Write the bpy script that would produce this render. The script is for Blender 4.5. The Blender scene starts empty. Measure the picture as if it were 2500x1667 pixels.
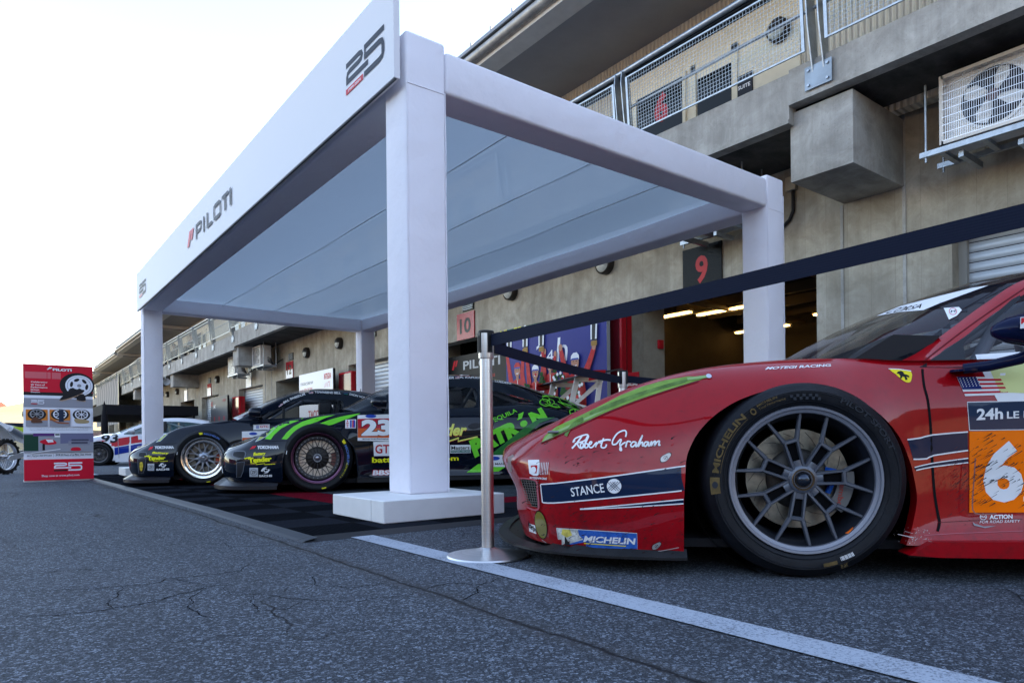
import bpy, bmesh, math, random
import numpy as np
from mathutils import Vector, Matrix
from mathutils.bvhtree import BVHTree
from mathutils.geometry import tessellate_polygon
random.seed(7)
S = bpy.context.scene
COL = S.collection
R = math.radians
# ------------------------------------------------------------------ camera
F = Vector((0.60735, 0.79443, 0)).normalized(); RT = Vector((F.y, -F.x, 0)); Z = Vector((0, 0, 1))
CAM = Vector((0, 0, 0.48))
th = 0.010
rc = RT*math.cos(th) - Z*math.sin(th); uc = RT*math.sin(th) + Z*math.cos(th)
cam = bpy.data.cameras.new('camera'); co = bpy.data.objects.new('camera', cam); COL.objects.link(co)
M = Matrix((rc, uc, -F)).transposed().to_4x4(); M.translation = CAM; co.matrix_world = M
cam.sensor_width = 36; cam.lens = 36*1667/2500; cam.shift_y = 239.0/2500
cam.clip_start = 0.05; cam.clip_end = 3000
S.camera = co
# ------------------------------------------------------------------ sky + sun
SUN_EL, SUN_AZ = R(27), math.atan2(-0.38, 0.92)      # azimuth measured from +X
w = bpy.data.worlds.new('World'); S.world = w; w.use_nodes = True
nt = w.node_tree; nt.nodes.clear()
sky = nt.nodes.new('ShaderNodeTexSky'); sky.sky_type = 'NISHITA'; sky.sun_disc = False
sky.sun_elevation = SUN_EL; sky.sun_rotation = math.pi/2 - SUN_AZ
sky.air_density = 1.0; sky.dust_density = 0.25; sky.ozone_density = 1.2
bg = nt.nodes.new('ShaderNodeBackground'); bg.inputs[1].default_value = 0.15
wo = nt.nodes.new('ShaderNodeOutputWorld')
wbn = nt.nodes.new('ShaderNodeMix'); wbn.data_type = 'RGBA'; wbn.blend_type = 'MULTIPLY'; wbn.inputs[0].default_value = 1.0
wbn.inputs[7].default_value = (1.19, 1.0, .89, 1)      # white balance of the picture
nt.links.new(sky.outputs[0], wbn.inputs[6]); nt.links.new(wbn.outputs[2], bg.inputs[0]); nt.links.new(bg.outputs[0], wo.inputs[0])
sl = bpy.data.lights.new('sun', 'SUN'); sl.energy = 4.0; sl.angle = R(0.5); sl.color = (1.0, 0.86, 0.70)
so = bpy.data.objects.new('sun', sl); COL.objects.link(so)
sd = Vector((math.cos(SUN_EL)*math.cos(SUN_AZ), math.cos(SUN_EL)*math.sin(SUN_AZ), math.sin(SUN_EL)))
so.rotation_euler = sd.to_track_quat('Z', 'Y').to_euler()
S.view_settings.view_transform = 'Standard'; S.view_settings.look = 'None'
S.view_settings.exposure = 2.4; S.view_settings.gamma = 1.0
S.cycles.max_bounces = 8; S.cycles.transparent_max_bounces = 12
# ------------------------------------------------------------------ materials
MATS = {}
def mat(name, col=(.5, .5, .5), rough=.5, metal=0, coat=0, spec=.18, trans=0, alpha=1, emit=None, es=1, var=0, vscale=4, bump=0, bscale=60, crough=.03, sheen=0):
    if name in MATS: return MATS[name]
    m = bpy.data.materials.new(name); m.use_nodes = True; MATS[name] = m
    n = m.node_tree.nodes; l = m.node_tree.links; p = n['Principled BSDF']
    p.inputs['Base Color'].default_value = (*col, 1); p.inputs['Roughness'].default_value = rough
    p.inputs['Metallic'].default_value = metal; p.inputs['Coat Weight'].default_value = coat*.35
    p.inputs['Coat Roughness'].default_value = crough
    p.inputs['Specular IOR Level'].default_value = (0 if coat >= .6 else (spec if metal < .3 else .5)); p.inputs['Alpha'].default_value = alpha
    p.inputs['Transmission Weight'].default_value = trans
    if sheen: p.inputs['Sheen Weight'].default_value = sheen
    if emit: p.inputs['Emission Color'].default_value = (*emit, 1); p.inputs['Emission Strength'].default_value = es
    if var or bump:
        tc = n.new('ShaderNodeTexCoord')
    if var:
        a = n.new('ShaderNodeTexNoise'); a.inputs['Scale'].default_value = vscale; a.inputs['Detail'].default_value = 8; a.inputs['Roughness'].default_value = .65
        l.new(tc.outputs['Object'], a.inputs['Vector'])
        r = n.new('ShaderNodeValToRGB'); r.color_ramp.elements[0].position = .3; r.color_ramp.elements[1].position = .7
        r.color_ramp.elements[0].color = (*[c*(1-var) for c in col], 1); r.color_ramp.elements[1].color = (*[min(1, c*(1+var)) for c in col], 1)
        l.new(a.outputs[0], r.inputs[0]); l.new(r.outputs[0], p.inputs['Base Color'])
    if bump:
        b = n.new('ShaderNodeTexNoise'); b.inputs['Scale'].default_value = bscale; b.inputs['Detail'].default_value = 4
        l.new(tc.outputs['Object'], b.inputs['Vector'])
        bp = n.new('ShaderNodeBump'); bp.inputs['Strength'].default_value = bump; bp.inputs['Distance'].default_value = .01
        l.new(b.outputs[0], bp.inputs['Height']); l.new(bp.outputs[0], p.inputs['Normal'])
    return m
class NG:                                            # tiny node-graph helper
    def __init__(s, name):
        s.m = bpy.data.materials.new(name); s.m.use_nodes = True; MATS[name] = s.m
        s.n = s.m.node_tree.nodes; s.l = s.m.node_tree.links; s.p = s.n['Principled BSDF']; s.p.inputs['Specular IOR Level'].default_value = .12
        s.tc = s.n.new('ShaderNodeTexCoord').outputs['Object']
    def add(s, t, **kw):
        o = s.n.new('ShaderNode'+t)
        for k, v in kw.items():
            if k.startswith('i_'):
                key = k[2:]; key = int(key) if key.isdigit() else key.replace('_', ' ')
                if hasattr(v, 'is_linked') or isinstance(v, bpy.types.NodeSocket): s.l.new(v, o.inputs[key])
                else: o.inputs[key].default_value = v
            else: setattr(o, k, v)
        return o
    def noise(s, scale, detail=6, rough=.6, vec=None, dist=0):
        return s.add('TexNoise', i_Scale=scale, i_Detail=detail, i_Roughness=rough, i_Vector=vec or s.tc, i_Distortion=dist).outputs[0]
    def math(s, op, a, b=0.0, c=None, clamp=False):
        o = s.add('Math', operation=op, use_clamp=clamp)
        for i, x in enumerate((a, b) if c is None else (a, b, c)):
            if isinstance(x, (int, float)): o.inputs[i].default_value = x
            else: s.l.new(x, o.inputs[i])
        return o.outputs[0]
    def ramp(s, fac, stops):
        r = s.add('ValToRGB', i_0=fac); e = r.color_ramp.elements
        while len(e) < len(stops): e.new(.5)
        for q, (p, c) in zip(e, stops): q.position = p; q.color = (*c, 1) if len(c) == 3 else c
        return r.outputs[0]
    def mix(s, f, a, b, mode='MIX'):
        o = s.add('Mix', data_type='RGBA', blend_type=mode)
        for k, x in ((0, f), (6, a), (7, b)):
            if isinstance(x, (int, float)): o.inputs[k].default_value = x
            elif isinstance(x, tuple): o.inputs[k].default_value = (*x, 1)
            else: s.l.new(x, o.inputs[k])
        return o.outputs[2]
    def xyz(s):
        o = s.add('SeparateXYZ', i_0=s.tc); return o.outputs
    def map(s, scale, loc=(0, 0, 0), rot=(0, 0, 0)):
        return s.add('Mapping', i_Vector=s.tc, i_Scale=scale, i_Location=loc, i_Rotation=rot).outputs[0]
    def bump(s, h, st=.5, d=.01, prev=None):
        b = s.add('Bump', i_Strength=st, i_Distance=d, i_Height=h)
        if prev: s.l.new(prev, b.inputs['Normal'])
        return b.outputs[0]
    def out(s, col=None, rough=None, normal=None, **kw):
        for k, v in (('Base Color', col), ('Roughness', rough), ('Normal', normal), *[(a.replace('_', ' '), b) for a, b in kw.items()]):
            if v is None: continue
            if isinstance(v, tuple): s.p.inputs[k].default_value = (*v, 1)
            elif isinstance(v, (int, float)): s.p.inputs[k].default_value = v
            else: s.l.new(v, s.p.inputs[k])
        return s.m
# asphalt: aggregate speckle, wide stains, long seam at x=1.11 and a web of cracks
def make_asphalt():
    g = NG('asphalt'); x, y, z = g.xyz()
    big = g.noise(.5, 5); mid = g.noise(6, 6, .7)
    v = g.add('TexVoronoi', i_Scale=150.0, i_Vector=g.tc); sp = v.outputs['Color']
    spv = g.add('SeparateColor', i_0=sp).outputs[0]
    fine = g.noise(240, 3, .6)
    base = g.ramp(big, [(.32, (.040, .045, .053)), (.5, (.057, .063, .073)), (.7, (.080, .086, .098))])
    c = g.mix(g.math('MULTIPLY', g.ramp(mid, [(.35, (0, 0, 0)), (.75, (1, 1, 1))]), .5), base, (.066, .070, .080))
    c = g.mix(g.math('MULTIPLY', g.math('POWER', spv, 3.5), .95), c, (.30, .34, .40))
    c = g.mix(g.math('MULTIPLY', g.ramp(fine, [(.38, (1, 1, 1)), (.56, (0, 0, 0))]), .9), c, (.009, .012, .017))
    # seam
    wob = g.math('MULTIPLY', g.math('SUBTRACT', g.noise(3.0, 6, .7), .5), .07)
    d = g.math('ABSOLUTE', g.math('SUBTRACT', g.math('ADD', x, wob), 1.105))
    wdt = g.math('MULTIPLY', g.noise(9, 4), .022)
    seam = g.math('SUBTRACT', 1.0, g.math('DIVIDE', d, wdt), clamp=True)
    halo = g.math('SUBTRACT', 1.0, g.math('DIVIDE', d, .07), clamp=True)
    # cracks: cell edges of a distorted voronoi
    nz = g.add('TexNoise', i_Scale=2.2, i_Detail=5.0, i_Vector=g.tc).outputs['Color']
    vec = g.add('VectorMath', operation='MULTIPLY_ADD', i_0=nz, i_1=(.55, .55, 0), i_2=g.tc).outputs[0]
    vc = g.add('TexVoronoi', feature='DISTANCE_TO_EDGE', i_Scale=.85, i_Vector=vec).outputs['Distance']
    msk = g.ramp(g.noise(.55, 2), [(.47, (0, 0, 0)), (.56, (1, 1, 1))])
    crack = g.math('MULTIPLY', g.math('SUBTRACT', 1.0, g.math('DIVIDE', vc, g.math('MULTIPLY', g.noise(14, 3), .011)), clamp=True), msk)
    vc2 = g.add('TexVoronoi', feature='DISTANCE_TO_EDGE', i_Scale=2.6, i_Vector=vec).outputs['Distance']
    msk2 = g.ramp(g.noise(.8, 2, vec=g.map((1, 1, 1), (5, 3, 0))), [(.54, (0, 0, 0)), (.62, (1, 1, 1))])
    crack2 = g.math('MULTIPLY', g.math('SUBTRACT', 1.0, g.math('DIVIDE', vc2, .012), clamp=True), g.math('MULTIPLY', msk2, .6))
    k = g.math('MAXIMUM', g.math('MAXIMUM', seam, crack), crack2)
    c = g.mix(g.math('MULTIPLY', halo, .45), c, (.060, .055, .052))
    c = g.mix(g.math('MULTIPLY', k, .92), c, (.012, .012, .014))
    blot = g.ramp(g.noise(1.7, 7, .75, vec=g.map((1, .55, 1), (9, 4, 0))), [(.55, (0, 0, 0)), (.68, (1, 1, 1))])
    c = g.mix(g.math('MULTIPLY', blot, .38), c, (.030, .031, .034))
    tr = g.ramp(g.noise(.9, 3, .5, vec=g.map((3.0, .07, 1), (2, 8, 0))), [(.56, (0, 0, 0)), (.70, (1, 1, 1))])
    c = g.mix(g.math('MULTIPLY', tr, .30), c, (.036, .037, .042))
    h = g.math('SUBTRACT', g.math('ADD', g.math('MULTIPLY', fine, .6), g.math('MULTIPLY', spv, .25)), g.math('MULTIPLY', k, 2.0))
    return g.out(c, .82, g.bump(h, .9, .006))
def make_paint(name, col, wear=.25, sc=150, bg=(.075, .073, .072)):
    g = NG(name)
    f = g.noise(sc, 3, .7); m = g.noise(5, 5, .7)
    k = g.math('MULTIPLY', g.ramp(g.math('ADD', g.math('MULTIPLY', f, .7), g.math('MULTIPLY', m, .3)), [(.36, (1, 1, 1)), (.5, (0, 0, 0))]), wear, clamp=True)
    return g.out(g.mix(k, col, bg), .75, g.bump(f, .6, .004))
def make_concrete(name, c1, c2, boards=True, stain=.5, vs=3.0):
    g = NG(name); x, y, z = g.xyz()
    n1 = g.noise(vs, 9, .7, dist=.6); n2 = g.noise(1.0, 6, .65, vec=g.map((1, 2.6, .18), (3, 1, 2)))
    n3 = g.noise(40, 4, .7)
    c = g.ramp(n1, [(.3, c1), (.68, c2)])
    c = g.mix(g.math('MULTIPLY', g.ramp(n2, [(.42, (0, 0, 0)), (.72, (1, 1, 1))]), stain), c, tuple(q*.42 for q in c1))
    c = g.mix(g.math('MULTIPLY', g.ramp(n3, [(.60, (0, 0, 0)), (.70, (1, 1, 1))]), .5), c, tuple(q*.45 for q in c1))
    n4 = g.noise(7, 6, .75, dist=1.5, vec=g.map((1, 1, 1), (7, 7, 7))); c = g.mix(g.math('MULTIPLY', g.ramp(n4, [(.52, (0, 0, 0)), (.70, (1, 1, 1))]), .18), c, tuple(min(.9, q*1.2) for q in c2))
    n5 = g.noise(1.1, 3, .5, vec=g.map((1, 1, 1), (17, 2, 5))); c = g.mix(g.math('MULTIPLY', g.ramp(n5, [(.40, (1, 1, 1)), (.55, (0, 0, 0))]), .35), c, tuple(q*.62 for q in c1))
    h = g.math('ADD', g.math('MULTIPLY', n1, .5), g.math('MULTIPLY', n3, .2))
    nm = g.bump(h, .35, .02)
    if boards:
        by = g.math('FRACT', g.math('MULTIPLY', y, 3.2)); ln = g.math('LESS_THAN', by, .02)
        cell = g.math('FLOOR', g.math('MULTIPLY', y, 3.2)); wn = g.add('TexWhiteNoise', noise_dimensions='1D'); g.l.new(cell, wn.inputs['W'])
        c = g.mix(g.math('MULTIPLY', wn.outputs[0], .22), c, tuple(q*.6 for q in c1))
        c = g.mix(g.math('MULTIPLY', ln, .35), c, tuple(q*.5 for q in c1))
    return g.out(c, .85, nm)
ASPH = make_asphalt()
CONC = make_concrete('wall_concrete', (.33, .292, .225), (.56, .515, .42))
CONC2 = make_concrete('slab_concrete', (.30, .29, .262), (.54, .53, .495), boards=False, stain=.6, vs=2.6)
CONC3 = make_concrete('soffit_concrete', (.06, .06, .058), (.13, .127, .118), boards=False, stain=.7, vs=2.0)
LINE = make_paint('line_paint', (.36, .40, .46), .8, bg=(.05, .058, .072))
def make_car_paint(name, col, dirt=0, dcol=(.03, .02, .02), fl=0, rough=.35, coat=.8):
    g = NG(name); c = col
    if dirt:
        n = g.noise(3.2, 9, .75); f = g.noise(28, 5, .8); sc = g.noise(55, 3, .7, vec=g.map((.35, 1, 1.6), rot=(0, .5, 0)))
        x, y, z = g.xyz()
        low = g.ramp(z, [(.05, (1, 1, 1)), (.75, (.28, .28, .28))])
        k = g.math('MULTIPLY', g.ramp(g.math('ADD', g.math('MULTIPLY', n, .5), g.math('MULTIPLY', f, .5)), [(.48, (0, 0, 0)), (.72, (1, 1, 1))]), low)
        k2 = g.math('MULTIPLY', g.ramp(sc, [(.66, (0, 0, 0)), (.74, (1, 1, 1))]), g.ramp(g.noise(5, 3), [(.5, (0, 0, 0)), (.6, (.8, .8, .8))]))
        kk = g.math('MULTIPLY', g.math('MAXIMUM', k, k2), dirt, clamp=True)
        c = g.mix(kk, col, dcol)
        rg = g.math('ADD', g.math('MULTIPLY', kk, .4), rough)
        g.p.inputs['Specular IOR Level'].default_value = .05
        g.out(c, rg, None, Coat_Roughness=g.math('ADD', g.math('MULTIPLY', kk, .35), .035), Coat_Weight=float(coat))
        return g.m
    g.p.inputs['Specular IOR Level'].default_value = 0
    return g.out(c, rough, None, Coat_Weight=float(coat), Coat_Roughness=.03)
# ------------------------------------------------------------------ objects
def tag(o, label=None, cat=None, group=None, kind=None):
    if label: o['label'] = label
    if cat: o['category'] = cat
    if group: o['group'] = group
    if kind: o['kind'] = kind
    return o
def empty(name, loc=(0, 0, 0), rz=0, **kw):
    o = bpy.data.objects.new(name, None); COL.objects.link(o); o.location = loc; o.rotation_euler = (0, 0, rz)
    o.empty_display_size = .1
    return tag(o, **kw)
def copy_tree(o, parent=None):
    c = o.copy(); COL.objects.link(c); c.parent = parent
    for ch in list(o.children): copy_tree(ch, c)
    return c
class MB:
    def __init__(s): s.v = []; s.f = []; s.m = []; s.mats = []
    def mi(s, m):
        if m not in s.mats: s.mats.append(m)
        return s.mats.index(m)
    def add(s, vs, fs, m):
        b = len(s.v); s.v += [tuple(v) for v in vs]; k = s.mi(m)
        for f in fs: s.f.append(tuple(b+i for i in f)); s.m.append(k)
        return s
    def box(s, x0, x1, y0, y1, z0, z1, m, rot=None, at=None):
        vs = [(x, y, z) for x in (x0, x1) for y in (y0, y1) for z in (z0, z1)]
        if rot: vs = [rot @ Vector(v) for v in vs]
        if at: vs = [Vector(v)+Vector(at) for v in vs]
        return s.add(vs, [(0, 1, 3, 2), (4, 6, 7, 5), (0, 4, 5, 1), (2, 3, 7, 6), (0, 2, 6, 4), (1, 5, 7, 3)], m)
    def rbox(s, x0, x1, y0, y1, z0, z1, m, r=.02, seg=3):   # box with edges rounded by bmesh bevel
        bm = bmesh.new(); bmesh.ops.create_cube(bm, size=1)
        for v in bm.verts: v.co = Vector(((x0+x1)/2+v.co.x*(x1-x0), (y0+y1)/2+v.co.y*(y1-y0), (z0+z1)/2+v.co.z*(z1-z0)))
        bmesh.ops.bevel(bm, geom=bm.edges[:], offset=r, segments=seg, profile=.5, affect='EDGES')
        bm.verts.index_update()
        s.add([v.co[:] for v in bm.verts], [[v.index for v in f.verts] for f in bm.faces], m); bm.free(); return s
    def tube(s, pts, r, m, n=10, cap=True, flat=None):
        pts = [Vector(p) for p in pts]; rs = r if isinstance(r, (list, tuple)) else [r]*len(pts)
        vs = []; fs = []; up = None
        for i, p in enumerate(pts):
            t = (pts[min(i+1, len(pts)-1)] - pts[max(i-1, 0)]).normalized()
            if up is None: up = t.orthogonal().normalized()
            up = (up - t*up.dot(t)).normalized(); sd_ = t.cross(up)
            for k in range(n):
                a = 2*math.pi*k/n; vs.append(p + (up*math.cos(a) + sd_*math.sin(a))*rs[i])
            if i:
                for k in range(n): fs.append(((i-1)*n+k, (i-1)*n+(k+1) % n, i*n+(k+1) % n, i*n+k))
        if cap: fs += [tuple(range(n))[::-1], tuple(range((len(pts)-1)*n, len(pts)*n))]
        return s.add(vs, fs, m)
    def lathe(s, prof, m, n=32, c=(0, 0, 0), axis='Y', a0=0, a1=2*math.pi, mats=None):
        full = abs(a1-a0-2*math.pi) < 1e-6; k = n if full else n+1
        vs = []
        for (r, h) in prof:
            for i in range(k):
                a = a0+(a1-a0)*i/n; ca, sa = r*math.cos(a), r*math.sin(a)
                p = (ca, h, sa) if axis == 'Y' else ((ca, sa, h) if axis == 'Z' else (h, ca, sa))
                vs.append((p[0]+c[0], p[1]+c[1], p[2]+c[2]))
        for j in range(len(prof)-1):
            fs = []
            for i in range(n):
                q = (i+1) % k
                fs.append((j*k+i, j*k+q, (j+1)*k+q, (j+1)*k+i))
            if j == 0: b = len(s.v); s.v += vs
            kk = s.mi(mats[j] if mats else m)
            for f in fs: s.f.append(tuple(b+i for i in f)); s.m.append(kk)
        return s
    def prism(s, poly, y0, y1, m, plane='XZ', inset=0):      # 2D polygon pulled along the third axis
        def P(a, b, c): return {'XZ': (a, c, b), 'XY': (a, b, c), 'YZ': (c, a, b)}[plane]
        n = len(poly); vs = [P(a, b, y0) for a, b in poly] + [P(a, b, y1) for a, b in poly]
        tr = tessellate_polygon([[Vector((a, b, 0)) for a, b in poly]])
        fs = [t for t in tr] + [tuple(n+i for i in t[::-1]) for t in tr]
        fs += [(i, (i+1) % n, n+(i+1) % n, n+i) for i in range(n)]
        return s.add(vs, fs, m)
    def build(s, name, parent=None, smooth=30, loc=None, **kw):
        me = bpy.data.meshes.new(name); me.from_pydata([tuple(v) for v in s.v], [], s.f)
        for m in s.mats: me.materials.append(m)
        me.polygons.foreach_set('material_index', s.m)
        bm = bmesh.new(); bm.from_mesh(me); bmesh.ops.recalc_face_normals(bm, faces=bm.faces); bm.to_mesh(me); bm.free()
        if smooth: me.shade_smooth(); me.set_sharp_from_angle(angle=R(smooth))
        o = bpy.data.objects.new(name, me); COL.objects.link(o); o.parent = parent
        if loc: o.location = loc
        return tag(o, **kw)
# ------------------------------------------------------------------ flat artwork laid on a plane or a curved body
_TX = {}
def text_mesh(t, bold=0.0):
    k = (t, bold)
    if k in _TX: return _TX[k]
    cu = bpy.data.curves.new('t', 'FONT'); cu.body = t; cu.size = 1; cu.offset = bold; cu.resolution_u = 3
    o = bpy.data.objects.new('t', cu); COL.objects.link(o)
    dg = bpy.context.evaluated_depsgraph_get(); dg.update()
    me = o.evaluated_get(dg).to_mesh()
    vs = [(v.co.x, v.co.y) for v in me.vertices]; fs = [tuple(p.vertices) for p in me.polygons]
    o.evaluated_get(dg).to_mesh_clear(); bpy.data.objects.remove(o); bpy.data.curves.remove(cu)
    xs = [v[0] for v in vs]; ys = [v[1] for v in vs]
    x0, x1, y0, y1 = min(xs), max(xs), min(ys), max(ys)
    _TX[k] = ([((x-x0)/(x1-x0), (y-y0)/(y1-y0)) for x, y in vs], fs, (x1-x0)/(y1-y0)); return _TX[k]
def crm(pts, n=6, closed=False):                          # Catmull-Rom through 2D/3D points
    P = [np.array(p, float) for p in pts]; out = []
    N = len(P)
    for i in range(N if closed else N-1):
        a, b, c, d = (P[(i-1) % N], P[i], P[(i+1) % N], P[(i+2) % N]) if closed else (P[max(i-1, 0)], P[i], P[i+1], P[min(i+2, N-1)])
        for k in range(n):
            t = k/n; out.append(.5*((2*b)+(c-a)*t+(2*a-5*b+4*c-d)*t*t+(3*b-3*c+d-a)*t**3))
    if not closed: out.append(P[-1])
    return [tuple(o) for o in out]
class Art:
    def __init__(s, fn, cell=None, off=.001, step=.0004): s.fn = fn; s.cell = cell; s.off = off; s.step = step; s.mb = MB()
    def raw(s, vs, fs, m):
        if s.cell:
            bm = bmesh.new(); bv = [bm.verts.new((x, y, 0)) for x, y in vs]
            for f in fs:
                try: bm.faces.new([bv[i] for i in f])
                except ValueError: pass
            xs = [v[0] for v in vs]; ys = [v[1] for v in vs]; c = s.cell
            for k in range(math.floor(min(xs)/c)+1, math.ceil(max(xs)/c)):
                bmesh.ops.bisect_plane(bm, geom=bm.verts[:]+bm.edges[:]+bm.faces[:], plane_co=(k*c, 0, 0), plane_no=(1, 0, 0))
            for k in range(math.floor(min(ys)/c)+1, math.ceil(max(ys)/c)):
                bmesh.ops.bisect_plane(bm, geom=bm.verts[:]+bm.edges[:]+bm.faces[:], plane_co=(0, k*c, 0), plane_no=(0, 1, 0))
            bm.verts.index_update(); vs = [(v.co.x, v.co.y) for v in bm.verts]; fs = [tuple(v.index for v in f.verts) for f in bm.faces]; bm.free()
        pts = [s.fn(x, y, s.off) for x, y in vs]; s.off += s.step
        ok = [p is not None for p in pts]
        s.mb.add([p if p is not None else (0, 0, 0) for p in pts], [f for f in fs if all(ok[i] for i in f)], m)
        return s
    def poly(s, pts, m, smooth=0):
        if smooth: pts = crm(pts, smooth, True)
        tr = tessellate_polygon([[Vector((p[0], p[1], 0)) for p in pts]])
        return s.raw([(p[0], p[1]) for p in pts], [t for t in tr], m)
    def rect(s, x0, y0, x1, y1, m): return s.poly([(x0, y0), (x1, y0), (x1, y1), (x0, y1)], m)
    def rrect(s, x0, y0, x1, y1, r, m):
        p = []
        for cx, cy, a in ((x1-r, y1-r, 0), (x0+r, y1-r, 90), (x0+r, y0+r, 180), (x1-r, y0+r, 270)):
            p += [(cx+r*math.cos(R(a+d)), cy+r*math.sin(R(a+d))) for d in (0, 30, 60, 90)]
        return s.poly(p, m)
    def ell(s, cx, cy, rx, ry, m, n=20, rot=0): return s.poly([(cx+rx*math.cos(2*math.pi*i/n)*math.cos(rot)-ry*math.sin(2*math.pi*i/n)*math.sin(rot), cy+rx*math.cos(2*math.pi*i/n)*math.sin(rot)+ry*math.sin(2*math.pi*i/n)*math.cos(rot)) for i in range(n)], m)
    def ring(s, cx, cy, r0, r1, m, n=24, a0=0, a1=360, ky=1):
        vs = []; fs = []
        for i in range(n+1):
            a = R(a0+(a1-a0)*i/n)
            vs += [(cx+r0*math.cos(a), cy+ky*r0*math.sin(a)), (cx+r1*math.cos(a), cy+ky*r1*math.sin(a))]
            if i: fs.append((2*i-2, 2*i-1, 2*i+1, 2*i))
        return s.raw(vs, fs, m)
    def line(s, pts, wd, m, smooth=0, closed=False):
        if smooth: pts = crm(pts, smooth, closed)
        if closed: pts = list(pts)+[pts[0]]
        vs = []; fs = []; n = len(pts)
        for i in range(n):
            a = pts[max(i-1, 0)]; b = pts[min(i+1, n-1)]
            dx, dy = b[0]-a[0], b[1]-a[1]; L = math.hypot(dx, dy) or 1e-9
            ww = wd[0]+(wd[1]-wd[0])*i/(n-1) if isinstance(wd, tuple) else wd
            nx, ny = -dy/L*ww/2, dx/L*ww/2
            vs += [(pts[i][0]+nx, pts[i][1]+ny), (pts[i][0]-nx, pts[i][1]-ny)]
            if i: fs.append((2*i-2, 2*i-1, 2*i+1, 2*i))
        return s.raw(vs, fs, m)
    def text(s, t, x0, y0, x1, y1, m, bold=.02, dy=0, shear=0, q=None, outline=None, keep=False):
        vs, fs, asp = text_mesh(t, bold)                  # text box fitted to the rectangle; dy = rise to the right
        if keep: x1 = x0+(y1-y0)*asp
        if q: bl, br, tr_, tl = q
        else: bl, br, tr_, tl = (x0, y0), (x1, y0+dy), (x1+shear, y1+dy), (x0+shear, y1)
        def P(u, v): return tuple((1-u)*(1-v)*bl[i]+u*(1-v)*br[i]+u*v*tr_[i]+(1-u)*v*tl[i] for i in (0, 1))
        if outline:
            v2, f2, _ = text_mesh(t, bold+outline[1]); e = outline[1]*.9
            s.raw([P(-e/asp+u*(1+2*e/asp), -e+v*(1+2*e)) for u, v in v2], f2, outline[0])
        return s.raw([P(u, v) for u, v in vs], fs, m)
    def build(s, name, parent=None, **kw): return s.mb.build(name, parent, smooth=60, **kw)
def plane_fn(o, ux, uy, n):
    o, ux, uy, n = Vector(o), Vector(ux), Vector(uy), Vector(n)
    return lambda x, y, f: tuple(o+ux*x+uy*y+n*f)
# common materials
WHITE = mat('white_vinyl', (.78, .78, .80), .35); BLACKV = mat('black_vinyl', (.012, .012, .014), .35)
REDV = mat('red_print', (.55, .012, .022), .4); NAVY = mat('navy_print', (.012, .022, .06), .35)
BLUEV = mat('blue_print', (.02, .06, .36), .4); YEL = mat('yellow_print', (.80, .72, .02), .4)
GREY = mat('grey_print', (.28, .28, .30), .5); INK = mat('dark_ink', (.028, .032, .045), .5)
STEEL = mat('brushed_steel', (.56, .55, .53), .27, 1, var=.12, vscale=14); ALU = mat('aluminium', (.62, .62, .64), .3, 1)
GALV = mat('galvanised_steel', (.34, .38, .42), .42, .75, var=.22, vscale=9)
BLK = mat('black_rubber', (.014, .014, .016), .55, bump=.15, bscale=200); BPL = mat('black_plastic', (.02, .02, .022), .4)
DARK = mat('dark_interior', (.012, .012, .014), .8)
def gz(y): return -.0085*(min(max(y, 5), 60)-5)
# ================================================================== SETTING
def sheet(name, pts_xy, z, m, ny=None, **kw):
    pass
mb = MB(); ys = [-300, -30, 5] + [5+5*i for i in range(1, 12)] + [90, 200, 900]
xs = [-900, -60, 10.0, 60, 400]
vs = [(x, y, gz(y)) for y in ys for x in xs]; nx = len(xs)
mb.add(vs, [(j*nx+i, j*nx+i+1, (j+1)*nx+i+1, (j+1)*nx+i) for j in range(len(ys)-1) for i in range(nx-1)], ASPH)
mb.build('asphalt_ground', smooth=0, kind='structure')
def strip(name, x0, x1, y0, y1, m, dz=.004, **kw):
    mb = MB(); yy = [y0] + [q for q in ys if y0 < q < y1] + [y1]
    mb.add([(x, y, gz(y)+dz) for y in yy for x in (x0, x1)], [(2*i, 2*i+1, 2*i+3, 2*i+2) for i in range(len(yy)-1)], m)
    return mb.build(name, smooth=0, **kw)
strip('painted_line', 1.42, 1.54, -3, 3.25, LINE, kind='structure')
strip('painted_line', 1.42, 1.54, 13.2, 30, LINE, kind='structure')
# hills beyond the end of the paddock (and unseen hills behind the camera, added for the bodywork's reflections)
g = NG('dry_grass'); n1 = g.noise(.05, 8, .7); n2 = g.noise(2.5, 6, .8)
DRY = g.out(g.mix(g.ramp(n2, [(.4, (0, 0, 0)), (.7, (.5, .5, .5))]), g.ramp(n1, [(.35, (.36, .27, .15)), (.6, (.46, .36, .20)), (.75, (.12, .11, .07))]), (.20, .16, .09)), .95, g.bump(n2, .6, .05))
def hill(name, cx, cy, rx, ry, h, seed, m=None):
    rnd = random.Random(seed); ph = [rnd.uniform(0, 6.3) for _ in range(6)]
    mb = MB(); N = 40; vs = []
    for j in range(N+1):
        for i in range(N+1):
            u, v = i/N*2-1, j/N*2-1; r = min(1, math.hypot(u, v))
            e = (math.cos(r*math.pi)+1)/2
            wob = 1+.18*math.sin(3*u*2+ph[0])+.15*math.sin(4*v+ph[1])+.08*math.sin(9*u+5*v+ph[2])
            vs.append((cx+u*rx, cy+v*ry, -1.2+h*e*wob))
    mb.add(vs, [(j*(N+1)+i, j*(N+1)+i+1, (j+1)*(N+1)+i+1, (j+1)*(N+1)+i) for j in range(N) for i in range(N)], m or DRY)
    return mb.build(name, smooth=80, kind='structure')
hill('dry_hill', 40, 330, 170, 190, 17, 3)
hill('dry_hill', -150, 330, 200, 170, 14, 5)
g = NG('reflection_oak_scrub'); x, y, z = g.xyz(); zz = g.math('ADD', z, g.math('MULTIPLY', g.noise(.03, 6, .7), 22.0))
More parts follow.
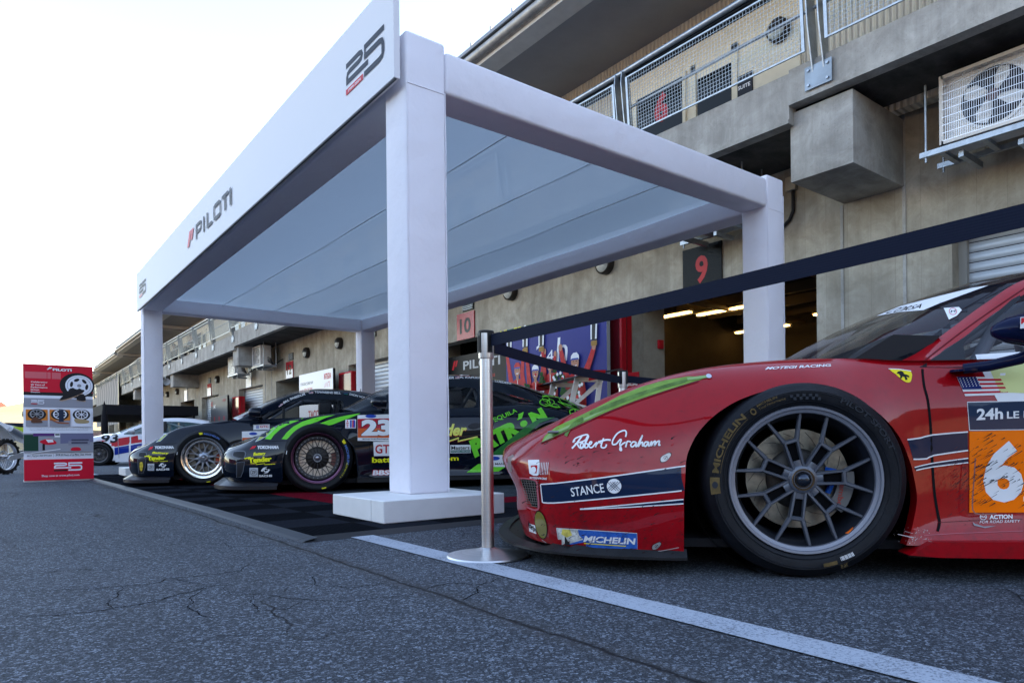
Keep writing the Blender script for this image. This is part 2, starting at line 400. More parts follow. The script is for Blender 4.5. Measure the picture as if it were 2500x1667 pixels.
OAK = g.out(g.ramp(g.math('DIVIDE', zz, 70.0), [(.20, (.42, .27, .14)), (.34, (.36, .24, .13)), (.42, (.05, .052, .03)), (.9, (.07, .065, .04))]), .95)  # tan foot and dark top toned for the bodywork's reflections
hill('reflection_oak_hill', -240, -60, 170, 330, 62, 8, OAK)
hill('reflection_oak_hill', -40, -290, 330, 200, 62, 9, OAK)
# grass bank in front of the barrier
mb = MB(); prof = [(52, -.42), (54, -.1), (57, .35), (60, .62), (64, 1.1), (70, 1.75), (90, 2.2), (140, 2.0)]
bx = [-60, -30, -10, -3, 3, 8]
mb.add([(x, y, z+.15*math.sin(x*.4+y)) for y, z in prof for x in bx], [(j*6+i, j*6+i+1, (j+1)*6+i+1, (j+1)*6+i) for j in range(len(prof)-1) for i in range(5)], DRY)
mb.build('grass_bank', smooth=80, kind='structure')
PALE = mat('pale_barrier', (.42, .42, .40), .8, var=.2)
o = empty('barrier_wall', (-6, 66, 1.2), label='long pale concrete crash barrier with posts crossing the dry bank beyond the pit building', cat='barrier')
mb = MB(); mb.box(-50, 6.5, 0, .35, -.4, .75, PALE); mb.build('wall', o, 0)
mb = MB(); mb.box(-50, 6.5, .4, .8, .75, 1.35, mat('brown_board', (.10, .06, .045), .8, var=.3)); mb.build('board', o, 0)
mb = MB()
for i in range(38): mb.box(-30+i*.95, -29.94+i*.95, -.08, 0, -.4, 1.05, PALE)
mb.build('post', o, 0, kind='stuff')
# far house on the hill
o = empty('far_house', (1.2, 345, 13.6), label='small house with a red hipped roof on the dry hill at the left edge', cat='house')
mb = MB(); mb.box(-3, 4.4, 0, 7, -2, 2.2, mat('house_wall', (.42, .35, .30), .9)); mb.build('wall', o, 0)
mb = MB(); mb.add([(-3.4, -.4, 2.2), (4.8, -.4, 2.2), (4.8, 7.4, 2.2), (-3.4, 7.4, 2.2), (-1.4, 3.5, 4.2), (2.8, 3.5, 4.2)], [(0, 1, 5, 4), (1, 2, 5), (2, 3, 4, 5), (3, 0, 4), (3, 2, 1, 0)], mat('red_roof', (.33, .08, .05), .8)); mb.build('roof', o, 0)
for i in range(3):
    mb = MB(); mb.box(-2+i*2.2, -1+i*2.2, -.03, .02, .2, 1.5, DARK); mb.build('window', o, 0)
# unseen dark trailers added behind the viewer to give the bodywork dark reflections
TRB = [mat('trailer_navy', (.012, .016, .03), .35, spec=.2), mat('trailer_black', (.012, .012, .013), .35, spec=.2), mat('trailer_maroon', (.05, .01, .012), .35, spec=.2)]
for i, (y_, L_, c_, lab) in enumerate(((-30, 12.5, 1, 'unseen black trailer added for dark reflections, the one farthest behind the viewer'), (-15.5, 13, 0, 'unseen navy trailer added for dark reflections directly behind the viewer'), (-.5, 12, 1, 'unseen black trailer added for dark reflections, facing the canopy front'), (14, 12, 2, 'unseen maroon trailer added for dark reflections, facing the poster board'))):
    o = empty('reflection_trailer', (-13.5, y_, gz(y_+6)), label=lab, cat='trailer', group='unseen trailers added for reflections')
    mb = MB(); mb.rbox(-2.5, 0, 0, L_, .95, 4.1, TRB[c_], .06); mb.build('body', o)
    mb = MB(); mb.rbox(-.4, -.02, 1.0, L_-3.8, .35, .95, mat('trailer_skirt', (.03, .03, .032), .5), .02); mb.build('skirt', o)
    mb = MB(); mb.box(.002, .02, 2.2, 3.1, 1.1, 3.1, mat('trailer_door', (.03, .032, .036), .4)); mb.build('door', o, 0)
    for k in range(3):
        mb = MB(); mb.lathe([(.001, 0), (.28, 0), (.30, .02), (.48, .02), (.50, .06), (.50, .3), (.001, .3)], BLK, 28, axis='X', c=(-.32, L_-1.0-1.15*k, .5)); mb.build('wheel', o, 40)
# ================================================================== PIT BUILDING
XW, XB, XC, P = 9.5, 8.05, 8.155, 12.6
B = empty('pit_building', (XW, 3.95, 0), label='long concrete pit garage building with an upper balcony and deep overhanging roof', cat='building')
def part(mb, name, smooth=0, parent=None, **kw):
    o = mb.build(name, parent or B, smooth, **kw)
    if (parent or B) is B: o.matrix_parent_inverse = Matrix.Translation((-XW, -3.95, 0))
    return o
Y0, Y1 = -16.2, 80.0
ops = []
for k in range(-1, 6):
    for c in (6.95, 14.2):
        ops.append((c-1.8+P*k, c+1.8+P*k, c, k))
ops = sorted(o_ for o_ in ops if o_[1] < Y1 and o_[0] > Y0)
mb = MB(); y = Y0
for a, b, c, k in ops:
    mb.box(XW, XW+.35, y, a, -1, 3.0, CONC); y = b
mb.box(XW, XW+.35, y, Y1, -1, 3.0, CONC)
mb.box(XW, XW+.35, Y0, Y1, 3.0, 4.72, CONC)
part(mb, 'wall')
# vertical form joints and small raised panels beside the corbels
for k in range(-1, 7):
    y = 3.95+P*k
    for q, h in ((-.02, 4.7), (.80, 3.7)):
        mb = MB(); mb.box(XW-.012, XW, y+q, y+q+.04, 0, h, CONC2); part(mb, 'form_joint')
# jambs: deep returns inside each opening, rails of the doors
JAMB = mat('jamb_beige', (.36, .32, .25), .8, var=.15)
for a, b, c, k in ops:
    for q in (b, a-.25):
        mb = MB(); mb.box(XW+.352, XW+.95, q, q+.25, -.5, 3.6, JAMB); part(mb, 'door_jamb')
# interior shell
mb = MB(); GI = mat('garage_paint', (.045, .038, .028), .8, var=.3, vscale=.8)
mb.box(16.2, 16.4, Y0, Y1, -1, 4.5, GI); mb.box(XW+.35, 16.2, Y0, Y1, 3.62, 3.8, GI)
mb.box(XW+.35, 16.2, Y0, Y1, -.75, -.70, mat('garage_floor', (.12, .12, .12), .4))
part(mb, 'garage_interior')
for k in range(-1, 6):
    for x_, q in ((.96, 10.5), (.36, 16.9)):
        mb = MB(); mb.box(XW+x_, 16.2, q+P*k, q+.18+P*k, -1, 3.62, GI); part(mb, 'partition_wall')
for i in range(5):
    mb = MB(); mb.box(10.6+i*1.2, 10.72+i*1.2, 4.6, 16.8, 3.42, 3.62, mat('joist_steel', (.20, .15, .08), .5)); part(mb, 'ceiling_joist')
for y in (6.2, 9.0):
    mb = MB(); mb.tube([(10.4, y, 3.3), (16, y, 3.3)], .06, MATS['joist_steel']); part(mb, 'pipe')
# roller doors
g = NG('roller_slats'); x, y, z = g.xyz()
sl_ = g.math('FRACT', g.math('MULTIPLY', z, 8.0)); st = g.noise(3, 6, .7)
c = g.mix(g.math('MULTIPLY', st, .35), (.50, .54, .58), (.28, .27, .25)); c = g.mix(g.math('LESS_THAN', sl_, .09), c, (.05, .05, .055))
ROLL = g.out(c, .45, g.bump(g.math('SINE', g.math('MULTIPLY', sl_, 3.1416)), .8, .02), Metallic=.3)
FRM = mat('door_track', (.30, .29, .26), .6)
closed = [o_ for o_ in ops if any(abs((o_[0]+o_[1])/2-q) < .2 for q in (-11, -5.65, 1.6, 19.55, 32.15, 39.4, 52.0, 57.35, 64.6))]
for a, b, c, k in closed:
    mb = MB(); mb.box(XW+.28, XW+.31, a+.02, b-.02, -.6, 3.0, ROLL)
    r = part(mb, 'roller_door')
    mb = MB(); mb.box(XW+.2, XW+.34, a, a+.09, -.6, 3.0, FRM); mb.box(XW+.2, XW+.34, b-.09, b, -.6, 3.0, FRM); mb.build('door_track', r, 0)
# corbels
for k in range(-1, 7):
    y = 3.95+P*k
    mb = MB(); mb.rbox(XC, XW+.02, y, y+.80, 3.72-.035*max(k, 0), 4.60, CONC2, .012, 2); part(mb, 'corbel', 30)
# balcony slab: fascia stepping down away from the viewer
segs = [(Y0, 4.70, 4.65, 5.10), (4.70, 29.4, 4.43, 5.06), (29.4, 54.6, 4.30, 4.95), (54.6, Y1, 4.2, 4.85)]
mb = MB()
for a, b, z0, z1 in segs:
    mb.box(XB, XB+.16, a, b, z0, z1, CONC2)
    mb.box(XB-.02, XB, a, b, z0, z0+.05, CONC2)
part(mb, 'balcony_fascia')
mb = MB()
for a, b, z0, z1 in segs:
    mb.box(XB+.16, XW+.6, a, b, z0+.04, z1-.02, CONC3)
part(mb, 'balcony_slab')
# upper storey
g = NG('ribbed_cladding'); x, y, z = g.xyz()
rb = g.math('SINE', g.math('MULTIPLY', y, 78.0))
RIB = g.out(g.mix(g.math('MULTIPLY', g.math('GREATER_THAN', rb, .3), .35), (.72, .68, .57), (.42, .39, .32)), .5, g.bump(rb, .9, .02))
CRM = mat('cream_frame', (.76, .69, .53), .5, var=.06); WGL = mat('dark_window', (.006, .007, .008), .08, spec=.15)
XU = 9.15
mb = MB()
mb.box(XU, XU+.2, Y0, Y1, 4.6, 7.35, RIB)
part(mb, 'upper_wall')
for k in range(-1, 6):
    for q in (5.15, 12.1):
        mb = MB(); mb.box(XU-.03, XU, q+P*k, q+3.45+P*k, 5.0, 6.9, CRM); part(mb, 'cream_panel')
NUM6 = None
for k in range(-1, 6):
    for d in (0, 7.0):
        mb = MB(); yy = 7.18+d+P*k; mb.box(XU-.045, XU-.03, yy, yy+1.0, 5.1, 6.42, WGL); wn = part(mb, 'window')
        mb = MB()
        for a, b, c_, e in ((yy-.06, yy, 5.1, 6.48), (yy+1.0, yy+1.06, 5.1, 6.48), (yy, yy+1, 6.42, 6.48)): mb.box(XU-.07, XU-.03, a, b, c_, e, CRM)
        mb.build('frame', wn, 0)
        mb = MB(); yy = 6.27+d+P*k; mb.box(XU-.045, XU-.03, yy, yy+.63, 5.1, 6.24, WGL); part(mb, 'glazed_door')
        mb = MB(); mb.box(XU-.06, XU-.03, yy-.12, yy-.02, 5.06, 6.5, CRM); mb.box(XU-.06, XU-.03, yy+.65, yy+.75, 5.06, 6.5, CRM); mb.box(XU-.06, XU-.03, yy-.12, yy+.75, 6.4, 6.5, CRM); part(mb, 'door_frame')
        for q in (0,):
            pass
# faint line monogram on the lower glass of the near door
ar = Art(plane_fn((XU-.046, 6.27, 5.0), (0, 1, 0), (0, 0, 1), (-1, 0, 0)), off=.001)
for i in range(3):
    ar.line([(.50-.035*i, .10), (.50-.035*i, .42)], .006, GREY); ar.ring(.30, .26, .05+.03*i, .056+.03*i, GREY, 20, -60, 200)
o = ar.build('door_motif', B); o.matrix_parent_inverse = Matrix.Translation((-XW, -3.95, 0))
# roof: soffit, edge strip coloured paler for the sky light on it, fascia, gutter, one bay lower per step
SOF = mat('soffit_plaster', (.30, .29, .29), .9, var=.08, vscale=1.2, bump=.5, bscale=90); EDGE = mat('lit_soffit_edge', (.62, .59, .54), .85, var=.08, bump=.4, bscale=80)
GUT = mat('gutter_zinc', (.34, .33, .31), .5, .4, var=.3, vscale=5)
rs = [(Y0, 30.0, 7.32), (30.0, 42.5, 7.12), (42.5, 55.1, 6.85), (55.1, 67.7, 6.62), (67.7, Y1, 6.35)]
for i, (a, b, z) in enumerate(rs):
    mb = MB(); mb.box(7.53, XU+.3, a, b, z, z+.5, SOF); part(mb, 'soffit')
    mb = MB(); mb.box(7.15, 7.53, a, b, z-.012, z+.30, EDGE); mb.box(7.15, XU, b-.18, b-.001, z-.16, z-.013, EDGE); part(mb, 'lit_soffit_edge')
    mb = MB(); mb.tube([(7.08, a, z+.14), (7.08, b, z+.14)], .085, GUT, 12); mb.box(7.11, 7.15, a, b, z+.05, z+.33, GUT)
    part(mb, 'gutter', 40)
    mb = MB(); yy = a
    mb.add([(6.99, a, z+.30), (6.99, b, z+.30), (14, b, z+1.5), (14, a, z+1.5)], [(0, 1, 2, 3)], mat('roof_metal', (.22, .23, .24), .5, .4))
    mb.box(6.99, 7.03, a, b, z+.24, z+.302, MATS['roof_metal'])
    part(mb, 'roof')
mb = MB()
for i in range(60): mb.box(7.0, 7.08, 2.2+i*.62, 2.24+i*.62, 7.60, 7.70, GUT)
part(mb, 'roof_rib')
mb = MB(); mb.box(XU+.2, 16.4, Y0, Y1, 4.8, 7.6, CONC); part(mb, 'upper_block')
# upper storey lamps + wall lamps
LGL = mat('lamp_glass', (.55, .56, .50), .12, coat=1, var=.15, vscale=20); LBK = mat('lamp_bronze', (.035, .030, .026), .4)
def wall_lamp(x, y, z, r, lab, grp='round bulkhead lamps on the building'):
    o = empty('wall_lamp', (x, y, z), label=lab, cat='wall lamp', group=grp)
    mb = MB(); mb.lathe([(0, 0), (r, 0), (r, -.08), (r*.97, -.13), (r*.86, -.15), (r*.84, -.125)], LBK, 28, axis='X'); mb.build('housing', o, 40)
    mb = MB(); mb.lathe([(r*.84, -.125), (r*.7, -.165), (r*.4, -.19), (.001, -.2)], LGL, 24, axis='X', a0=math.pi, a1=2*math.pi); mb.build('lens', o, 40)
    mb = MB(); mb.lathe([(r*.85, -.13), (r*.72, -.175), (r*.4, -.205), (.001, -.212)], LBK, 24, axis='X', a0=0, a1=math.pi); mb.build('hood', o, 40)
    return o
PLACE = {9.35: 'right of the podium banner, nearer the 9 sign', 12.35: 'above the left end of the podium banner, next to the 10 sign'}
names = {(0, 0): 'round bulkhead lamp high on the wall between the podium banner and the black 9 sign', (0, 1): 'round bulkhead lamp on the wall just right of the red 10 sign, above the banner',
         (1, 0): 'round bulkhead lamp nearest the rear left canopy post, above the white board', (1, 1): 'round bulkhead lamp just right of the louvre above the red and white number panel',
         (2, 0): 'small round lamp behind the nearer pair of air conditioners', (2, 1): 'round bulkhead lamp just right of the concrete corbel seen past the hanging air conditioners',
         (3, 0): 'right of the two distant round lamps beside the front left canopy post', (3, 1): 'left of the two distant round lamps beside the front left canopy post'}
for k in range(0, 4):
    for j, yy in enumerate((9.35, 12.35)):
        wall_lamp(XW, yy+P*k, 3.84-.04*k, .20, names[(k, j)])
wall_lamp(XU, 5.45, 6.33, .17, 'round amber lamp on the cream upper wall behind the wire mesh', 'upper storey lamps')
# louvres
for k in range(0, 4):
    for c in (6.95, 14.2):
        if (k, c) == (0, 6.95): continue
        mb = MB(); yy = c-.05+P*k
        mb.box(XW-.02, XW, yy-.25, yy+.25, 3.70, 3.98, DARK)
        for i in range(6): mb.box(XW-.045, XW-.02, yy-.23, yy+.23, 3.72+i*.043, 3.735+i*.043, GALV)
        part(mb, 'louvre')
# number signs over the doors
def number_sign(y, txt, bgm, fgm, lab, wear=None, hh=.66, z0=3.0, split=None):
    ww = .78
    o = empty('number_sign', (XW-.02, y-ww/2, z0), label=lab, cat='sign', group='garage number signs')
    mb = MB(); mb.box(-.015, .015, 0, ww, 0, hh, bgm); p = mb.build('board', o, 0)
    ar = Art(plane_fn((-.016, ww, 0), (0, -1, 0), (0, 0, 1), (-1, 0, 0)), off=.001)
    if split: ar.rect(0, 0, ww, hh*split[0], split[1])
    if txt: ar.text(txt, ww*(.5-.16*len(txt)), hh*.22, ww*(.5+.16*len(txt)), hh*.80, fgm, .03)
    ar.build('lettering', o)
GLB = mat('gloss_black', (.004, .005, .006), .25, spec=.08, bump=.5, bscale=30); GLR = mat('gloss_red', (.36, .02, .03), .2, spec=.3, bump=.5, bscale=30)
number_sign(7.12, '9', GLB, mat('sign_red', (.45, .010, .014), .35), 'glossy black sign with a red 9 over the open garage', hh=.80, z0=2.88)
number_sign(14.26, '10', GLR, BLACKV, 'glossy red sign with a dark 10 beside the near stanchion')
number_sign(26.9, '12', GLR, BLACKV, 'red sign fading to white above the doorway behind the white board', split=(.5, WHITE))
number_sign(32.3, '', WHITE, BLACKV, 'plain white panel below the nearer air conditioner')
number_sign(39.4, '', GLR, BLACKV, 'red topped white panel above the red and black poster', split=(.66, WHITE))
number_sign(45.0, '', WHITE, BLACKV, 'farthest white panel, next to two distant round lamps')
# 6 on the upper window, suite plate
ar = Art(plane_fn((XU-.047, 8.15, 5.1), (0, -1, 0), (0, 0, 1), (-1, 0, 0)), off=.002)
ar.text('6', .36, .74, .66, 1.24, mat('sign_red'), .05); o = ar.build('window_number', B); o.matrix_parent_inverse = Matrix.Translation((-XW, -3.95, 0))
o = empty('suite_sign', (XU-.04, 5.92, 5.62), label='small dark plate reading SUITE under a crown on the upper wall', cat='sign')
mb = MB(); mb.box(-.012, .012, -.02, .25, 0, .34, mat('plate_dark', (.02, .022, .03), .4)); mb.build('plate', o, 0)
ar = Art(plane_fn((-.013, .25, 0), (0, -1, 0), (0, 0, 1), (-1, 0, 0)), off=.001)
ar.text('SUITE', .03, .13, .24, .19, WHITE, .03); ar.poly([(.11, .23), (.10, .27), (.122, .25), (.135, .285), (.148, .25), (.17, .27), (.16, .23)], GREY); ar.build('lettering', o)
# small white switch box and pipe by the corbel, red call point in the jamb
o = empty('junction_box', (XW, 5.42, 4.12), label='small beige junction box with a conduit under the near corbel', cat='junction box')
mb = MB(); mb.rbox(-.08, 0, 0, .16, 0, .2, mat('beige_plastic', (.45, .42, .34), .5), .008); mb.build('box', o)
mb = MB(); mb.tube([(-.03, .06, 0), (-.03, .06, -.3), (-.03, .12, -.42), (-.03, .3, -.55)], .025, BPL); mb.build('conduit', o)
o = empty('call_point', (XW+.85, 8.745, 2.2), label='small red fire call point on the beige garage partition', cat='alarm')
mb = MB(); mb.rbox(-.12, .02, -.05, 0, 0, .17, REDV, .01); mb.build('box', o)
# ------------------------------------------------------------------ balcony railings
RL = empty('balcony_railing', (XB, 4.3, 5.06), label='galvanised balcony railing with wire mesh panels and a dark kick board under the handrail', cat='railing')
def bx(mb, *a): mb.box(*a)
wires = MB(); PW = 2.86
for i in range(58):
    yy = i*PW/57; wires.tube([(0, yy, 0), (0, yy, .86)], .0028, GALV, 4, cap=False)
for i in range(18):
    zz = i*.86/17; wires.tube([(.003, 0, zz), (.003, PW, zz)], .0028, GALV, 4, cap=False)
wires.box(-.012, .012, -.02, .02, -.02, .88, GALV); wires.box(-.012, .012, PW-.02, PW+.02, -.02, .88, GALV)
wires.box(-.012, .012, .02, PW-.02, -.02, .0, GALV); wires.box(-.012, .012, .02, PW-.02, .86, .88, GALV)
posts = MB()
for s_ in (-.07, .07):
    posts.prism([(.02, -.28), (-.02, -.2), (-.15, .4), (-.21, .95), (-.19, 1.13), (-.02, 1.13), (.04, .5), (.09, -.1)], s_-.008, s_+.008, GALV)
brk = MB(); brk.box(-.035, -.021, -.17, .17, -.33, -.05, mat('bracket_zinc', (.26, .31, .36), .5, .4, var=.2))
for a in (-.12, .12):
    for b in (-.28, -.10): brk.lathe([(0, -.055), (.018, -.055), (.018, -.036)], GALV, 6, axis='X', c=(0, a, b))
pan0 = post0 = brk0 = None
yposts = [4.3+3.15*i for i in range(-3, 24)]
def step(yy):
    for a, b, z0, z1 in segs:
        if a <= yy < b: return z1-5.06
    return -.2
for i, yy in enumerate(yposts):
    dz = step(yy+.4)
    if pan0 is None:
        pan0 = wires.build('mesh_panel', RL, 0); post0 = posts.build('post', RL, 0); brk0 = brk.build('bracket', post0, 30)
        pp, po = pan0, post0
    else:
        pp = pan0.copy(); COL.objects.link(pp); po = post0.copy(); COL.objects.link(po)
        bb = brk0.copy(); COL.objects.link(bb); bb.parent = po
    pp.location = (-.10, yy+.145-4.3, .14+dz); po.location = (0, yy-4.3, dz)
    pp.rotation_euler = (0, -.07, 0)
mb = MB()
pts = []
for yy in [Y0] + yposts + [Y1]:
    dz = step(yy+.1); pts.append((-.13, yy-4.3, 1.14+dz))
mb2 = MB()
for a, b in zip(pts[:-1], pts[1:]):
    mb.tube([a, b], .042, GALV, 10, cap=False)
    mb2.tube([(a[0]+.13, a[1], a[2]-.52), (b[0]+.13, b[1], b[2]-.52)], .022, GALV, 8, cap=False)
mb.build('handrail', RL, 50); mb2.build('middle_rail', RL, 50)
mb = MB()
for a, b in zip(pts[:-1], pts[1:]):
    mb.add([(a[0]+.03, a[1], a[2]-.02), (b[0]+.03, b[1], b[2]-.02), (b[0]+.22, b[1], b[2]-.03), (a[0]+.22, a[1], a[2]-.03),
            (a[0]+.03, a[1], a[2]-.06), (b[0]+.03, b[1], b[2]-.06), (b[0]+.22, b[1], b[2]-.07), (a[0]+.22, a[1], a[2]-.07)],
           [(0, 1, 2, 3), (4, 5, 6, 7), (0, 1, 5, 4), (2, 3, 7, 6)], mat('counter_navy', (.012, .018, .028), .4))
mb.build('counter', RL, 0)
# ------------------------------------------------------------------ hanging air conditioners
ACW = mat('ac_casing', (.70, .68, .64), .45, var=.12, vscale=5)
def ac_unit(y, zs, lab, plat_lab):
    o = empty('ac_platform', (8.66, y, zs), label=plat_lab, cat='bracket', group='hanging platforms under the balcony')
    mb = MB(); L = 1.45
    mb.box(0, .05, -L, 0.12, -.04, .02, GALV); mb.box(.5, .55, -L, .12, -.04, .02, GALV)
    for q in (-.08, -.5, -1.0, -1.38): mb.box(.05, .5, q-.04, q+.02, -.035, .01, GALV)
    mb.box(.15, .6, -.85, -.80, -.16, -.10, GALV); mb.box(.1, .7, -.3, -.25, -.12, -.045, GALV)
    mb.build('frame', o, 0)
    for dx, dy in ((.025, .06), (.525, .06), (.025, -L+.06), (.525, -L+.06)):
        mb = MB(); mb.tube([(dx, dy, -.1), (dx, dy, 4.55-zs)], .014, GALV, 8); mb.build('hanger_rod', o, 60)
    o = empty('air_conditioner', (8.72, y-.10, zs+.025), label=lab, cat='air conditioner', group='outdoor air conditioning units')
    W, D, H = 1.02, .36, .80
    mb = MB(); mb.rbox(0, D, -W, 0, 0, H, ACW, .015); mb.build('casing', o)
    mb = MB(); c = (0, -W*.5, H*.5)
    mb.lathe([(.34, -.004), (.34, -.02), (.31, -.02), (.31, -.004)], ACW, 40, c=c, axis='X')
    mb.lathe([(.31, -.003), (.001, -.003)], DARK, 40, c=c, axis='X'); mb.build('fan_well', o, 30)
    mb = MB(); mb.lathe([(.001, -.05), (.06, -.045), (.07, -.01)], mat('fan_brown', (.10, .05, .05), .5), 16, c=c, axis='X')
    for k in range(4):
        a = k*math.pi/2+.5; pl = []
        for r_, da in ((.07, -.35), (.20, -.42), (.29, -.30), (.30, .05), (.22, .32), (.07, .45)):
            pl.append((-.03-.018*math.sin(3*da), c[1]+r_*math.cos(a+da), c[2]+r_*math.sin(a+da)))
        mb.add(pl, [(0, 1, 2, 3, 4, 5)], mat('fan_blade', (.62, .62, .60), .4))
    mb.build('fan', o, 0)
    mb = MB()
    for i in range(44): yy = -W+.04+i*(W-.08)/43; mb.tube([(-.075, yy, .05), (-.075, yy, H-.05)], .0022, ALU, 4, cap=False)
    for i in range(9): zz = .05+i*(H-.1)/8; mb.tube([(-.078, -W+.03, zz), (-.078, -.03, zz)], .003, ALU, 4, cap=False)
    for a in (-W+.02, -.02): mb.box(-.08, 0, a-.02, a+.02, .01, H-.01, ACW)
    for a in (.01, H-.05): mb.box(-.08, 0, -W+.02, -.02, a, a+.04, ACW)
    mb.build('grille', o, 0)
    mb = MB()
    for i in range(4): mb.tube([(.22, -W, .15+.06*i), (.25, -W-.12-.04*i, .1+.05*i), (.4, -W-.2, -.02), (.75, -W-.1-.05*i, .25)], .016, BPL, 6)
    mb.build('hose', o, 60)
ac_unit(3.31, 3.75, 'large air conditioner with a wire grilled fan at the top right above the red car', 'galvanised platform at the top right under the air conditioner above the red car')
ac_unit(7.20, 3.72, 'air conditioner mostly hidden behind the canopy beam above the 9 sign', 'dark galvanised platform seen just under the canopy beam above the 9 sign')
ac_unit(29.0, 3.56, 'nearer and larger of the two distant air conditioners left of the round lamps', 'platform under the nearer of the two distant air conditioners')
ac_unit(32.6, 3.50, 'smaller and farther of the two distant air conditioners, left of the corbel', 'platform under the farther of the two distant air conditioners')
# ------------------------------------------------------------------ strip lights inside garage 9
LIT = mat('warm_tube', (1, .7, .3), .5, emit=(1.0, .60, .20), es=3.2)
def strip_light(x, y, z, rz, L, lab):
    o = empty('strip_light', (x, y, z), rz, label=lab, cat='ceiling light', group='lit strip lights in the open garage')
    mb = MB(); mb.prism([(-.10, .05), (.10, .05), (.05, .10), (-.05, .10)], -L/2, L/2, mat('fitting_white', (.5, .45, .35), .5)); mb.build('fitting', o, 0)
    for s_ in (-.04, .04):
        mb = MB(); mb.tube([(s_, -L/2+.03, .025), (s_, L/2-.03, .025)], .014, LIT, 8); mb.build('tube', o, 50)
    mb = MB()
    for i in range(int(L/.06)): yy = -L/2+i*.06; mb.tube([(-.1, yy, .04), (-.06, yy, -.02), (.06, yy, -.02), (.1, yy, .04)], .002, GALV, 4, cap=False)
    mb.build('wire_guard', o, 0)
strip_light(12.9, 9.1, 3.25, .0, 1.5, 'lit wire guarded strip light nearest the garage doorway, left of the rear canopy post')
strip_light(12.2, 9.95, 3.2, .0, 1.0, 'short lit strip light beside the beige partition in the open garage')
strip_light(15.1, 9.6, 3.1, .0, 1.5, 'lower, more distant lit strip light inside the open garage')
strip_light(14.6, 7.5, 3.15, .0, 1.0, 'small lit strip light seen just right of the rear canopy post')
strip_light(12.1, 5.75, 3.2, 0, .35, 'caged lamp by the right jamb of the open garage')
# work bench, fridge and clutter in garage 9
o = empty('garage_cabinet', (15.2, 8.2, -.03), label='dark tall cabinet at the back of the open garage', cat='cabinet')
mb = MB(); mb.rbox(0, .6, 0, 1.1, 0, 2.0, mat('cabinet_dark', (.05, .05, .05), .4), .01); mb.build('carcass', o)
mb = MB(); mb.box(-.01, 0, .06, .52, .1, 1.9, mat('cabinet_door', (.08, .075, .07), .3)); mb.build('door', o, 0)
mb = MB(); mb.box(-.01, 0, .56, 1.04, .1, 1.9, MATS['cabinet_door']); mb.build('door', o, 0)
o = empty('work_bench', (13.2, 5.6, -.03), label='dark workbench loaded with parts in the open garage', cat='bench')
mb = MB(); mb.box(0, .7, 0, 2.6, .86, .92, mat('bench_top', (.10, .07, .04), .6)); mb.build('top', o, 0)
for a in (.1, 2.45):
    mb = MB(); mb.box(.05, .65, a, a+.06, 0, .86, BPL); mb.build('leg', o, 0)
rc_ = random.Random(9)
for i, (x_, y_, c_, h_, lab) in enumerate(((12.4, 8.9, (.30, .29, .27), 1.25, 'pale tool chest on castors left of the rear canopy post in the garage'), (13.6, 7.6, (.28, .02, .02), 1.1, 'red roll cab of drawers in the middle of the open garage'), (12.8, 6.0, (.02, .04, .12), .95, 'low blue drawer cabinet near the right jamb of the open garage'))):
    o = empty('tool_chest', (x_, y_-.5, -.03), label=lab, cat='tool chest')
    mb = MB(); mb.rbox(0, .5, 0, .9, .12, h_, mat('chest_paint_%s' % 'abc'[i], c_, .4), .01); mb.build('body', o)
    for k in range(5):
        mb = MB(); z_ = .17+k*(h_-.22)/5; mb.box(-.012, 0, .04, .86, z_, z_+(h_-.22)/5-.02, MATS['chest_paint_%s' % 'abc'[i]]); mb.box(-.03, -.013, .2, .7, z_+.10, z_+.115, ALU); mb.build('drawer', o, 0)
    for q in (.08, .82):
        mb = MB(); mb.lathe([(.001, -.02), (.05, -.02), (.05, .02), (.001, .02)], BPL, 12, c=(.1, q, .06)); mb.build('castor', o)
o = empty('fire_extinguisher', (10.42, 8.55, .6), label='red fire extinguisher on the beige partition in the open garage', cat='extinguisher')
mb = MB(); mb.lathe([(.001, 0), (.08, .01), (.08, .40), (.04, .46), (.02, .5), (.001, .5)], REDV, 16, axis='Z'); mb.build('cylinder', o, 40); mb = MB(); mb.box(-.05, .05, -.015, .015, .5, .54, BPL); mb.build('handle', o, 0)
# ------------------------------------------------------------------ red cabinets at the door jambs and boards between the garages
REDG = mat('red_gloss_panel', (.38, .012, .018), .18, coat=.6)
where = {0: 'narrow red panel beside the podium banner and the open garage', 1: 'wide red panel right of the white car advert board', 2: 'wide red panel right of the black and red poster', 3: 'most distant red panel, next to the blue edged board'}
for k, (y_, w_) in enumerate(((8.70, .5), (20.45, 1.0), (32.9, 1.1), (45.4, 1.2))):
    o = empty('red_door_panel', (9.20, y_, gz(y_)), label=where[k], cat='panel', group='folded red panels beside the garage doors')
    mb = MB(); mb.rbox(0, .28, 0, w_, 0, 2.86, REDG, .012); mb.build('panel', o)
    mb = MB(); mb.box(-.006, -.001, .05, w_-.03, .05, 2.8, mat('red_dark_reflection', (.09, .006, .010), .15, coat=.5)); mb.build('dark_reflection_sheet', o, 0)  # dark sheet paints the front face's dark reflection over the red
    mb = MB(); mb.box(.12, .14, -.010, 0, .05, 2.8, mat('panel_joint', (.16, .01, .012), .4)); mb.build('joint_strip', o, 0)
def board(y0, ww, z0, z1, lab, side, name='display_board', x=9.0, cat='display board'):
    g_ = gz(y0+1.5)
    o = empty(name, (x, y0, g_), label=lab, cat=cat)
    mb = MB(); mb.rbox(0, .09, 0, ww, z0, z1, side, .006, 1); mb.build('frame', o)
    for q in (.3, ww-.3):
        mb = MB(); mb.box(.02, .07, q-.04, q+.04, 0, z0+.01, BPL); mb.build('foot', o, 0)
    return o, Art(plane_fn((-.001, ww, 0), (0, -1, 0), (0, 0, 1), (-1, 0, 0)), off=.001, step=.0006)
SILV = mat('board_edge', (.35, .36, .36), .5)
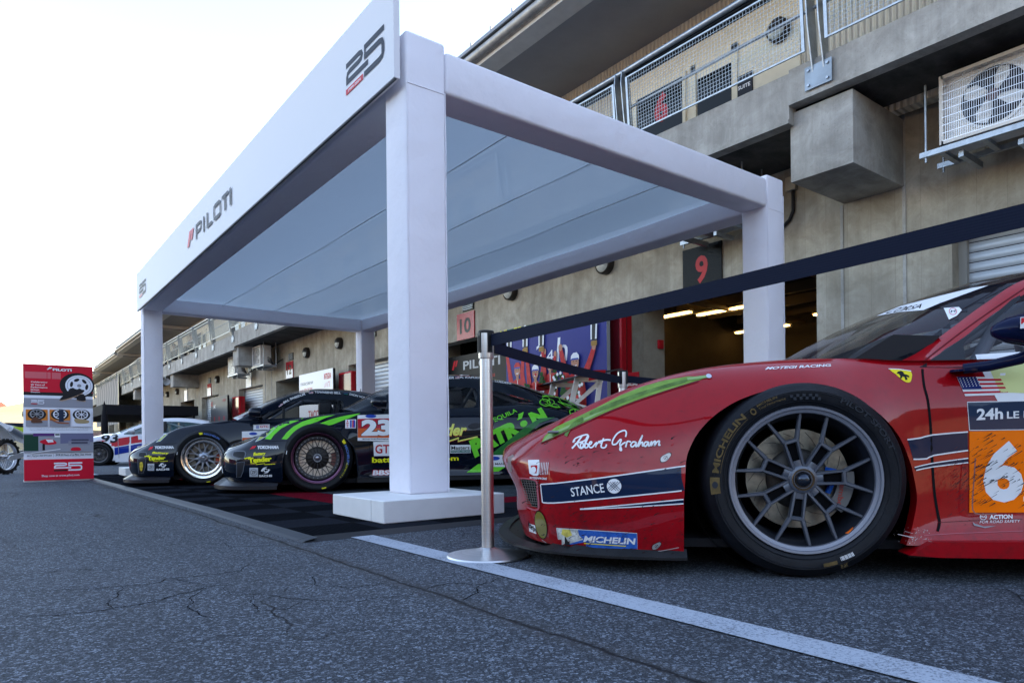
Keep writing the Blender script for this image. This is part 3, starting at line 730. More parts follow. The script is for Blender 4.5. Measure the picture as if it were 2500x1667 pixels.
# podium banner: a generic podium celebration
o, a = board(8.88, 3.07, .35, 2.92, 'large podium photo banner of red suited drivers lifting trophies beside the open garage', SILV)
BL = mat('print_blue', (.030, .035, .20), .5); GR = mat('print_green', (.015, .13, .09), .5); SK = mat('print_skin', (.50, .24, .15), .6); LF = mat('print_leaf', (.025, .08, .02), .7, var=.5, vscale=25); RS = mat('print_suit', (.50, .02, .025), .5, var=.3, vscale=12)
a.rect(0, .35, 3.07, 2.92, BL); a.rect(0, 2.76, 3.07, 2.92, GR)
a.text('2', 1.04, 2.12, 1.32, 2.46, WHITE, 0); a.text('4', 1.36, 2.08, 1.58, 2.32, WHITE, 0); a.text('h', 1.66, 2.06, 1.98, 2.54, WHITE, .0, shear=.06)
def podium_man(x, z, s_, cap, arm, trophy):
    a.poly([(x-.34*s_, .9), (x-.32*s_, z-.60*s_), (x-.24*s_, z-.30*s_), (x-.06*s_, z-.20*s_), (x+.06*s_, z-.20*s_), (x+.24*s_, z-.30*s_), (x+.32*s_, z-.60*s_), (x+.34*s_, .9)], RS)
    a.line([(x, z-.2*s_), (x+.01, 1.0)], .02, WHITE)
    for dx, top in arm:
        a.line([(x+.24*s_*(1 if dx > 0 else -1), z-.36*s_), (x+dx*.75, z-.05*s_), (x+dx, top)], (.19*s_, .11*s_), RS, 4)
        a.ell(x+dx, top+.03, .06*s_, .075*s_, SK)
    a.poly([(x-.05*s_, z-.24*s_), (x+.05*s_, z-.24*s_), (x+.05*s_, z), (x-.05*s_, z)], SK)
    a.ell(x, z, .118*s_, .155*s_, SK)
    a.poly([(x-.13*s_, z+.05*s_), (x-.12*s_, z+.14*s_), (x-.05*s_, z+.20*s_), (x+.06*s_, z+.20*s_), (x+.12*s_, z+.14*s_), (x+.13*s_, z+.05*s_), (x, z+.07*s_)], cap); a.poly([(x-.14*s_, z+.05*s_), (x+.12*s_, z+.05*s_), (x+.10*s_, z+.085*s_), (x-.10*s_, z+.085*s_)], BLUEV)
    a.line([(x-.05*s_, z-.065*s_), (x, z-.085*s_), (x+.05*s_, z-.06*s_)], .022*s_, WHITE); a.line([(x-.065*s_, z+.02*s_), (x-.025*s_, z+.02*s_)], .014*s_, BLACKV); a.line([(x+.025*s_, z+.02*s_), (x+.065*s_, z+.02*s_)], .014*s_, BLACKV)
    if trophy:
        tx, tz = trophy
        a.poly([(tx-.07, tz), (tx+.07, tz), (tx+.09, tz+.30), (tx-.09, tz+.30)], BLACKV); a.poly([(tx-.09, tz+.02), (tx-.055, tz+.02), (tx-.05, tz+.38), (tx-.085, tz+.38)], WHITE); a.poly([(tx+.03, tz+.02), (tx+.075, tz+.02), (tx+.09, tz+.38), (tx+.055, tz+.38)], WHITE); a.ell(tx, tz+.42, .05, .05, WHITE, 8)
        a.rect(tx-.08, tz-.10, tx+.08, tz-.01, mat('print_wood', (.35, .20, .05), .6))
podium_man(.40, 2.00, .86, RS, ((-.36, 2.35), (.22, 2.35)), (.13, 2.42)); podium_man(1.02, 1.90, .84, WHITE, ((-.30, 2.42), (.30, 2.28)), (.70, 2.46))
podium_man(1.50, 2.00, .72, GREY, ((-.24, 2.32), (.16, 2.2)), (1.24, 2.42)); podium_man(2.25, 2.00, .92, WHITE, ((-.42, 2.30), (.52, 2.22)), (2.78, 2.36))
rr = random.Random(4)
for cx, dz_ in ((1.02, 0), (1.50, .1), (2.25, .08)):
    for i in range(44):
        t = i/43*math.pi; px = cx+.27*math.cos(t+math.pi)+rr.uniform(-.07, .07); pz = 1.72+dz_-.62*math.sin(t)+rr.uniform(-.08, .08)
        a.ell(px, pz, .065, .05, LF, 7)
    for i in range(24):
        t = rr.uniform(0, math.pi); px = cx+.27*math.cos(t+math.pi)+rr.uniform(-.08, .08); pz = 1.72+dz_-.62*math.sin(t)+rr.uniform(-.08, .08)
        a.ell(px, pz, .036, .036, WHITE if i % 3 else REDV, 7)
a.text('blk  EF', .02, 2.79, .75, 2.88, YEL, .02)
a.build('printed_face', o)
# white car advert
o, a = board(21.46, 3.09, .3, 3.05, 'white car advert board standing against the wall between two garages', BLACKV)
a.rect(0, .3, 3.09, 3.05, WHITE); a.text('ITS LINE LEGACY JOURNEY NOW', .15, 2.62, 1.35, 2.75, INK, .02)
for i, t in enumerate(('ACURA CORE TYPE S', 'GRAND SERIES')): a.text(t, .45, 2.42-.18*i, 1.3-.2*i, 2.53-.18*i, REDV, .02)
for i in range(4): a.text('SPLIT', .13, 2.40-.13*i, .38, 2.50-.13*i, REDV, .02)
a.text('INTEGRA', 2.35, 2.72, 2.95, 2.92, REDV, .03); a.line([(2.4, 2.45), (2.46, 2.6), (2.5, 2.45), (2.58, 2.62), (2.62, 2.45), (2.7, 2.62), (2.85, 2.62), (2.78, 2.45)], .025, REDV)
a.text('TACOMA', .9, 1.45, 2.4, 1.72, REDV, .03); a.text('TURBO S', .5, .78, 2.6, 1.08, REDV, .03)
a.build('printed_face', o)
o, a = board(34.06, 3.09, .3, 3.0, 'dark poster board with red figures on the wall beyond the two black cars', BLACKV)
DG = mat('print_charcoal', (.05, .055, .065), .5); DR = mat('print_dull_red', (.35, .02, .04), .6)
a.rect(0, .3, 3.09, 3.0, DG)
for i in range(9):
    x_ = .4+i*.30; z_ = 1.0+.5*math.sin(i*2.1); a.ell(x_, z_+.5, .09, .12, DR, 9); a.poly([(x_-.14, z_-.5), (x_-.10, z_+.3), (x_+.10, z_+.36), (x_+.16, z_-.6)], DR)
a.text('FAST', .12, 2.55, .45, 2.80, DR, .04); a.text('LANE', .6, 2.45, .95, 2.62, WHITE, .02); a.text('RACING', 2.3, 2.72, 2.8, 2.84, DR, .02)
a.build('printed_face', o)
o, a = board(46.66, 3.09, .3, 3.0, 'grey board with a blue edge on the wall behind the white race car', BLUEV)
a.rect(0, .3, 2.7, 3.0, GREY); a.build('printed_face', o)
# black backdrop with lettering inside garage 10
o = empty('black_backdrop', (9.95, 12.6, gz(14)), label='black backdrop reading PILOTI in the garage doorway behind the near stanchion', cat='backdrop')
mb = MB(); mb.rbox(0, .06, 0, 3.4, 0, 2.80, mat('backdrop_black', (.006, .006, .007), .5), .01, 1); mb.build('panel', o)
a = Art(plane_fn((-.001, 3.4, 0), (0, -1, 0), (0, 0, 1), (-1, 0, 0)), off=.001)
a.poly([(.34, 2.44), (.43, 2.44), (.54, 2.68), (.45, 2.68)], REDV); a.poly([(.50, 2.52), (.57, 2.52), (.64, 2.68), (.57, 2.68)], REDV)
a.text('PILOTI', .90, 2.40, 2.54, 2.63, mat('grey_white_print', (.50, .50, .50), .5), .02)
for x_, t in ((1.25, '1999'), (2.1, '2003')): a.text(t, x_, 2.12, x_+.22, 2.20, mat('sign_red'), .02)
a.build('lettering', o)
o = empty('wall_shelf', (9.72, 14.9, 0), label='pale shelf in front of the black backdrop above the black race car', cat='shelf')
mb = MB(); mb.rbox(0, .22, -.1, 1.0, 2.12, 2.17, WHITE, .008); mb.build('board', o)
for q in (0, .85):
    mb = MB(); mb.box(.19, .22, q, q+.03, 1.85, 2.12, BPL); mb.build('bracket', o, 0)
# small red team sign behind the far stanchion
o = empty('red_sign', (7.6, 7.05, 0), label='small red sign on a post ending in B RACING behind the far stanchion', cat='sign')
mb = MB(); mb.rbox(-.01, .02, -.20, .20, 1.22, 1.46, REDG, .01); mb.build('board', o)
mb = MB(); mb.tube([(.02, 0, 0), (.02, 0, 1.1)], .015, BPL); mb.lathe([(0, 0), (.15, 0), (.15, .02), (0, .03)], BPL, 16, axis='Z'); mb.build('post', o)
a = Art(plane_fn((-.012, .20, 1.22), (0, -1, 0), (0, 0, 1), (-1, 0, 0)), off=.001); a.text('B RACING', .14, .04, .38, .09, WHITE, .03); a.build('lettering', o)
# wooden stool in front of the banner
WD = mat('stool_wood', (.16, .08, .04), .5)
for (x_, y_, lab) in ((8.3, 9.9, 'dark wooden stool standing in front of the podium banner'),):
    o = empty('bar_stool', (x_, y_, -.04), label=lab, cat='stool')
    mb = MB(); mb.rbox(-.17, .17, -.17, .17, .98, 1.02, WD, .008); mb.build('seat', o)
    for a_ in (-.15, .15):
        for b_ in (-.15, .15):
            mb = MB(); mb.box(a_-.016, a_+.016, b_-.016, b_+.016, 0, .98, WD); mb.build('leg', o, 0)
    mb = MB(); mb.box(-.15, .15, -.162, -.138, .3, .33, WD); mb.box(-.15, .15, .138, .162, .3, .33, WD); mb.build('stretcher', o, 0)
# far end: mesh screen, black marquee, closed parasol
o = empty('black_marquee', (0, 0, 0), label='flat black marquee roof beyond the white race car', cat='marquee')
BF = mat('black_fabric', (.010, .010, .013), .8)
gm = gz(45)
mb = MB(); mb.box(4.3, 8.6, 38, 52, gm+2.22, gm+2.70, BF); mb.build('roof', o, 0)
for x_, y_ in ((4.4, 38.1), (4.4, 51.9), (8.4, 38.1), (8.4, 51.9)):
    mb = MB(); mb.box(x_-.05, x_+.05, y_-.05, y_+.05, gm, gm+2.25, BPL); mb.build('post', o, 0)
mb = MB(); mb.box(5.0, 5.04, 43, 51.5, gm, gm+1.5, mat('crimson_print', (.10, .02, .03), .6, var=.6, vscale=3)); mb.build('side_panel', o, 0)
mb = MB(); mb.box(6.3, 6.34, 38.6, 41, gm, gm+2.0, mat('grey_panel', (.13, .13, .14), .6, var=.5, vscale=2)); mb.build('side_panel', o, 0)
o = empty('closed_parasol', (4.2, 36.4, gz(36)), label='closed black parasol beside the black marquee', cat='parasol')
mb = MB(); mb.lathe([(.04, 1.0), (.15, 1.25), (.14, 1.9), (.08, 2.4), (.03, 2.62), (.001, 2.72)], BF, 10, axis='Z'); mb.build('canopy', o, 50)
mb = MB(); mb.tube([(0, 0, 0), (0, 0, 1.4)], .025, BPL); mb.lathe([(0, 0), (.35, 0), (.35, .06), (0, .08)], BPL, 16, axis='Z'); mb.build('pole', o, 40)
g = NG('screen_mesh'); x, y, z = g.xyz(); wv = g.math('SINE', g.math('ADD', g.math('MULTIPLY', y, 4.5), g.math('MULTIPLY', g.math('SINE', g.math('MULTIPLY', z, 3.0)), 1.2)))
SCR = g.out(g.mix(g.math('MULTIPLY', g.math('GREATER_THAN', wv, .55), .4), (.16, .16, .17), (.45, .43, .42)), .7)
o = empty('wrap_screen', (7.9, 66, 0), label='grey patterned screen hung from the far end of the balcony', cat='screen')
mb = MB(); mb.box(0, .06, -6, 8, 2.0, 5.6, SCR); mb.build('screen', o, 0)
mb = MB(); mb.box(-.06, 0, -6.3, -5.9, 1.6, 5.8, BPL); mb.build('post', o, 0)
o = empty('loudspeaker', (8.0, 43.0, 3.95), label='grey horn loudspeaker on the balcony edge beside the front left canopy post', cat='loudspeaker')
mb = MB(); mb.lathe([(.02, .1), (.05, 0), (.10, -.15), (.20, -.3), (.19, -.3), (.001, -.1)], mat('horn_grey', (.4, .42, .44), .5), 18, axis='Y'); mb.build('horn', o, 40)
mb = MB(); mb.box(-.02, .02, .0, .05, 0, .35, GALV); mb.build('bracket', o, 0)
# ================================================================== CANOPY TENT
def make_fabric(name, col, tr=.0, tl=.3, bump=.25, gridk=0):
    m = bpy.data.materials.new(name); m.use_nodes = True; MATS[name] = m
    n = m.node_tree.nodes; l = m.node_tree.links; p = n['Principled BSDF']; o = n['Material Output']
    p.inputs['Base Color'].default_value = (*col, 1); p.inputs['Roughness'].default_value = .9; p.inputs['Specular IOR Level'].default_value = .05
    tc = n.new('ShaderNodeTexCoord'); b = n.new('ShaderNodeTexNoise'); b.inputs['Scale'].default_value = 5; b.inputs['Detail'].default_value = 8
    l.new(tc.outputs['Object'], b.inputs['Vector']); bp = n.new('ShaderNodeBump'); bp.inputs['Strength'].default_value = bump; bp.inputs['Distance'].default_value = .03
    l.new(b.outputs[0], bp.inputs['Height']); l.new(bp.outputs[0], p.inputs['Normal'])
    t = n.new('ShaderNodeBsdfTranslucent'); t.inputs[0].default_value = (*col, 1)
    mx = n.new('ShaderNodeMixShader'); mx.inputs[0].default_value = tl; l.new(p.outputs[0], mx.inputs[1]); l.new(t.outputs[0], mx.inputs[2])
    last = mx
    if tr:
        q = n.new('ShaderNodeBsdfTransparent'); m2 = n.new('ShaderNodeMixShader'); m2.inputs[0].default_value = tr
        l.new(mx.outputs[0], m2.inputs[1]); l.new(q.outputs[0], m2.inputs[2]); last = m2
    l.new(last.outputs[0], o.inputs[0]); return m
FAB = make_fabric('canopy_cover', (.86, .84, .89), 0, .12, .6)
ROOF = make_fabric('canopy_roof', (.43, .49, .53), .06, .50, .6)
PX = (2.064, 6.008); PY = (3.744, 12.85); PS = .288
T = empty('canopy_tent', (2.2, 3.9, 0), label='white fabric covered display canopy over the black race cars with a printed front fascia', cat='canopy')
def tp(mb, name, smooth=30, parent=None):
    o = mb.build(name, parent or T, smooth)
    if not parent: o.matrix_parent_inverse = Matrix.Translation((-2.2, -3.9, 0))
    return o
PLW = mat('plinth_white', (.70, .70, .69), .5, var=.05, vscale=6)
for i, x in enumerate(PX):
    for j, y in enumerate(PY):
        g_ = gz(y)
        mb = MB(); mb.rbox(x, x+PS, y, y+PS, g_+.14, 3.03, FAB, .022); 
        tp(mb, 'pillar')
        rs_ = random.Random(int(x*10+y)); mb = MB()
        for sx_, sy_ in ((x+.004, y+.001), (x+PS*.985, y+.001)):
            mb.tube([(sx_+rs_.uniform(-.002, .003), sy_+rs_.uniform(-.001, .002), g_+.15+k*.16) for k in range(17 if x < 3 else 18)], .0042, FAB, 5)
        mb.tube([(x+.01, y-.001, 2.70), (x+PS-.01, y-.001, 2.702)], .003, FAB, 5)
        tp(mb, 'cover_seam', 60)
        mb = MB(); a, b = x-.332, y-.30
        mb.rbox(a, a+.836, b, b+.155, g_+.018, g_+.145, PLW, .004, 1); mb.rbox(a, a+.836, b+.161, b+.708, g_+.018, g_+.1445, PLW, .004, 1)
        tp(mb, 'plinth')
x0, x1 = PX[0]+PS, PX[1]; y0, y1 = PY[0]+PS, PY[1]
def wavy_beam(ax, a0, a1, c0, c1):
    # beam with a gathered upper hem: small bumps along the top edge
    mb = MB()
    if ax == 'X': mb.rbox(a0, a1, c0, c1, 2.715, 2.99, FAB, .024)
    else: mb.rbox(c0, c1, a0, a1, 2.715, 2.99, FAB, .024)
    return mb
for y in PY: tp(wavy_beam('X', x0+.006, x1-.004, y+.004, y+PS-.004), 'beam')
for x in PX: tp(wavy_beam('Y', y0+.006, y1-.004, x+.004, x+PS-.004), 'beam')
# roof sheet with gentle sag between seams
mb = MB(); NX, NY = 44, 40; vs = []
seams = [0, .27, .52, .77, 1]
for j in range(NY+1):
    for i in range(NX+1):
        u, v = i/NX, j/NY
        k = max(q for q in range(4) if u >= seams[q]-1e-9); t = (u-seams[k])/(seams[k+1]-seams[k])
        sg = -.035*math.sin(math.pi*t)*min(1, 4*math.sin(math.pi*v))-.02*math.sin(math.pi*v)+.008*math.sin(v*19+u*7)
        vs.append((x0-.02+u*(x1-x0+.04), y0-.02+v*(y1-y0+.04), 2.93+sg))
mb.add(vs, [(j*(NX+1)+i, j*(NX+1)+i+1, (j+1)*(NX+1)+i+1, (j+1)*(NX+1)+i) for j in range(NY) for i in range(NX)], ROOF)
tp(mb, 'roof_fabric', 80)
mb = MB()
for s_ in seams[1:-1]:
    x = x0-.02+s_*(x1-x0+.04); mb.tube([(x, y0, 2.926), (x, (y0+y1)/2, 2.905), (x, y1, 2.926)], .006, mat('seam_cord', (.66, .70, .72), .8), 6)
tp(mb, 'roof_seam', 60)
# fascia sign
mb = MB(); mb.rbox(1.98, 2.022, 3.74, 12.95, 2.70, 3.32, mat('fascia_white', (.74, .74, .77), .55), .002, 1)
fa = tp(mb, 'fascia_sign', 30)
mb = MB(); mb.box(1.985, 2.0, 3.745, 12.945, 2.692, 2.699, mat('fascia_edge_dark', (.06, .065, .075), .5)); e = mb.build('edge_trim', fa, 0)
a = Art(plane_fn((1.979, 0, 0), (0, -1, 0), (0, 0, 1), (-1, 0, 0)), off=.0008)
def logo25(a, x0, z0, x1, z1, ink, red=REDV, bar=True, w_=None):
    W, H = x1-x0, z1-z0; t = H*.19
    def p(u, v): return (x0+u*W, z0+v*H)
    a.line([p(0, .90), p(.37, .90), p(.43, .86), p(.45, .76), p(.43, .64), p(.37, .59), p(.12, .59), p(.045, .55), p(.025, .44), p(.025, .32)], t, ink)
    a.line([p(0, .30), p(.90, .30)], t, ink)       # shared base of the 2 running into the 5
    a.line([p(.98, .90), p(.50, .90)], t, ink); a.line([p(.525, .96), p(.525, .60)], t*.55, ink)
    a.line([p(.50, .58), p(.90, .58)], t, ink); 
    a.line([p(.88, .58), p(.965, .52), p(.985, .40), p(.985, .22), p(.95, .09), p(.88, .06)], t, ink); a.line([p(.50, .06), p(.89, .06)], t, ink)
    if bar: a.rect(*p(0, -.04), *p(.47, .13), red); a.text('1999-2024', *p(.07, .01), *p(.41, .085), WHITE, .02)
def logo25b(a, x0, z0, x1, z1, ink, red=REDV):
    W, H = x1-x0, z1-z0; t = H*.165
    def p(u, v): return (x0+u*W, z0+v*H)
    # "2": top bar, bowl, return bar, lower-left bowl, base bar that continues into the 5
    a.line([p(0, .915), p(.36, .915), p(.42, .88), p(.44, .80), p(.42, .715), p(.36, .68), p(.10, .68), p(.045, .64), p(.03, .56), p(.03, .36)], t, ink)
    a.line([p(.0, .40), p(.60, .40)], t, ink)
    # "5": top bar, stem, middle bar, bowl, bottom bar
    a.line([p(1.0, .915), p(.50, .915)], t, ink); a.line([p(.525, .99), p(.525, .64)], t*.62, ink)
    a.line([p(.44, .40+.28), p(.44, .68)], t*.1, ink)
    a.line([p(.50, .64), p(.88, .64), p(.95, .60), p(.97, .50), p(.97, .26), p(.95, .17), p(.88, .13), p(.50, .13)], t, ink)
    a.rect(*p(0, .02), *p(.47, .19), red); a.text('1999-2024', *p(.07, .065), *p(.41, .145), WHITE, .02)
logo25b(a, -4.437, 2.862, -3.863, 3.085, INK)
logo25b(a, -12.66, 2.862, -12.08, 3.085, INK)
a.poly([(-9.215, 2.90), (-9.10, 2.90), (-8.98, 3.078), (-9.09, 3.078)], REDV); a.poly([(-9.03, 2.955), (-8.94, 2.955), (-8.865, 3.078), (-8.96, 3.078)], REDV)
xx = [-8.76, -8.40, -8.27, -8.02, -7.60, -7.35]
# drawn capitals so the lettering is squared like the sign
def capital(ch, x, w_, z0=2.90, z1=3.078, t=.036):
    h = z1-z0; m_ = INK
    if ch == 'P': a.rect(x, z0, x+t*1.4, z1, m_); a.line([(x+.02, z1-t/2), (x+w_*.75, z1-t/2), (x+w_*.93, z1-h*.14), (x+w_*.96, z1-h*.33), (x+w_*.90, z1-h*.50), (x+w_*.75, z1-h*.58), (x+.02, z1-h*.58)], t, m_)
    if ch == 'I': a.rect(x, z0, x+t*1.5, z1, m_)
    if ch == 'L': a.rect(x, z0, x+t*1.4, z1, m_); a.rect(x, z0, x+w_, z0+t, m_)
    if ch == 'O': a.line([(x+w_*.25, z0+t/2), (x+w_*.75, z0+t/2), (x+w_*.92, z0+h*.15), (x+w_*.95, z0+h*.5), (x+w_*.92, z0+h*.85), (x+w_*.75, z1-t/2), (x+w_*.25, z1-t/2), (x+w_*.08, z0+h*.85), (x+w_*.05, z0+h*.5), (x+w_*.08, z0+h*.15)], t*1.1, m_, closed=True)
    if ch == 'T': a.rect(x, z1-t, x+w_, z1, m_); a.rect(x+w_/2-t*.7, z0, x+w_/2+t*.7, z1, m_)
for ch, x, w_ in (('P', -8.76, .27), ('I', -8.40, .1), ('L', -8.24, .24), ('O', -7.94, .29), ('T', -7.60, .25), ('I', -7.30, .1)): capital(ch, x, w_)
a.build('lettering', fa)
# ================================================================== FLOOR TILES
g = NG('floor_tiles'); x, y, z = g.xyz(); TS = .385
fx = g.math('DIVIDE', g.math('SUBTRACT', x, 1.25), TS); fy = g.math('DIVIDE', g.math('SUBTRACT', y, 3.25), TS)
ix, iy = g.math('FLOOR', fx), g.math('FLOOR', fy)
mn = g.math('MINIMUM', g.math('MINIMUM', ix, g.math('SUBTRACT', 13.0, ix)), iy)
isred = g.math('COMPARE', mn, 2.0, .5); isg = g.math('GREATER_THAN', mn, 2.5)
par = g.math('MODULO', g.math('ADD', ix, iy), 2.0)
sx = g.math('SINE', g.math('MULTIPLY', x, 6.2832/TS*16)); sy = g.math('SINE', g.math('MULTIPLY', y, 6.2832/TS*16))
rib = g.mix(par, sx, sy)
ribf = g.add('SeparateColor', i_0=rib).outputs[0]
sel = g.math('GREATER_THAN', ribf, .1)
hole = g.math('MULTIPLY', sx, sy)
c = g.mix(g.noise(3, 5), (.005, .006, .008), (.011, .013, .016)); c = g.mix(g.math('MULTIPLY', par, .6), c, (.030, .034, .044)); c = g.mix(isred, c, (.20, .008, .020)); c = g.mix(isg, c, g.mix(g.math('GREATER_THAN', hole, .25), (.10, .12, .14), (.02, .02, .02)))
c = g.mix(g.math('MULTIPLY', g.math('LESS_THAN', ribf, .0), .7), c, (.006, .006, .007))
ex = g.math('FRACT', fx); ey = g.math('FRACT', fy)
ed = g.math('MINIMUM', g.math('MINIMUM', ex, g.math('SUBTRACT', 1.0, ex)), g.math('MINIMUM', ey, g.math('SUBTRACT', 1.0, ey)))
c = g.mix(g.math('LESS_THAN', ed, .012), c, (.008, .008, .008))
g.p.inputs['Specular IOR Level'].default_value = 0
TIL = g.out(c, .6, g.bump(ribf, .5, .004))
MT = empty('floor_mat', (1.25, 3.25, 0), label='interlocking black display floor with a red and grey centre under the canopy', cat='floor mat')
yy = [3.25]+[5+5*i for i in range(0, 2)]+[13.7]; XR = 1.25+TS*14
mb = MB()
mb.add([(x, y, gz(y)+.018) for y in yy for x in (1.25, XR)], [(2*i, 2*i+1, 2*i+3, 2*i+2) for i in range(len(yy)-1)], TIL)
mb.add([(x, y, gz(y)+.018*q) for y in (3.25, 13.7) for x in (1.25, XR) for q in (0, 1)], [(0, 1, 3, 2), (4, 5, 7, 6)], TIL)
o = mb.build('tiles', MT, 0); o.matrix_parent_inverse = Matrix.Translation((-1.25, -3.25, 0))
g = NG('ramp_rubber'); x, y, z = g.xyz(); k = g.math('GREATER_THAN', g.math('SINE', g.math('MULTIPLY', y, 6.2832/.02)), .2); jn = g.math('LESS_THAN', g.math('FRACT', g.math('DIVIDE', g.math('SUBTRACT', y, 3.25), TS)), .02)
g.p.inputs['Specular IOR Level'].default_value = .15
RMP = g.out(g.mix(jn, g.mix(g.math('MULTIPLY', k, .5), (.045, .050, .060), (.022, .024, .028)), (.006, .006, .006)), .5)
mb = MB()
yy2 = [3.18]+yy[1:]
mb.add([(x, y, gz(y)+d) for y in yy2 for x, d in ((1.17, .001), (1.19, .008), (1.249, .019))], [(3*i+k_, 3*i+k_+1, 3*i+k_+4, 3*i+k_+3) for i in range(len(yy2)-1) for k_ in (0, 1)], RMP)
o = mb.build('front_ramp', MT, 0); o.matrix_parent_inverse = Matrix.Translation((-1.25, -3.25, 0))
mb = MB(); mb.add([(1.17, 3.17, .001), (XR, 3.17, .001), (XR, 3.249, .019), (1.25, 3.249, .019)], [(0, 1, 2, 3)], mat('ramp_black', (.02, .02, .022), .5))
o = mb.build('side_ramp', MT, 0); o.matrix_parent_inverse = Matrix.Translation((-1.25, -3.25, 0))
# ================================================================== CRACKS IN THE ASPHALT
CRK = mat('crack_dark', (.014, .014, .015), .95, spec=0)
def gp(x, y):                                            # traced pavement point -> ground
    px, py = 200+x/1.96, 1100+y/1.96
    d = F+rc*((px-1250)/1667)+uc*((1072.5-py)/1667); t = -CAM.z/d.z; q = CAM+d*t; return (q.x, q.y)
cr = [[(0,475),(120,465),(380,455),(560,440),(650,430),(740,420)],[(640,430),(700,462),(860,455),(960,450)],[(-380,690),(-200,672),(0,665),(100,655),(190,650),(300,640),(370,630),(400,615),(480,605),(560,600),(650,590),(720,578),(760,575),(800,545),(820,540)],
 [(190,650),(175,690),(170,700),(140,715),(125,740),(150,755)],[(-390,800),(-200,790),(0,775),(60,770),(150,755),(250,740),(330,725),(400,705),(500,680),(560,665),(600,650),(690,640)],[(690,640),(720,690),(860,685),(1000,710),(1100,715),(1230,720),(1320,722),(1440,700),(1560,690),(1640,665)],
 [(820,540),(930,545),(1010,545),(1100,540),(1140,540)],[(600,650),(520,700),(505,750),(560,780),(640,805)],[(1640,665),(1680,650),(1760,632),(1830,635),(1900,640),(1960,630),(2000,610)],[(1900,645),(1895,680),(1850,700),(1820,720)],
 [(2000,610),(2130,590),(2250,570)],[(450,610),(520,632),(600,640)],[(1140,590),(1100,610),(1120,645),(1300,655),(1420,640),(1480,622)],[(820,690),(840,770),(980,760),(1080,715)],[(150,240),(300,270),(380,300),(560,300)],[(0,330),(180,322),(300,330),(480,345)]]
rk = random.Random(21)
for k_, c_ in enumerate(cr):
    P_ = [gp(*p) for p in c_]
    for it in range(4):
        Q_ = [P_[0]]
        for a_, b_ in zip(P_[:-1], P_[1:]):
            L = math.hypot(b_[0]-a_[0], b_[1]-a_[1]); s_ = .10*L
            Q_ += [((a_[0]+b_[0])/2+rk.uniform(-s_, s_), (a_[1]+b_[1])/2+rk.uniform(-s_, s_)), b_]
        P_ = Q_
    mb = MB(); vs = []; n_ = len(P_)
    for i, p in enumerate(P_):
        q0, q1_ = P_[max(i-1, 0)], P_[min(i+1, n_-1)]; dx, dy = q1_[0]-q0[0], q1_[1]-q0[1]; L = math.hypot(dx, dy) or 1; w_ = rk.uniform(.0008, .0030)*min(1, 4*min(i, n_-1-i)/n_+.3)*(1.2 if k_ in (2, 4, 8, 9) else .8)
        vs += [(p[0]-dy/L*w_, p[1]+dx/L*w_, gz(p[1])+.0015), (p[0]+dy/L*w_, p[1]-dx/L*w_, gz(p[1])+.0015)]
    mb.add(vs, [(2*i, 2*i+1, 2*i+3, 2*i+2) for i in range(n_-1)], CRK); mb.build('asphalt_crack', smooth=0, kind='structure')
# ================================================================== BARRIER POSTS AND BELTS
g = NG('satin_post'); st = g.noise(1.0, 4, .7, vec=g.map((1, 1, 260)))
SAT = g.out(g.ramp(st, [(.3, (.55, .55, .54)), (.7, (.74, .74, .74))]), .36, None, Metallic=1.0)
def stanchion(x, y, lab, rz=0):
    o = empty('barrier_post', (x, y, gz(y)), rz, label=lab, cat='barrier post', group='steel barrier posts')
    mb = MB(); mb.lathe([(.168, .0), (.170, .004), (.166, .010), (.12, .018), (.055, .030), (.034, .036), (.028, .040)], SAT, 64, axis='Z'); b = mb.build('base', o, 40)
    mb = MB(); mb.lathe([(.155, .0008), (.172, .0008), (.172, .004)], BLK, 48, axis='Z'); mb.build('rubber_ring', b, 40)
    mb = MB(); mb.lathe([(.0255, .036), (.0255, .815)], SAT, 36, axis='Z'); mb.build('tube', o, 40)
    mb = MB(); mb.lathe([(.0255, .812), (.0305, .812), (.0315, .818), (.0315, .915)], SAT, 36, axis='Z'); mb.lathe([(.0315, .915), (.0335, .917), (.0335, .924), (.030, .927), (.001, .928)], BPL, 36, axis='Z')
    h = mb.build('head', o, 40)
    mb = MB()
    for a_ in (0, 90, 180, 270):
        rot = Matrix.Rotation(R(a_), 3, 'Z')
        mb.box(.028, .0345, -.011, .011, .835, .916, BPL, rot=rot); mb.box(.031, .036, -.006, .006, .842, .905, mat('slot_dark', (.005, .005, .006), .6), rot=rot)
    mb.build('belt_slot', h, 30)
    return o
stanchion(1.624, 2.294, 'tall brushed steel barrier post standing alone in front of the red car nose', R(-5))
stanchion(3.315, 3.13, 'steel barrier post half hidden behind the nose of the red car', R(20))
stanchion(1.66, -.10, 'steel barrier post at the near end of the longest belt'); stanchion(5.05, 3.62-.5, 'steel barrier post hidden behind the red car fender')
g = NG('belt_webbing'); x, y, z = g.xyz(); 
rb_ = g.math('SINE', g.math('MULTIPLY', z, 6.2832/.0062))
BELT = g.out(g.mix(g.math('MULTIPLY', g.math('GREATER_THAN', rb_, .2), .25), (.007, .010, .024), (.010, .014, .031)), .75, g.bump(rb_, .12, .001))
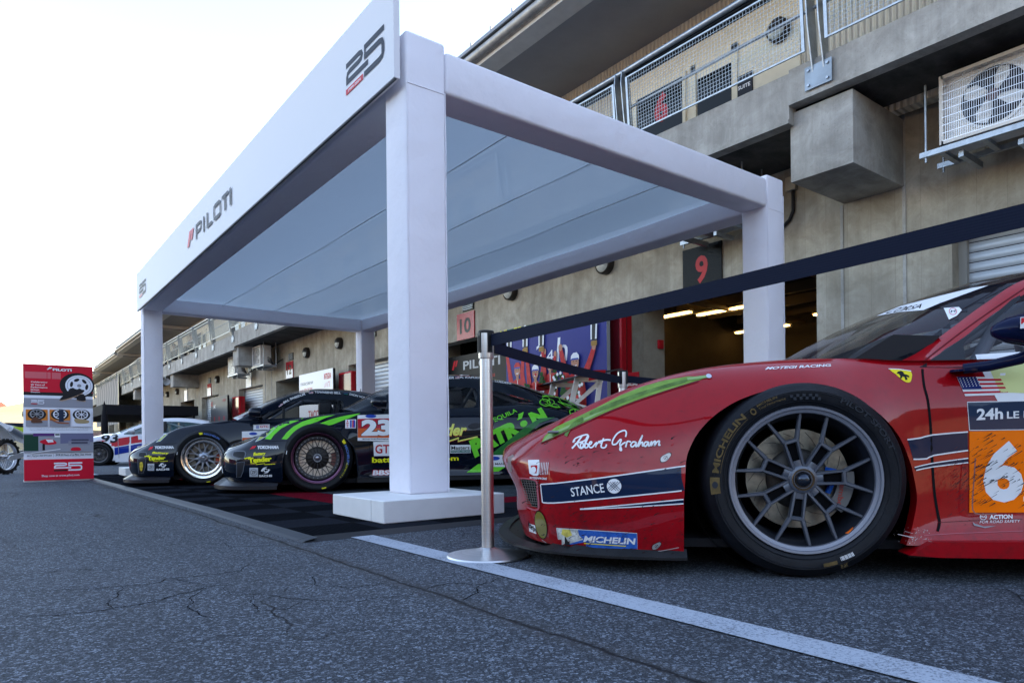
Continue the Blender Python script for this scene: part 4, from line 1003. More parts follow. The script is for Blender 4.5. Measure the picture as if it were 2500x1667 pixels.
def belt(p, q, lab, sag=.012, wd=.048):
    p, q = Vector(p), Vector(q); d = (q-p); L = d.length; n = Vector((-d.y, d.x, 0)).normalized()*.0008
    p = p+d/L*.034; q = q-d/L*.034
    mb = MB(); N = 30; vs = []
    for i in range(N+1):
        t = i/N; c = p.lerp(q, t); c.z -= sag*4*t*(1-t)
        for s_ in (-1, 1):
            for h in (-wd/2, wd/2): vs.append((c.x+n.x*s_, c.y+n.y*s_, c.z+h))
    fs = []
    for i in range(N):
        b_ = 4*i
        for u, v in ((0, 1), (1, 3), (3, 2), (2, 0)): fs.append((b_+u, b_+v, b_+4+v, b_+4+u))
    mb.add(vs, fs, BELT); return mb.build('retractable_belt', smooth=40, label=lab, cat='belt', group='dark barrier belts')
belt((1.624, 2.294, .884), (1.66, -.10, .935), 'long dark belt rising from the front steel post to the right edge', .006)
belt((1.624, 2.294, .868), (3.315, 3.13, .862), 'dark belt between the two steel posts, crossing the podium banner')
belt((3.315, 3.13, .872), (5.05, 3.12, .872), 'dark belt running right from the rear steel post behind the red car')
# ================================================================== BANNER BOARD
gy = gz(11.95)
o = empty('poster_board', (.38, 11.95, gy), label='freestanding red and white poster board with car wheel and shoe pictures', cat='poster board')
W_, H_ = .85, 1.69
mb = MB(); mb.box(0, W_, 0, .022, .02, H_, mat('foam_board', (.72, .72, .72), .5)); mb.build('board', o, 0)
mb = MB(); mb.box(.0, .28, -.015, .25, 0, .02, MATS['foam_board']); mb.build('foot', o, 0); mb = MB(); mb.box(.57, W_, -.015, .25, 0, .02, MATS['foam_board']); mb.build('foot', o, 0)
fnp = plane_fn((0, -.0006, 0), (1, 0, 0), (0, 0, 1), (0, -1, 0))
class PA(Art): pass
a = Art(lambda cx, cy, f: fnp((cx-218)/627*W_, H_-(cy-245)/1077*H_, f), off=.0005, step=.0003)
def arect(x0, y0, x1, y1, m): a.rect(x0, y1, x1, y0, m)
def atext(t, x0, yb, x1, yt, m, b=.02): a.text(t, x0, yb, x1, yt, m, b)
PR = mat('poster_red', (.60, .006, .03), .35); PG = mat('poster_grey', (.30, .30, .34), .5); PLG = mat('poster_pale', (.78, .79, .86), .45); PB = mat('poster_black', (.012, .012, .016), .4); PRL = mat('poster_red_light', (.62, .12, .14), .4)
arect(218, 245, 845, 1322, PLG)
arect(218, 245, 845, 640, PR)
for x_, w_ in ((235, 120), (275, 150), (430, 30), (470, 80)): arect(x_, 315, x_+w_, 375, PRL)
arect(218, 500, 845, 560, PB); arect(218, 530, 845, 556, PLG); arect(218, 556, 845, 640, PG)
a.ell(700, 430, 162, 120, PB, 30); arect(838, 245, 900, 250, PLG)
a.ell(715, 430, 133, 103, PB, 30); a.ell(718, 430, 128, 98, PLG, 30); a.ring(718, 430, 108, 112, GREY, 30, ky=.77)
for k in range(6):
    t_ = k*math.pi/3+.2; a.ell(718+72*math.cos(t_), 430+55*math.sin(t_), 27, 14, PB, 12, rot=t_+math.pi/2)
a.ell(718, 430, 20, 15, GREY)
SH = mat('shoe_sole', (.45, .30, .20), .6)
a.poly([(530, 575), (600, 540), (680, 520), (755, 488), (752, 500), (640, 556), (560, 580)], SH); a.poly([(535, 570), (610, 490), (640, 455), (700, 465), (720, 455), (755, 490), (640, 545)], PB, 3)
a.poly([(690, 572), (775, 580), (776, 570), (700, 560)], SH); a.poly([(695, 565), (710, 520), (760, 510), (775, 570)], PB, 3)
for i, t_ in enumerate(('Celebrating', '25 Years of', 'Performance', 'Driven', 'Design.')):
    yb = 418+i*23; atext(t_, 285, yb, 285+(145, 122, 145, 72, 82)[i], yb-15, WHITE)
a.poly([(425, 292), (440, 292), (462, 268), (447, 268)], WHITE); a.poly([(448, 284), (460, 284), (474, 268), (462, 268)], WHITE); atext('PILOTI', 478, 300, 650, 276, WHITE, .05)
class Flip:
    def __init__(s, a): s.a = a
    def line(s, pts, t, m): s.a.line([(p[0], p[1]) for p in pts], t, m)
    def rect(s, x0, y0, x1, y1, m): s.a.rect(x0, y0, x1, y1, m)
    def text(s, *k, **w): s.a.text(*k, **w)
def logo_flip(x0, yb, x1, yt, ink, red): 
    W, H = x1-x0, yb-yt; t_ = H*.165
    def p(u, v): return (x0+u*W, yb-v*H)
    a.line([p(0, .915), p(.36, .915), p(.42, .88), p(.44, .80), p(.42, .715), p(.36, .68), p(.10, .68), p(.045, .64), p(.03, .56), p(.03, .36)], t_, ink)
    a.line([p(.0, .40), p(.60, .40)], t_, ink); a.line([p(1.0, .915), p(.50, .915)], t_, ink); a.line([p(.525, .99), p(.525, .64)], t_*.8, ink)
    a.line([p(.50, .64), p(.88, .64), p(.95, .60), p(.97, .50), p(.97, .26), p(.95, .17), p(.88, .13), p(.50, .13)], t_, ink); a.rect(*p(0, .02), *p(.47, .19), red)
logo_flip(286, 612, 400, 572, PLG, PR)
OR = mat('poster_orange', (.60, .20, .03), .5)
for x0_, x1_, bgc, wc in ((239, 430, OR, GREY), (446, 632, OR, PLG), (646, 826, PLG, PLG)):
    arect(x0_, 660, x1_, 816, bgc); arect(x0_, 760, x1_, 816, PG if bgc is OR else PLG); cx = (x0_+x1_)/2
    a.ell(cx, 705, 82, 52, PB, 24); a.ell(cx, 702, 62, 44, wc, 24); a.ell(cx, 702, 50, 36, PB, 20)
    for k in range(8): t_ = k*math.pi/4; a.line([(cx, 702), (cx+56*math.cos(t_), 702+40*math.sin(t_))], 6, wc)
a.poly([(285, 778), (300, 735), (340, 735), (385, 775), (350, 782)], mat('shoe_brown', (.12, .05, .03), .6), 3)
arect(528, 660, 572, 770, mat('jeans_print', (.02, .03, .06), .6)); a.poly([(455, 745), (530, 775), (620, 780), (618, 790), (520, 786), (450, 755)], mat('shoe_tan', (.35, .10, .04), .6))
a.poly([(670, 745), (720, 742), (800, 758), (795, 782), (700, 785), (675, 770)], mat('shoe_sand', (.40, .30, .16), .6), 3)
for i, t_ in enumerate(('Hand crafted in Europe from supple leathers and suedes, our collection of driving shoes', 'offer the versatility you need for your daily adventures, both behind the wheel and on foot.')): atext(t_, 272, 838+i*14, 796, 829+i*14, GREY, 0)
arect(218, 878, 845, 1054, PG); arect(218, 890, 345, 1040, mat('poster_green', (.01, .05, .03), .5)); arect(300, 878, 540, 905, mat('poster_purple', (.10, .03, .16), .5)); arect(488, 880, 538, 915, WHITE); arect(494, 884, 534, 898, mat('poster_green'))
a.poly([(540, 878), (845, 878), (845, 960), (540, 975)], mat('poster_dusk', (.16, .16, .26), .5)); arect(640, 935, 800, 950, mat('poster_slate', (.06, .06, .10), .5)); arect(612, 950, 810, 990, mat('poster_haze', (.24, .24, .30), .5)); arect(640, 960, 790, 976, MATS['poster_slate'])
a.poly([(358, 950), (420, 930), (470, 935), (502, 960), (495, 978), (420, 985), (370, 968)], PR, 3); a.poly([(410, 935), (470, 935), (480, 960), (430, 965)], WHITE)
a.poly([(632, 1030), (650, 1012), (705, 1010), (728, 1028), (715, 1042), (645, 1042)], PR, 3); a.line([(280, 1060), (540, 1025)], 7, WHITE)
a.rect(380, 1035, 402, 975, PB)
atext('2011 Ferrari 458 GTE #63', 244, 1089, 462, 1076, PB, .03); atext('2018 24 Hours of Le Mans Class Winner', 496, 1086, 826, 1070, PB, .03)
atext('Chassis 2874', 244, 1101, 330, 1094, GREY, 0); atext('Bill Sweedler, Townsend Bell, Jeff Segal', 496, 1097, 720, 1090, GREY, 0); a.rect(476, 1100, 478, 1066, GREY)
arect(218, 1118, 845, 1310, PR)
logo_flip(480, 1232, 738, 1150, PLG, PB)
atext('Shop now at www.piloti.com', 370, 1284, 710, 1260, PLG, .01)
a.build('printed_face', o)
# ================================================================== PEOPLE
def skin_body(name, joints, edges, m, root=0, parent=None, sub=2):
    me = bpy.data.meshes.new(name); me.from_pydata([j[:3] for j in joints], edges, []); ob = bpy.data.objects.new(name, me); COL.objects.link(ob)
    md = ob.modifiers.new('s', 'SKIN'); md.use_smooth_shade = True
    for i, j in enumerate(joints):
        sv = me.skin_vertices[0].data[i]; rr_ = j[3]; sv.radius = (rr_, j[4] if len(j) > 4 else rr_); sv.use_root = (i == root)
    ob.modifiers.new('u', 'SUBSURF').levels = sub
    dg = bpy.context.evaluated_depsgraph_get(); dg.update()
    nm = bpy.data.meshes.new_from_object(ob.evaluated_get(dg)); nm.materials.clear(); nm.materials.append(m)
    bpy.data.objects.remove(ob); o2 = bpy.data.objects.new(name, nm); COL.objects.link(o2); o2.parent = parent; nm.shade_smooth(); return o2
SKN = mat('skin', (.42, .24, .17), .6)
def person(loc, rz, lab, top, bottom, seated=False, hair=(.03, .02, .015)):
    o = empty('person', loc, rz, label=lab, cat='person')
    h = .95 if not seated else .50      # hip height above the feet / floor
    if seated:
        J = [(0, 0, h, .13, .10), (0, 0, h+.25, .13, .10), (.02, 0, h+.48, .16, .10), (.03, 0, h+.56, .055), (.05, 0, h+.62, .055), (.05, 0, h+.72, .095), (.05, 0, h+.80, .07),
             (0, .09, h, .09), (.44, .11, h+.03, .065), (.46, .11, .08, .045), (.60, .11, .05, .04), (0, -.09, h, .09), (.44, -.11, h+.03, .065), (.46, -.11, .08, .045), (.60, -.11, .05, .04),
             (.02, .20, h+.47, .055), (.08, .25, h+.20, .045), (.34, .18, h+.14, .035), (.42, .16, h+.14, .03), (.02, -.20, h+.47, .055), (.08, -.25, h+.20, .045), (.34, -.18, h+.14, .035), (.42, -.16, h+.14, .03)]
    else:
        J = [(0, 0, h, .13, .10), (0, 0, h+.25, .13, .10), (.0, 0, h+.48, .17, .11), (.01, 0, h+.57, .055), (.03, 0, h+.63, .055), (.03, 0, h+.72, .095), (.02, 0, h+.80, .07),
             (0, .09, h-.05, .09), (.03, .10, .50, .062), (-.02, .10, .09, .045), (.13, .11, .04, .04), (0, -.09, h-.05, .09), (.05, -.10, .50, .062), (.05, -.10, .09, .045), (.19, -.11, .04, .04),
             (0, .20, h+.46, .055), (-.02, .25, h+.18, .042), (.10, .24, h-.04, .034), (.16, .23, h-.10, .03), (0, -.20, h+.46, .055), (-.02, -.25, h+.18, .042), (.12, -.22, h-.02, .034), (.18, -.20, h-.06, .03)]
    E_ = [(0, 1), (1, 2), (2, 3), (3, 4), (4, 5), (5, 6), (0, 7), (7, 8), (8, 9), (9, 10), (0, 11), (11, 12), (12, 13), (13, 14), (2, 15), (15, 16), (16, 17), (17, 18), (2, 19), (19, 20), (20, 21), (21, 22)]
    b = skin_body('body', J, E_, SKN, 0, o)
    tm = mat('cloth_%d' % (int(top[0]*1000)+int(top[2]*77777)), top, .85); bmt = mat('cloth_b%d' % int(bottom[0]*1000), bottom, .85)
    sh = lambda L: [(q[0], q[1], q[2], q[3]*1.14+.006, (q[4] if len(q) > 4 else q[3])*1.14+.006) for q in L]
    skin_body('jacket', sh([J[0], J[1], J[2], J[15], J[16], J[17], J[19], J[20], J[21]]), [(0, 1), (1, 2), (2, 3), (3, 4), (4, 5), (2, 6), (6, 7), (7, 8)], tm, 0, o)
    skin_body('trousers', sh([J[0], J[7], J[8], J[9], J[11], J[12], J[13]]), [(0, 1), (1, 2), (2, 3), (0, 4), (4, 5), (5, 6)], bmt, 0, o)
    mb = MB(); hx, hz = J[5][0]-.015, J[5][2]+.04
    mb.lathe([(.001, .10), (.06, .09), (.10, .04), (.105, -.02), (.09, -.05)], mat('hair', hair, .7), 14, axis='Z', c=(hx, 0, hz)); mb.build('hair', o, 60)
    mb = MB()
    for s_ in (-1, 1): mb.lathe([(.001, .10), (.012, .095), (.001, .09)], DARK, 8, axis='X', c=(hx, s_*.033, hz-.03))
    mb.lathe([(.001, .125), (.014, .105), (.016, .09)], SKN, 8, axis='X', c=(hx, 0, hz-.06)); mb.build('face', o, 60)
    for j in (10, 14):
        mb = MB(); q = J[j]; mb.rbox(q[0]-.17, q[0]+.09, q[1]-.05, q[1]+.05, 0, .09, BPL, .03); mb.build('shoe', o, 50)
    for j, s_ in ((18, 1), (22, -1)):
        q = J[j]; 
        for k in range(5):
            mb = MB(); dy = (k-2)*.018; mb.tube([(q[0], q[1]+dy, q[2]), (q[0]+.05, q[1]+dy*1.2, q[2]-.03), (q[0]+.07-.01*abs(k-2), q[1]+dy, q[2]-.06)], [.010, .009, .007], SKN, 6); mb.build('finger', b, 60)
    return o
person((.62, 47.0, gz(47)), R(-60), 'person in blue denim jacket and tan trousers beyond the dirt bike', (.06, .10, .22), (.32, .22, .13), hair=(.12, .05, .02))
def chair(x, y, z, lab):
    o = empty('terrace_chair', (x, y, z), label=lab, cat='chair', group='chairs on the balcony')
    mb = MB(); mb.rbox(-.2, .2, -.22, .22, .38, .42, BPL, .01); mb.build('seat', o); mb = MB(); mb.rbox(-.23, -.19, -.22, .22, .42, .85, BPL, .01); mb.build('backrest', o)
    for q in (-.18, .18):
        for r_ in (-.2, .2):
            mb = MB(); mb.tube([(q, r_, 0), (q, r_, .4)], .012, BPL, 6); mb.build('leg', o)
zf = 4.93
chair(8.62, 39.3, zf, 'dark chair under the nearer of the two people behind the far railing'); chair(8.62, 43.7, zf, 'dark chair under the farther of the two people behind the far railing')
person((8.62, 39.3, zf), R(200), 'nearer of two seated people behind the distant balcony mesh', (.03, .03, .04), (.05, .05, .06), True)
person((8.62, 43.7, zf), R(170), 'farther of two seated people behind the distant balcony mesh', (.10, .10, .11), (.04, .04, .05), True)
# ================================================================== DIRT BIKE
o = empty('dirt_bike', (.24, 16.45, gz(16.4)), R(52), label='white and yellow green off road motorcycle half hidden behind the poster board', cat='motorcycle')
KN = mat('knobby_rubber', (.022, .020, .018), .9); BW = mat('bike_white', (.84, .85, .86), .3, coat=.5); BG = mat('bike_lime', (.55, .75, .05), .3, coat=.5)
def moto_wheel(x, r, wdt, lab):
    mb = MB(); prof = [(r-.075, -wdt*.35), (r-.03, -wdt*.5), (r-.006, -wdt*.3), (r-.004, 0), (r-.006, wdt*.3), (r-.03, wdt*.5), (r-.075, wdt*.35)]
    mb.lathe(prof, KN, 40, c=(0, 0, 0))
    for k in range(36):
        a_ = 2*math.pi*k/36; rot = Matrix.Rotation(-a_, 3, 'Y')
        for yy_ in ((-wdt*.42, -wdt*.15), (wdt*.15, wdt*.42)) if k % 2 else ((-wdt*.12, wdt*.12),):
            mb.box(r-.012, r+.012, yy_[0], yy_[1], -.014, .014, KN, rot=rot)
    w_ = mb.build('wheel', o, 30, loc=(x, 0, r+.01))
    mb = MB(); mb.lathe([(r-.072, -wdt*.34), (r-.088, -wdt*.2), (r-.088, wdt*.2), (r-.072, wdt*.34)], ALU, 40); mb.build('rim', w_, 50)
    mb = MB()
    for k in range(32):
        a_ = 2*math.pi*k/32; b_ = a_+.5*(1 if k % 2 else -1); s_ = .03 if k % 4 < 2 else -.03
        mb.tube([(.03*math.cos(b_), s_, .03*math.sin(b_)), ((r-.088)*math.cos(a_), 0, (r-.088)*math.sin(a_))], .002, ALU, 4, cap=False)
    mb.build('spoke', w_, 0, kind='stuff')
    mb = MB(); mb.lathe([(.001, -.06), (.035, -.05), (.03, 0), (.035, .05), (.001, .06)], ALU, 16); mb.build('hub', w_)
    mb = MB(); mb.lathe([(.08, .052), (.12, .052), (.12, .048), (.08, .048)], STEEL, 24); mb.build('brake_disc', w_)
moto_wheel(0, .335, .11, ''); moto_wheel(1.48, .345, .085, '')
mb = MB(); mb.prism([(-.08, .30), (0, .26), (.55, .36), (.58, .46), (.40, .44), (-.02, .36)], -.105, -.085, ALU); mb.prism([(-.08, .30), (0, .26), (.55, .36), (.58, .46), (.40, .44), (-.02, .36)], .085, .105, ALU); mb.build('swingarm', o)
mb = MB(); mb.tube([(.55, 0, .38), (.62, 0, .62), (1.05, 0, .98), (1.18, 0, .92)], .03, BPL, 8); mb.tube([(.55, 0, .38), (.75, 0, .28), (1.08, 0, .34), (1.18, 0, .90)], .028, BPL, 8); mb.tube([(.62, 0, .62), (.30, 0, .84)], .022, BPL, 8); mb.build('frame', o)
mb = MB(); mb.rbox(.60, .95, -.12, .12, .32, .66, mat('engine_grey', (.12, .12, .12), .45, .6), .04); mb.lathe([(.09, -.13), (.10, -.16), (.001, -.165)], ALU, 20, c=(.70, 0, .42)); mb.build('engine', o)
mb = MB()
pl = [(-.30, 1.00), (-.10, .94), (.22, .90), (.52, .90), (.46, .70), (.30, .60), (.10, .66), (-.10, .84), (-.29, .95)]
mb.prism(pl, -.13, -.10, BW); mb.prism(pl, .10, .13, BW); mb.prism([(-.34, 1.04), (-.1, .96), (.2, .92), (.2, .90), (-.1, .935), (-.34, 1.01)], -.11, .11, BW); mb.build('rear_fender', o)
mb = MB(); mb.prism([(.0, .93), (.30, .91), (.50, .90), (.40, .80), (.22, .82)], -.134, -.131, BG); mb.prism([(.0, .93), (.30, .91), (.50, .90), (.40, .80), (.22, .82)], .131, .134, BG); mb.build('graphic', o, 0)
a = Art(plane_fn((.0, -.1345, 0), (1, 0, 0), (0, 0, 1), (0, -1, 0)), off=.001); a.text('61', .22, .70, .40, .79, BLACKV, .03); a.build('number', o)
mb = MB(); mb.rbox(.02, .92, -.075, .075, .92, 1.00, mat('seat_dark', (.015, .018, .03), .7), .03); mb.build('seat', o)
mb = MB(); mb.prism([(.80, .96), (1.10, 1.00), (1.20, .86), (1.02, .62), (.84, .72)], -.15, -.12, BW); mb.prism([(.80, .96), (1.10, 1.00), (1.20, .86), (1.02, .62), (.84, .72)], .12, .15, BW); mb.rbox(.80, 1.08, -.11, .11, .80, 1.02, BW, .04); mb.build('tank', o)
mb = MB(); mb.tube([(-.12, -.19, .88), (.22, -.19, .74)], [.05, .06], mat('silencer_grey', (.55, .56, .58), .3, .9), 16); mb.tube([(.22, -.19, .74), (.55, -.16, .60), (.90, -.10, .42), (1.04, 0, .52)], .022, MATS['silencer_grey'], 8); mb.build('exhaust', o, 50)
mb = MB()
for s_ in (-.1, .1): mb.tube([(1.48, s_, .355), (1.18, s_, 1.06)], [.03, .024], ALU, 10)
mb.build('fork', o, 50)
mb = MB(); mb.tube([(1.00, -.40, 1.20), (1.08, -.20, 1.18), (1.14, -.08, 1.12), (1.14, .08, 1.12), (1.08, .20, 1.18), (1.00, .40, 1.20)], .012, ALU, 8); mb.build('handlebar', o, 50)
mb = MB(); mb.tube([(1.00, -.40, 1.20), (1.03, -.28, 1.195)], .017, BLK, 8); mb.tube([(1.00, .40, 1.20), (1.03, .28, 1.195)], .017, BLK, 8); mb.rbox(1.06, 1.12, -.46, -.26, 1.15, 1.27, mat('hand_guard_green', (.03, .12, .09), .4), .02); mb.rbox(1.06, 1.12, .26, .46, 1.15, 1.27, MATS['hand_guard_green'], .02); mb.build('grip', o, 50)
mb = MB(); mb.prism([(1.28, .80), (1.60, .82), (1.80, .74), (1.62, .79), (1.30, .77)], -.09, .09, BW); mb.build('front_fender', o)
mb = MB(); mb.rbox(1.20, 1.24, -.11, .11, .90, 1.12, BW, .01); mb.build('number_plate', o)
# ================================================================== CARS
def net_grid(st, nu, nv, ku=None):
    A = np.array(st, float)                              # stations x K x 3
    def interp(A, n):
        N = len(A); out = []
        for i in range(N-1):
            a, b, c, d = A[max(i-1, 0)], A[i], A[i+1], A[min(i+2, N-1)]
            m1 = (c-a)*.5; m2 = (d-b)*.5
            if i == 0: m1 = (c-b)
            if i == N-2: m2 = (c-b)
            for k in range(n):
                t = k/n; h = (2*t**3-3*t**2+1, t**3-2*t**2+t, -2*t**3+3*t**2, t**3-t**2)
                out.append(h[0]*b+h[1]*m1+h[2]*c+h[3]*m2)
        out.append(A[-1]); return np.array(out)
    G = interp(A, nu); G = np.swapaxes(interp(np.swapaxes(G, 0, 1), nv), 0, 1); return G
class Shell:
    """half body grid (y<0 side) plus its mirror; faces can be cut out by side-view polygons"""
    def __init__(s, st, nu, nv, weld_end=True):
        G = net_grid(st, nu, nv); s.G = G; U, V, _ = G.shape; s.U, s.V = U, V
        s.v = [list(p) for p in G.reshape(-1, 3)]
        s.f = []; s.ij = []
        for i in range(U-1):
            for j in range(V-1):
                s.f.append((i*V+j, (i+1)*V+j, (i+1)*V+j+1, i*V+j+1)); s.ij.append((i/nu, j/nv))
        s.on = set(); s.lips = []
    def cut(s, poly, sel=None, axes=(0, 2), jr=None, lip=.03, lipdir=(0, 1, 0), faces=None):
        P_ = [np.array(p, float) for p in poly]; n = len(P_); A0, A1 = axes
        def inside(x, y):
            r = False
            for i in range(n):
                a, b = P_[i], P_[(i+1) % n]
                if (a[1] > y) != (b[1] > y) and x < (b[0]-a[0])*(y-a[1])/(b[1]-a[1])+a[0]: r = not r
            return r
        def near(x, y):
            best = None
            for i in range(n):
                a, b = P_[i], P_[(i+1) % n]; d = b-a; t = max(0, min(1, ((x-a[0])*d[0]+(y-a[1])*d[1])/max(d@d, 1e-12)))
                q = a+d*t; D = math.hypot(x-q[0], y-q[1])
                if best is None or D < best[0]: best = (D, q)
            return best
        faces = range(len(s.f)) if faces is None else faces
        fsel = [k for k in faces if (sel is None or sel(*np.mean([s.v[i] for i in s.f[k]], axis=0))) and (jr is None or jr[0] <= s.ij[k][1] < jr[1])]
        vid = set(i for k in fsel for i in s.f[k]); ins = {i: inside(s.v[i][A0], s.v[i][A1]) for i in vid}
        on = set()
        for k in fsel:
            F_ = s.f[k]
            for a, b in zip(F_, F_[1:]+F_[:1]):
                if a in on or b in on or ins[a] == ins[b]: continue
                na, nb = near(s.v[a][A0], s.v[a][A1]), near(s.v[b][A0], s.v[b][A1])
                c, q = (a, na[1]) if na[0] <= nb[0] else (b, nb[1])
                o = b if c == a else a                   # slide along the surface edge to the outline
                den = math.hypot(s.v[o][A0]-s.v[c][A0], s.v[o][A1]-s.v[c][A1]); t = min(1, math.hypot(q[0]-s.v[c][A0], q[1]-s.v[c][A1])/max(den, 1e-9))
                A2 = 3-A0-A1
                s.v[c][A0], s.v[c][A1] = q[0], q[1]; s.v[c][A2] += (s.v[o][A2]-s.v[c][A2])*min(t, .5)
                on.add(c)
        ex = []
        for k in fsel:
            F_ = s.f[k]
            if len(F_) != 4: continue
            st_ = ['o' if i in on else ('i' if ins[i] else 'x') for i in F_]
            if 'i' in st_ and 'x' in st_:
                for q in (0, 1):
                    if st_[q] == 'o' and st_[q+2] == 'o':
                        s.f[k] = (F_[q], F_[q+1], F_[q+2]); s.f.append((F_[q+2], F_[(q+3) % 4], F_[q])); s.ij.append(s.ij[k]); ex.append(len(s.f)-1); break
        fsel = fsel+ex
        inn = []
        for k in fsel:
            F_ = s.f[k]; c = np.mean([s.v[i] for i in F_], axis=0)
            st_ = [i in on or ins[i] for i in F_]
            if all(st_) and inside(c[A0], c[A1]): inn.append(k)
        iset = set(inn); got = [s.f[k] for k in inn]; gij = [s.ij[k] for k in inn]
        keep = [k for k in range(len(s.f)) if k not in iset]
        s.f = [s.f[k] for k in keep]; s.ij = [s.ij[k] for k in keep]
        if lip:
            ec = {}
            for f in got:
                for a, b in zip(f, f[1:]+f[:1]): ec[frozenset((a, b))] = ec.get(frozenset((a, b)), 0)+1
            kept = set(frozenset(e) for f in s.f for e in zip(f, f[1:]+f[:1]))
            s.lips.append(([tuple(e) for e, c in ec.items() if c == 1 and e in kept], lip, lipdir))
        return got
    def take(s, fn):
        inn = [k for k in range(len(s.f)) if fn(*s.ij[k])]; iset = set(inn); got = [s.f[k] for k in inn]
        keep = [k for k in range(len(s.f)) if k not in iset]; s.f = [s.f[k] for k in keep]; s.ij = [s.ij[k] for k in keep]; return got
    def mesh(s, faces, name, parent, m, smooth=40, lips=False, both=True, side=0, **kw):
        if side == 2: s.mesh(faces, name, parent, m, smooth, lips, False, 1); return s.mesh(faces, name, parent, m, smooth, lips, False, 0)
        used = sorted(set(i for f in faces for i in f)); mp = {v: k for k, v in enumerate(used)}
        vs = [tuple(s.v[i]) for i in used]; fs = [tuple(mp[i] for i in f) for f in faces]
        if lips:
            for edges, d, dr in s.lips:
                ring = {}
                for e in edges:
                    for i in e:
                        if i not in ring and i in mp: ring[i] = len(vs); vs.append(tuple(s.v[i][q]+dr[q]*d for q in range(3)))
                for a, b in edges:
                    if a in mp and b in mp: fs.append((mp[a], mp[b], ring[b], ring[a]))
        if side == 1: vs = [(x, -y, z) for x, y, z in vs]; fs = [f[::-1] for f in fs]
        if both:
            n = len(vs); vs += [(x, -y, z) for x, y, z in vs]; fs += [tuple(n+i for i in f[::-1]) for f in fs]
        me = bpy.data.meshes.new(name); me.from_pydata(vs, [], fs); me.materials.append(m)
        bm = bmesh.new(); bm.from_mesh(me); bmesh.ops.remove_doubles(bm, verts=bm.verts, dist=.0004); bmesh.ops.dissolve_degenerate(bm, dist=.0002, edges=bm.edges)
        bmesh.ops.recalc_face_normals(bm, faces=bm.faces); bm.to_mesh(me)
        s.tris = ([v.co.copy() for v in bm.verts], [[v.index for v in f.verts] for f in bm.faces]); bm.free()
        me.shade_smooth(); me.set_sharp_from_angle(angle=R(smooth))
        o = bpy.data.objects.new(name, me); COL.objects.link(o); o.parent = parent; return tag(o, **kw)
def bvh_of(objs):
    vs = []; fs = []
    for o in objs:
        b = len(vs); vs += [v.co.copy() for v in o.data.vertices]; fs += [[b+i for i in p.vertices] for p in o.data.polygons]
    return BVHTree.FromPolygons(vs, fs)
def body_fn(bvh, y0, d):
    d = Vector(d).normalized()
    def fn(x, z, off):
        p = Vector((x, y0, z)); h = bvh.ray_cast(p-d*.8, d, 2.0)
        if h[0] is None: return None
        n = h[1] if h[1].dot(d) < 0 else -h[1]
        return tuple(h[0]+n*off)
    return fn
def aim(E, x, y, z): return tuple(Vector((x, y, z))-Vector(E))
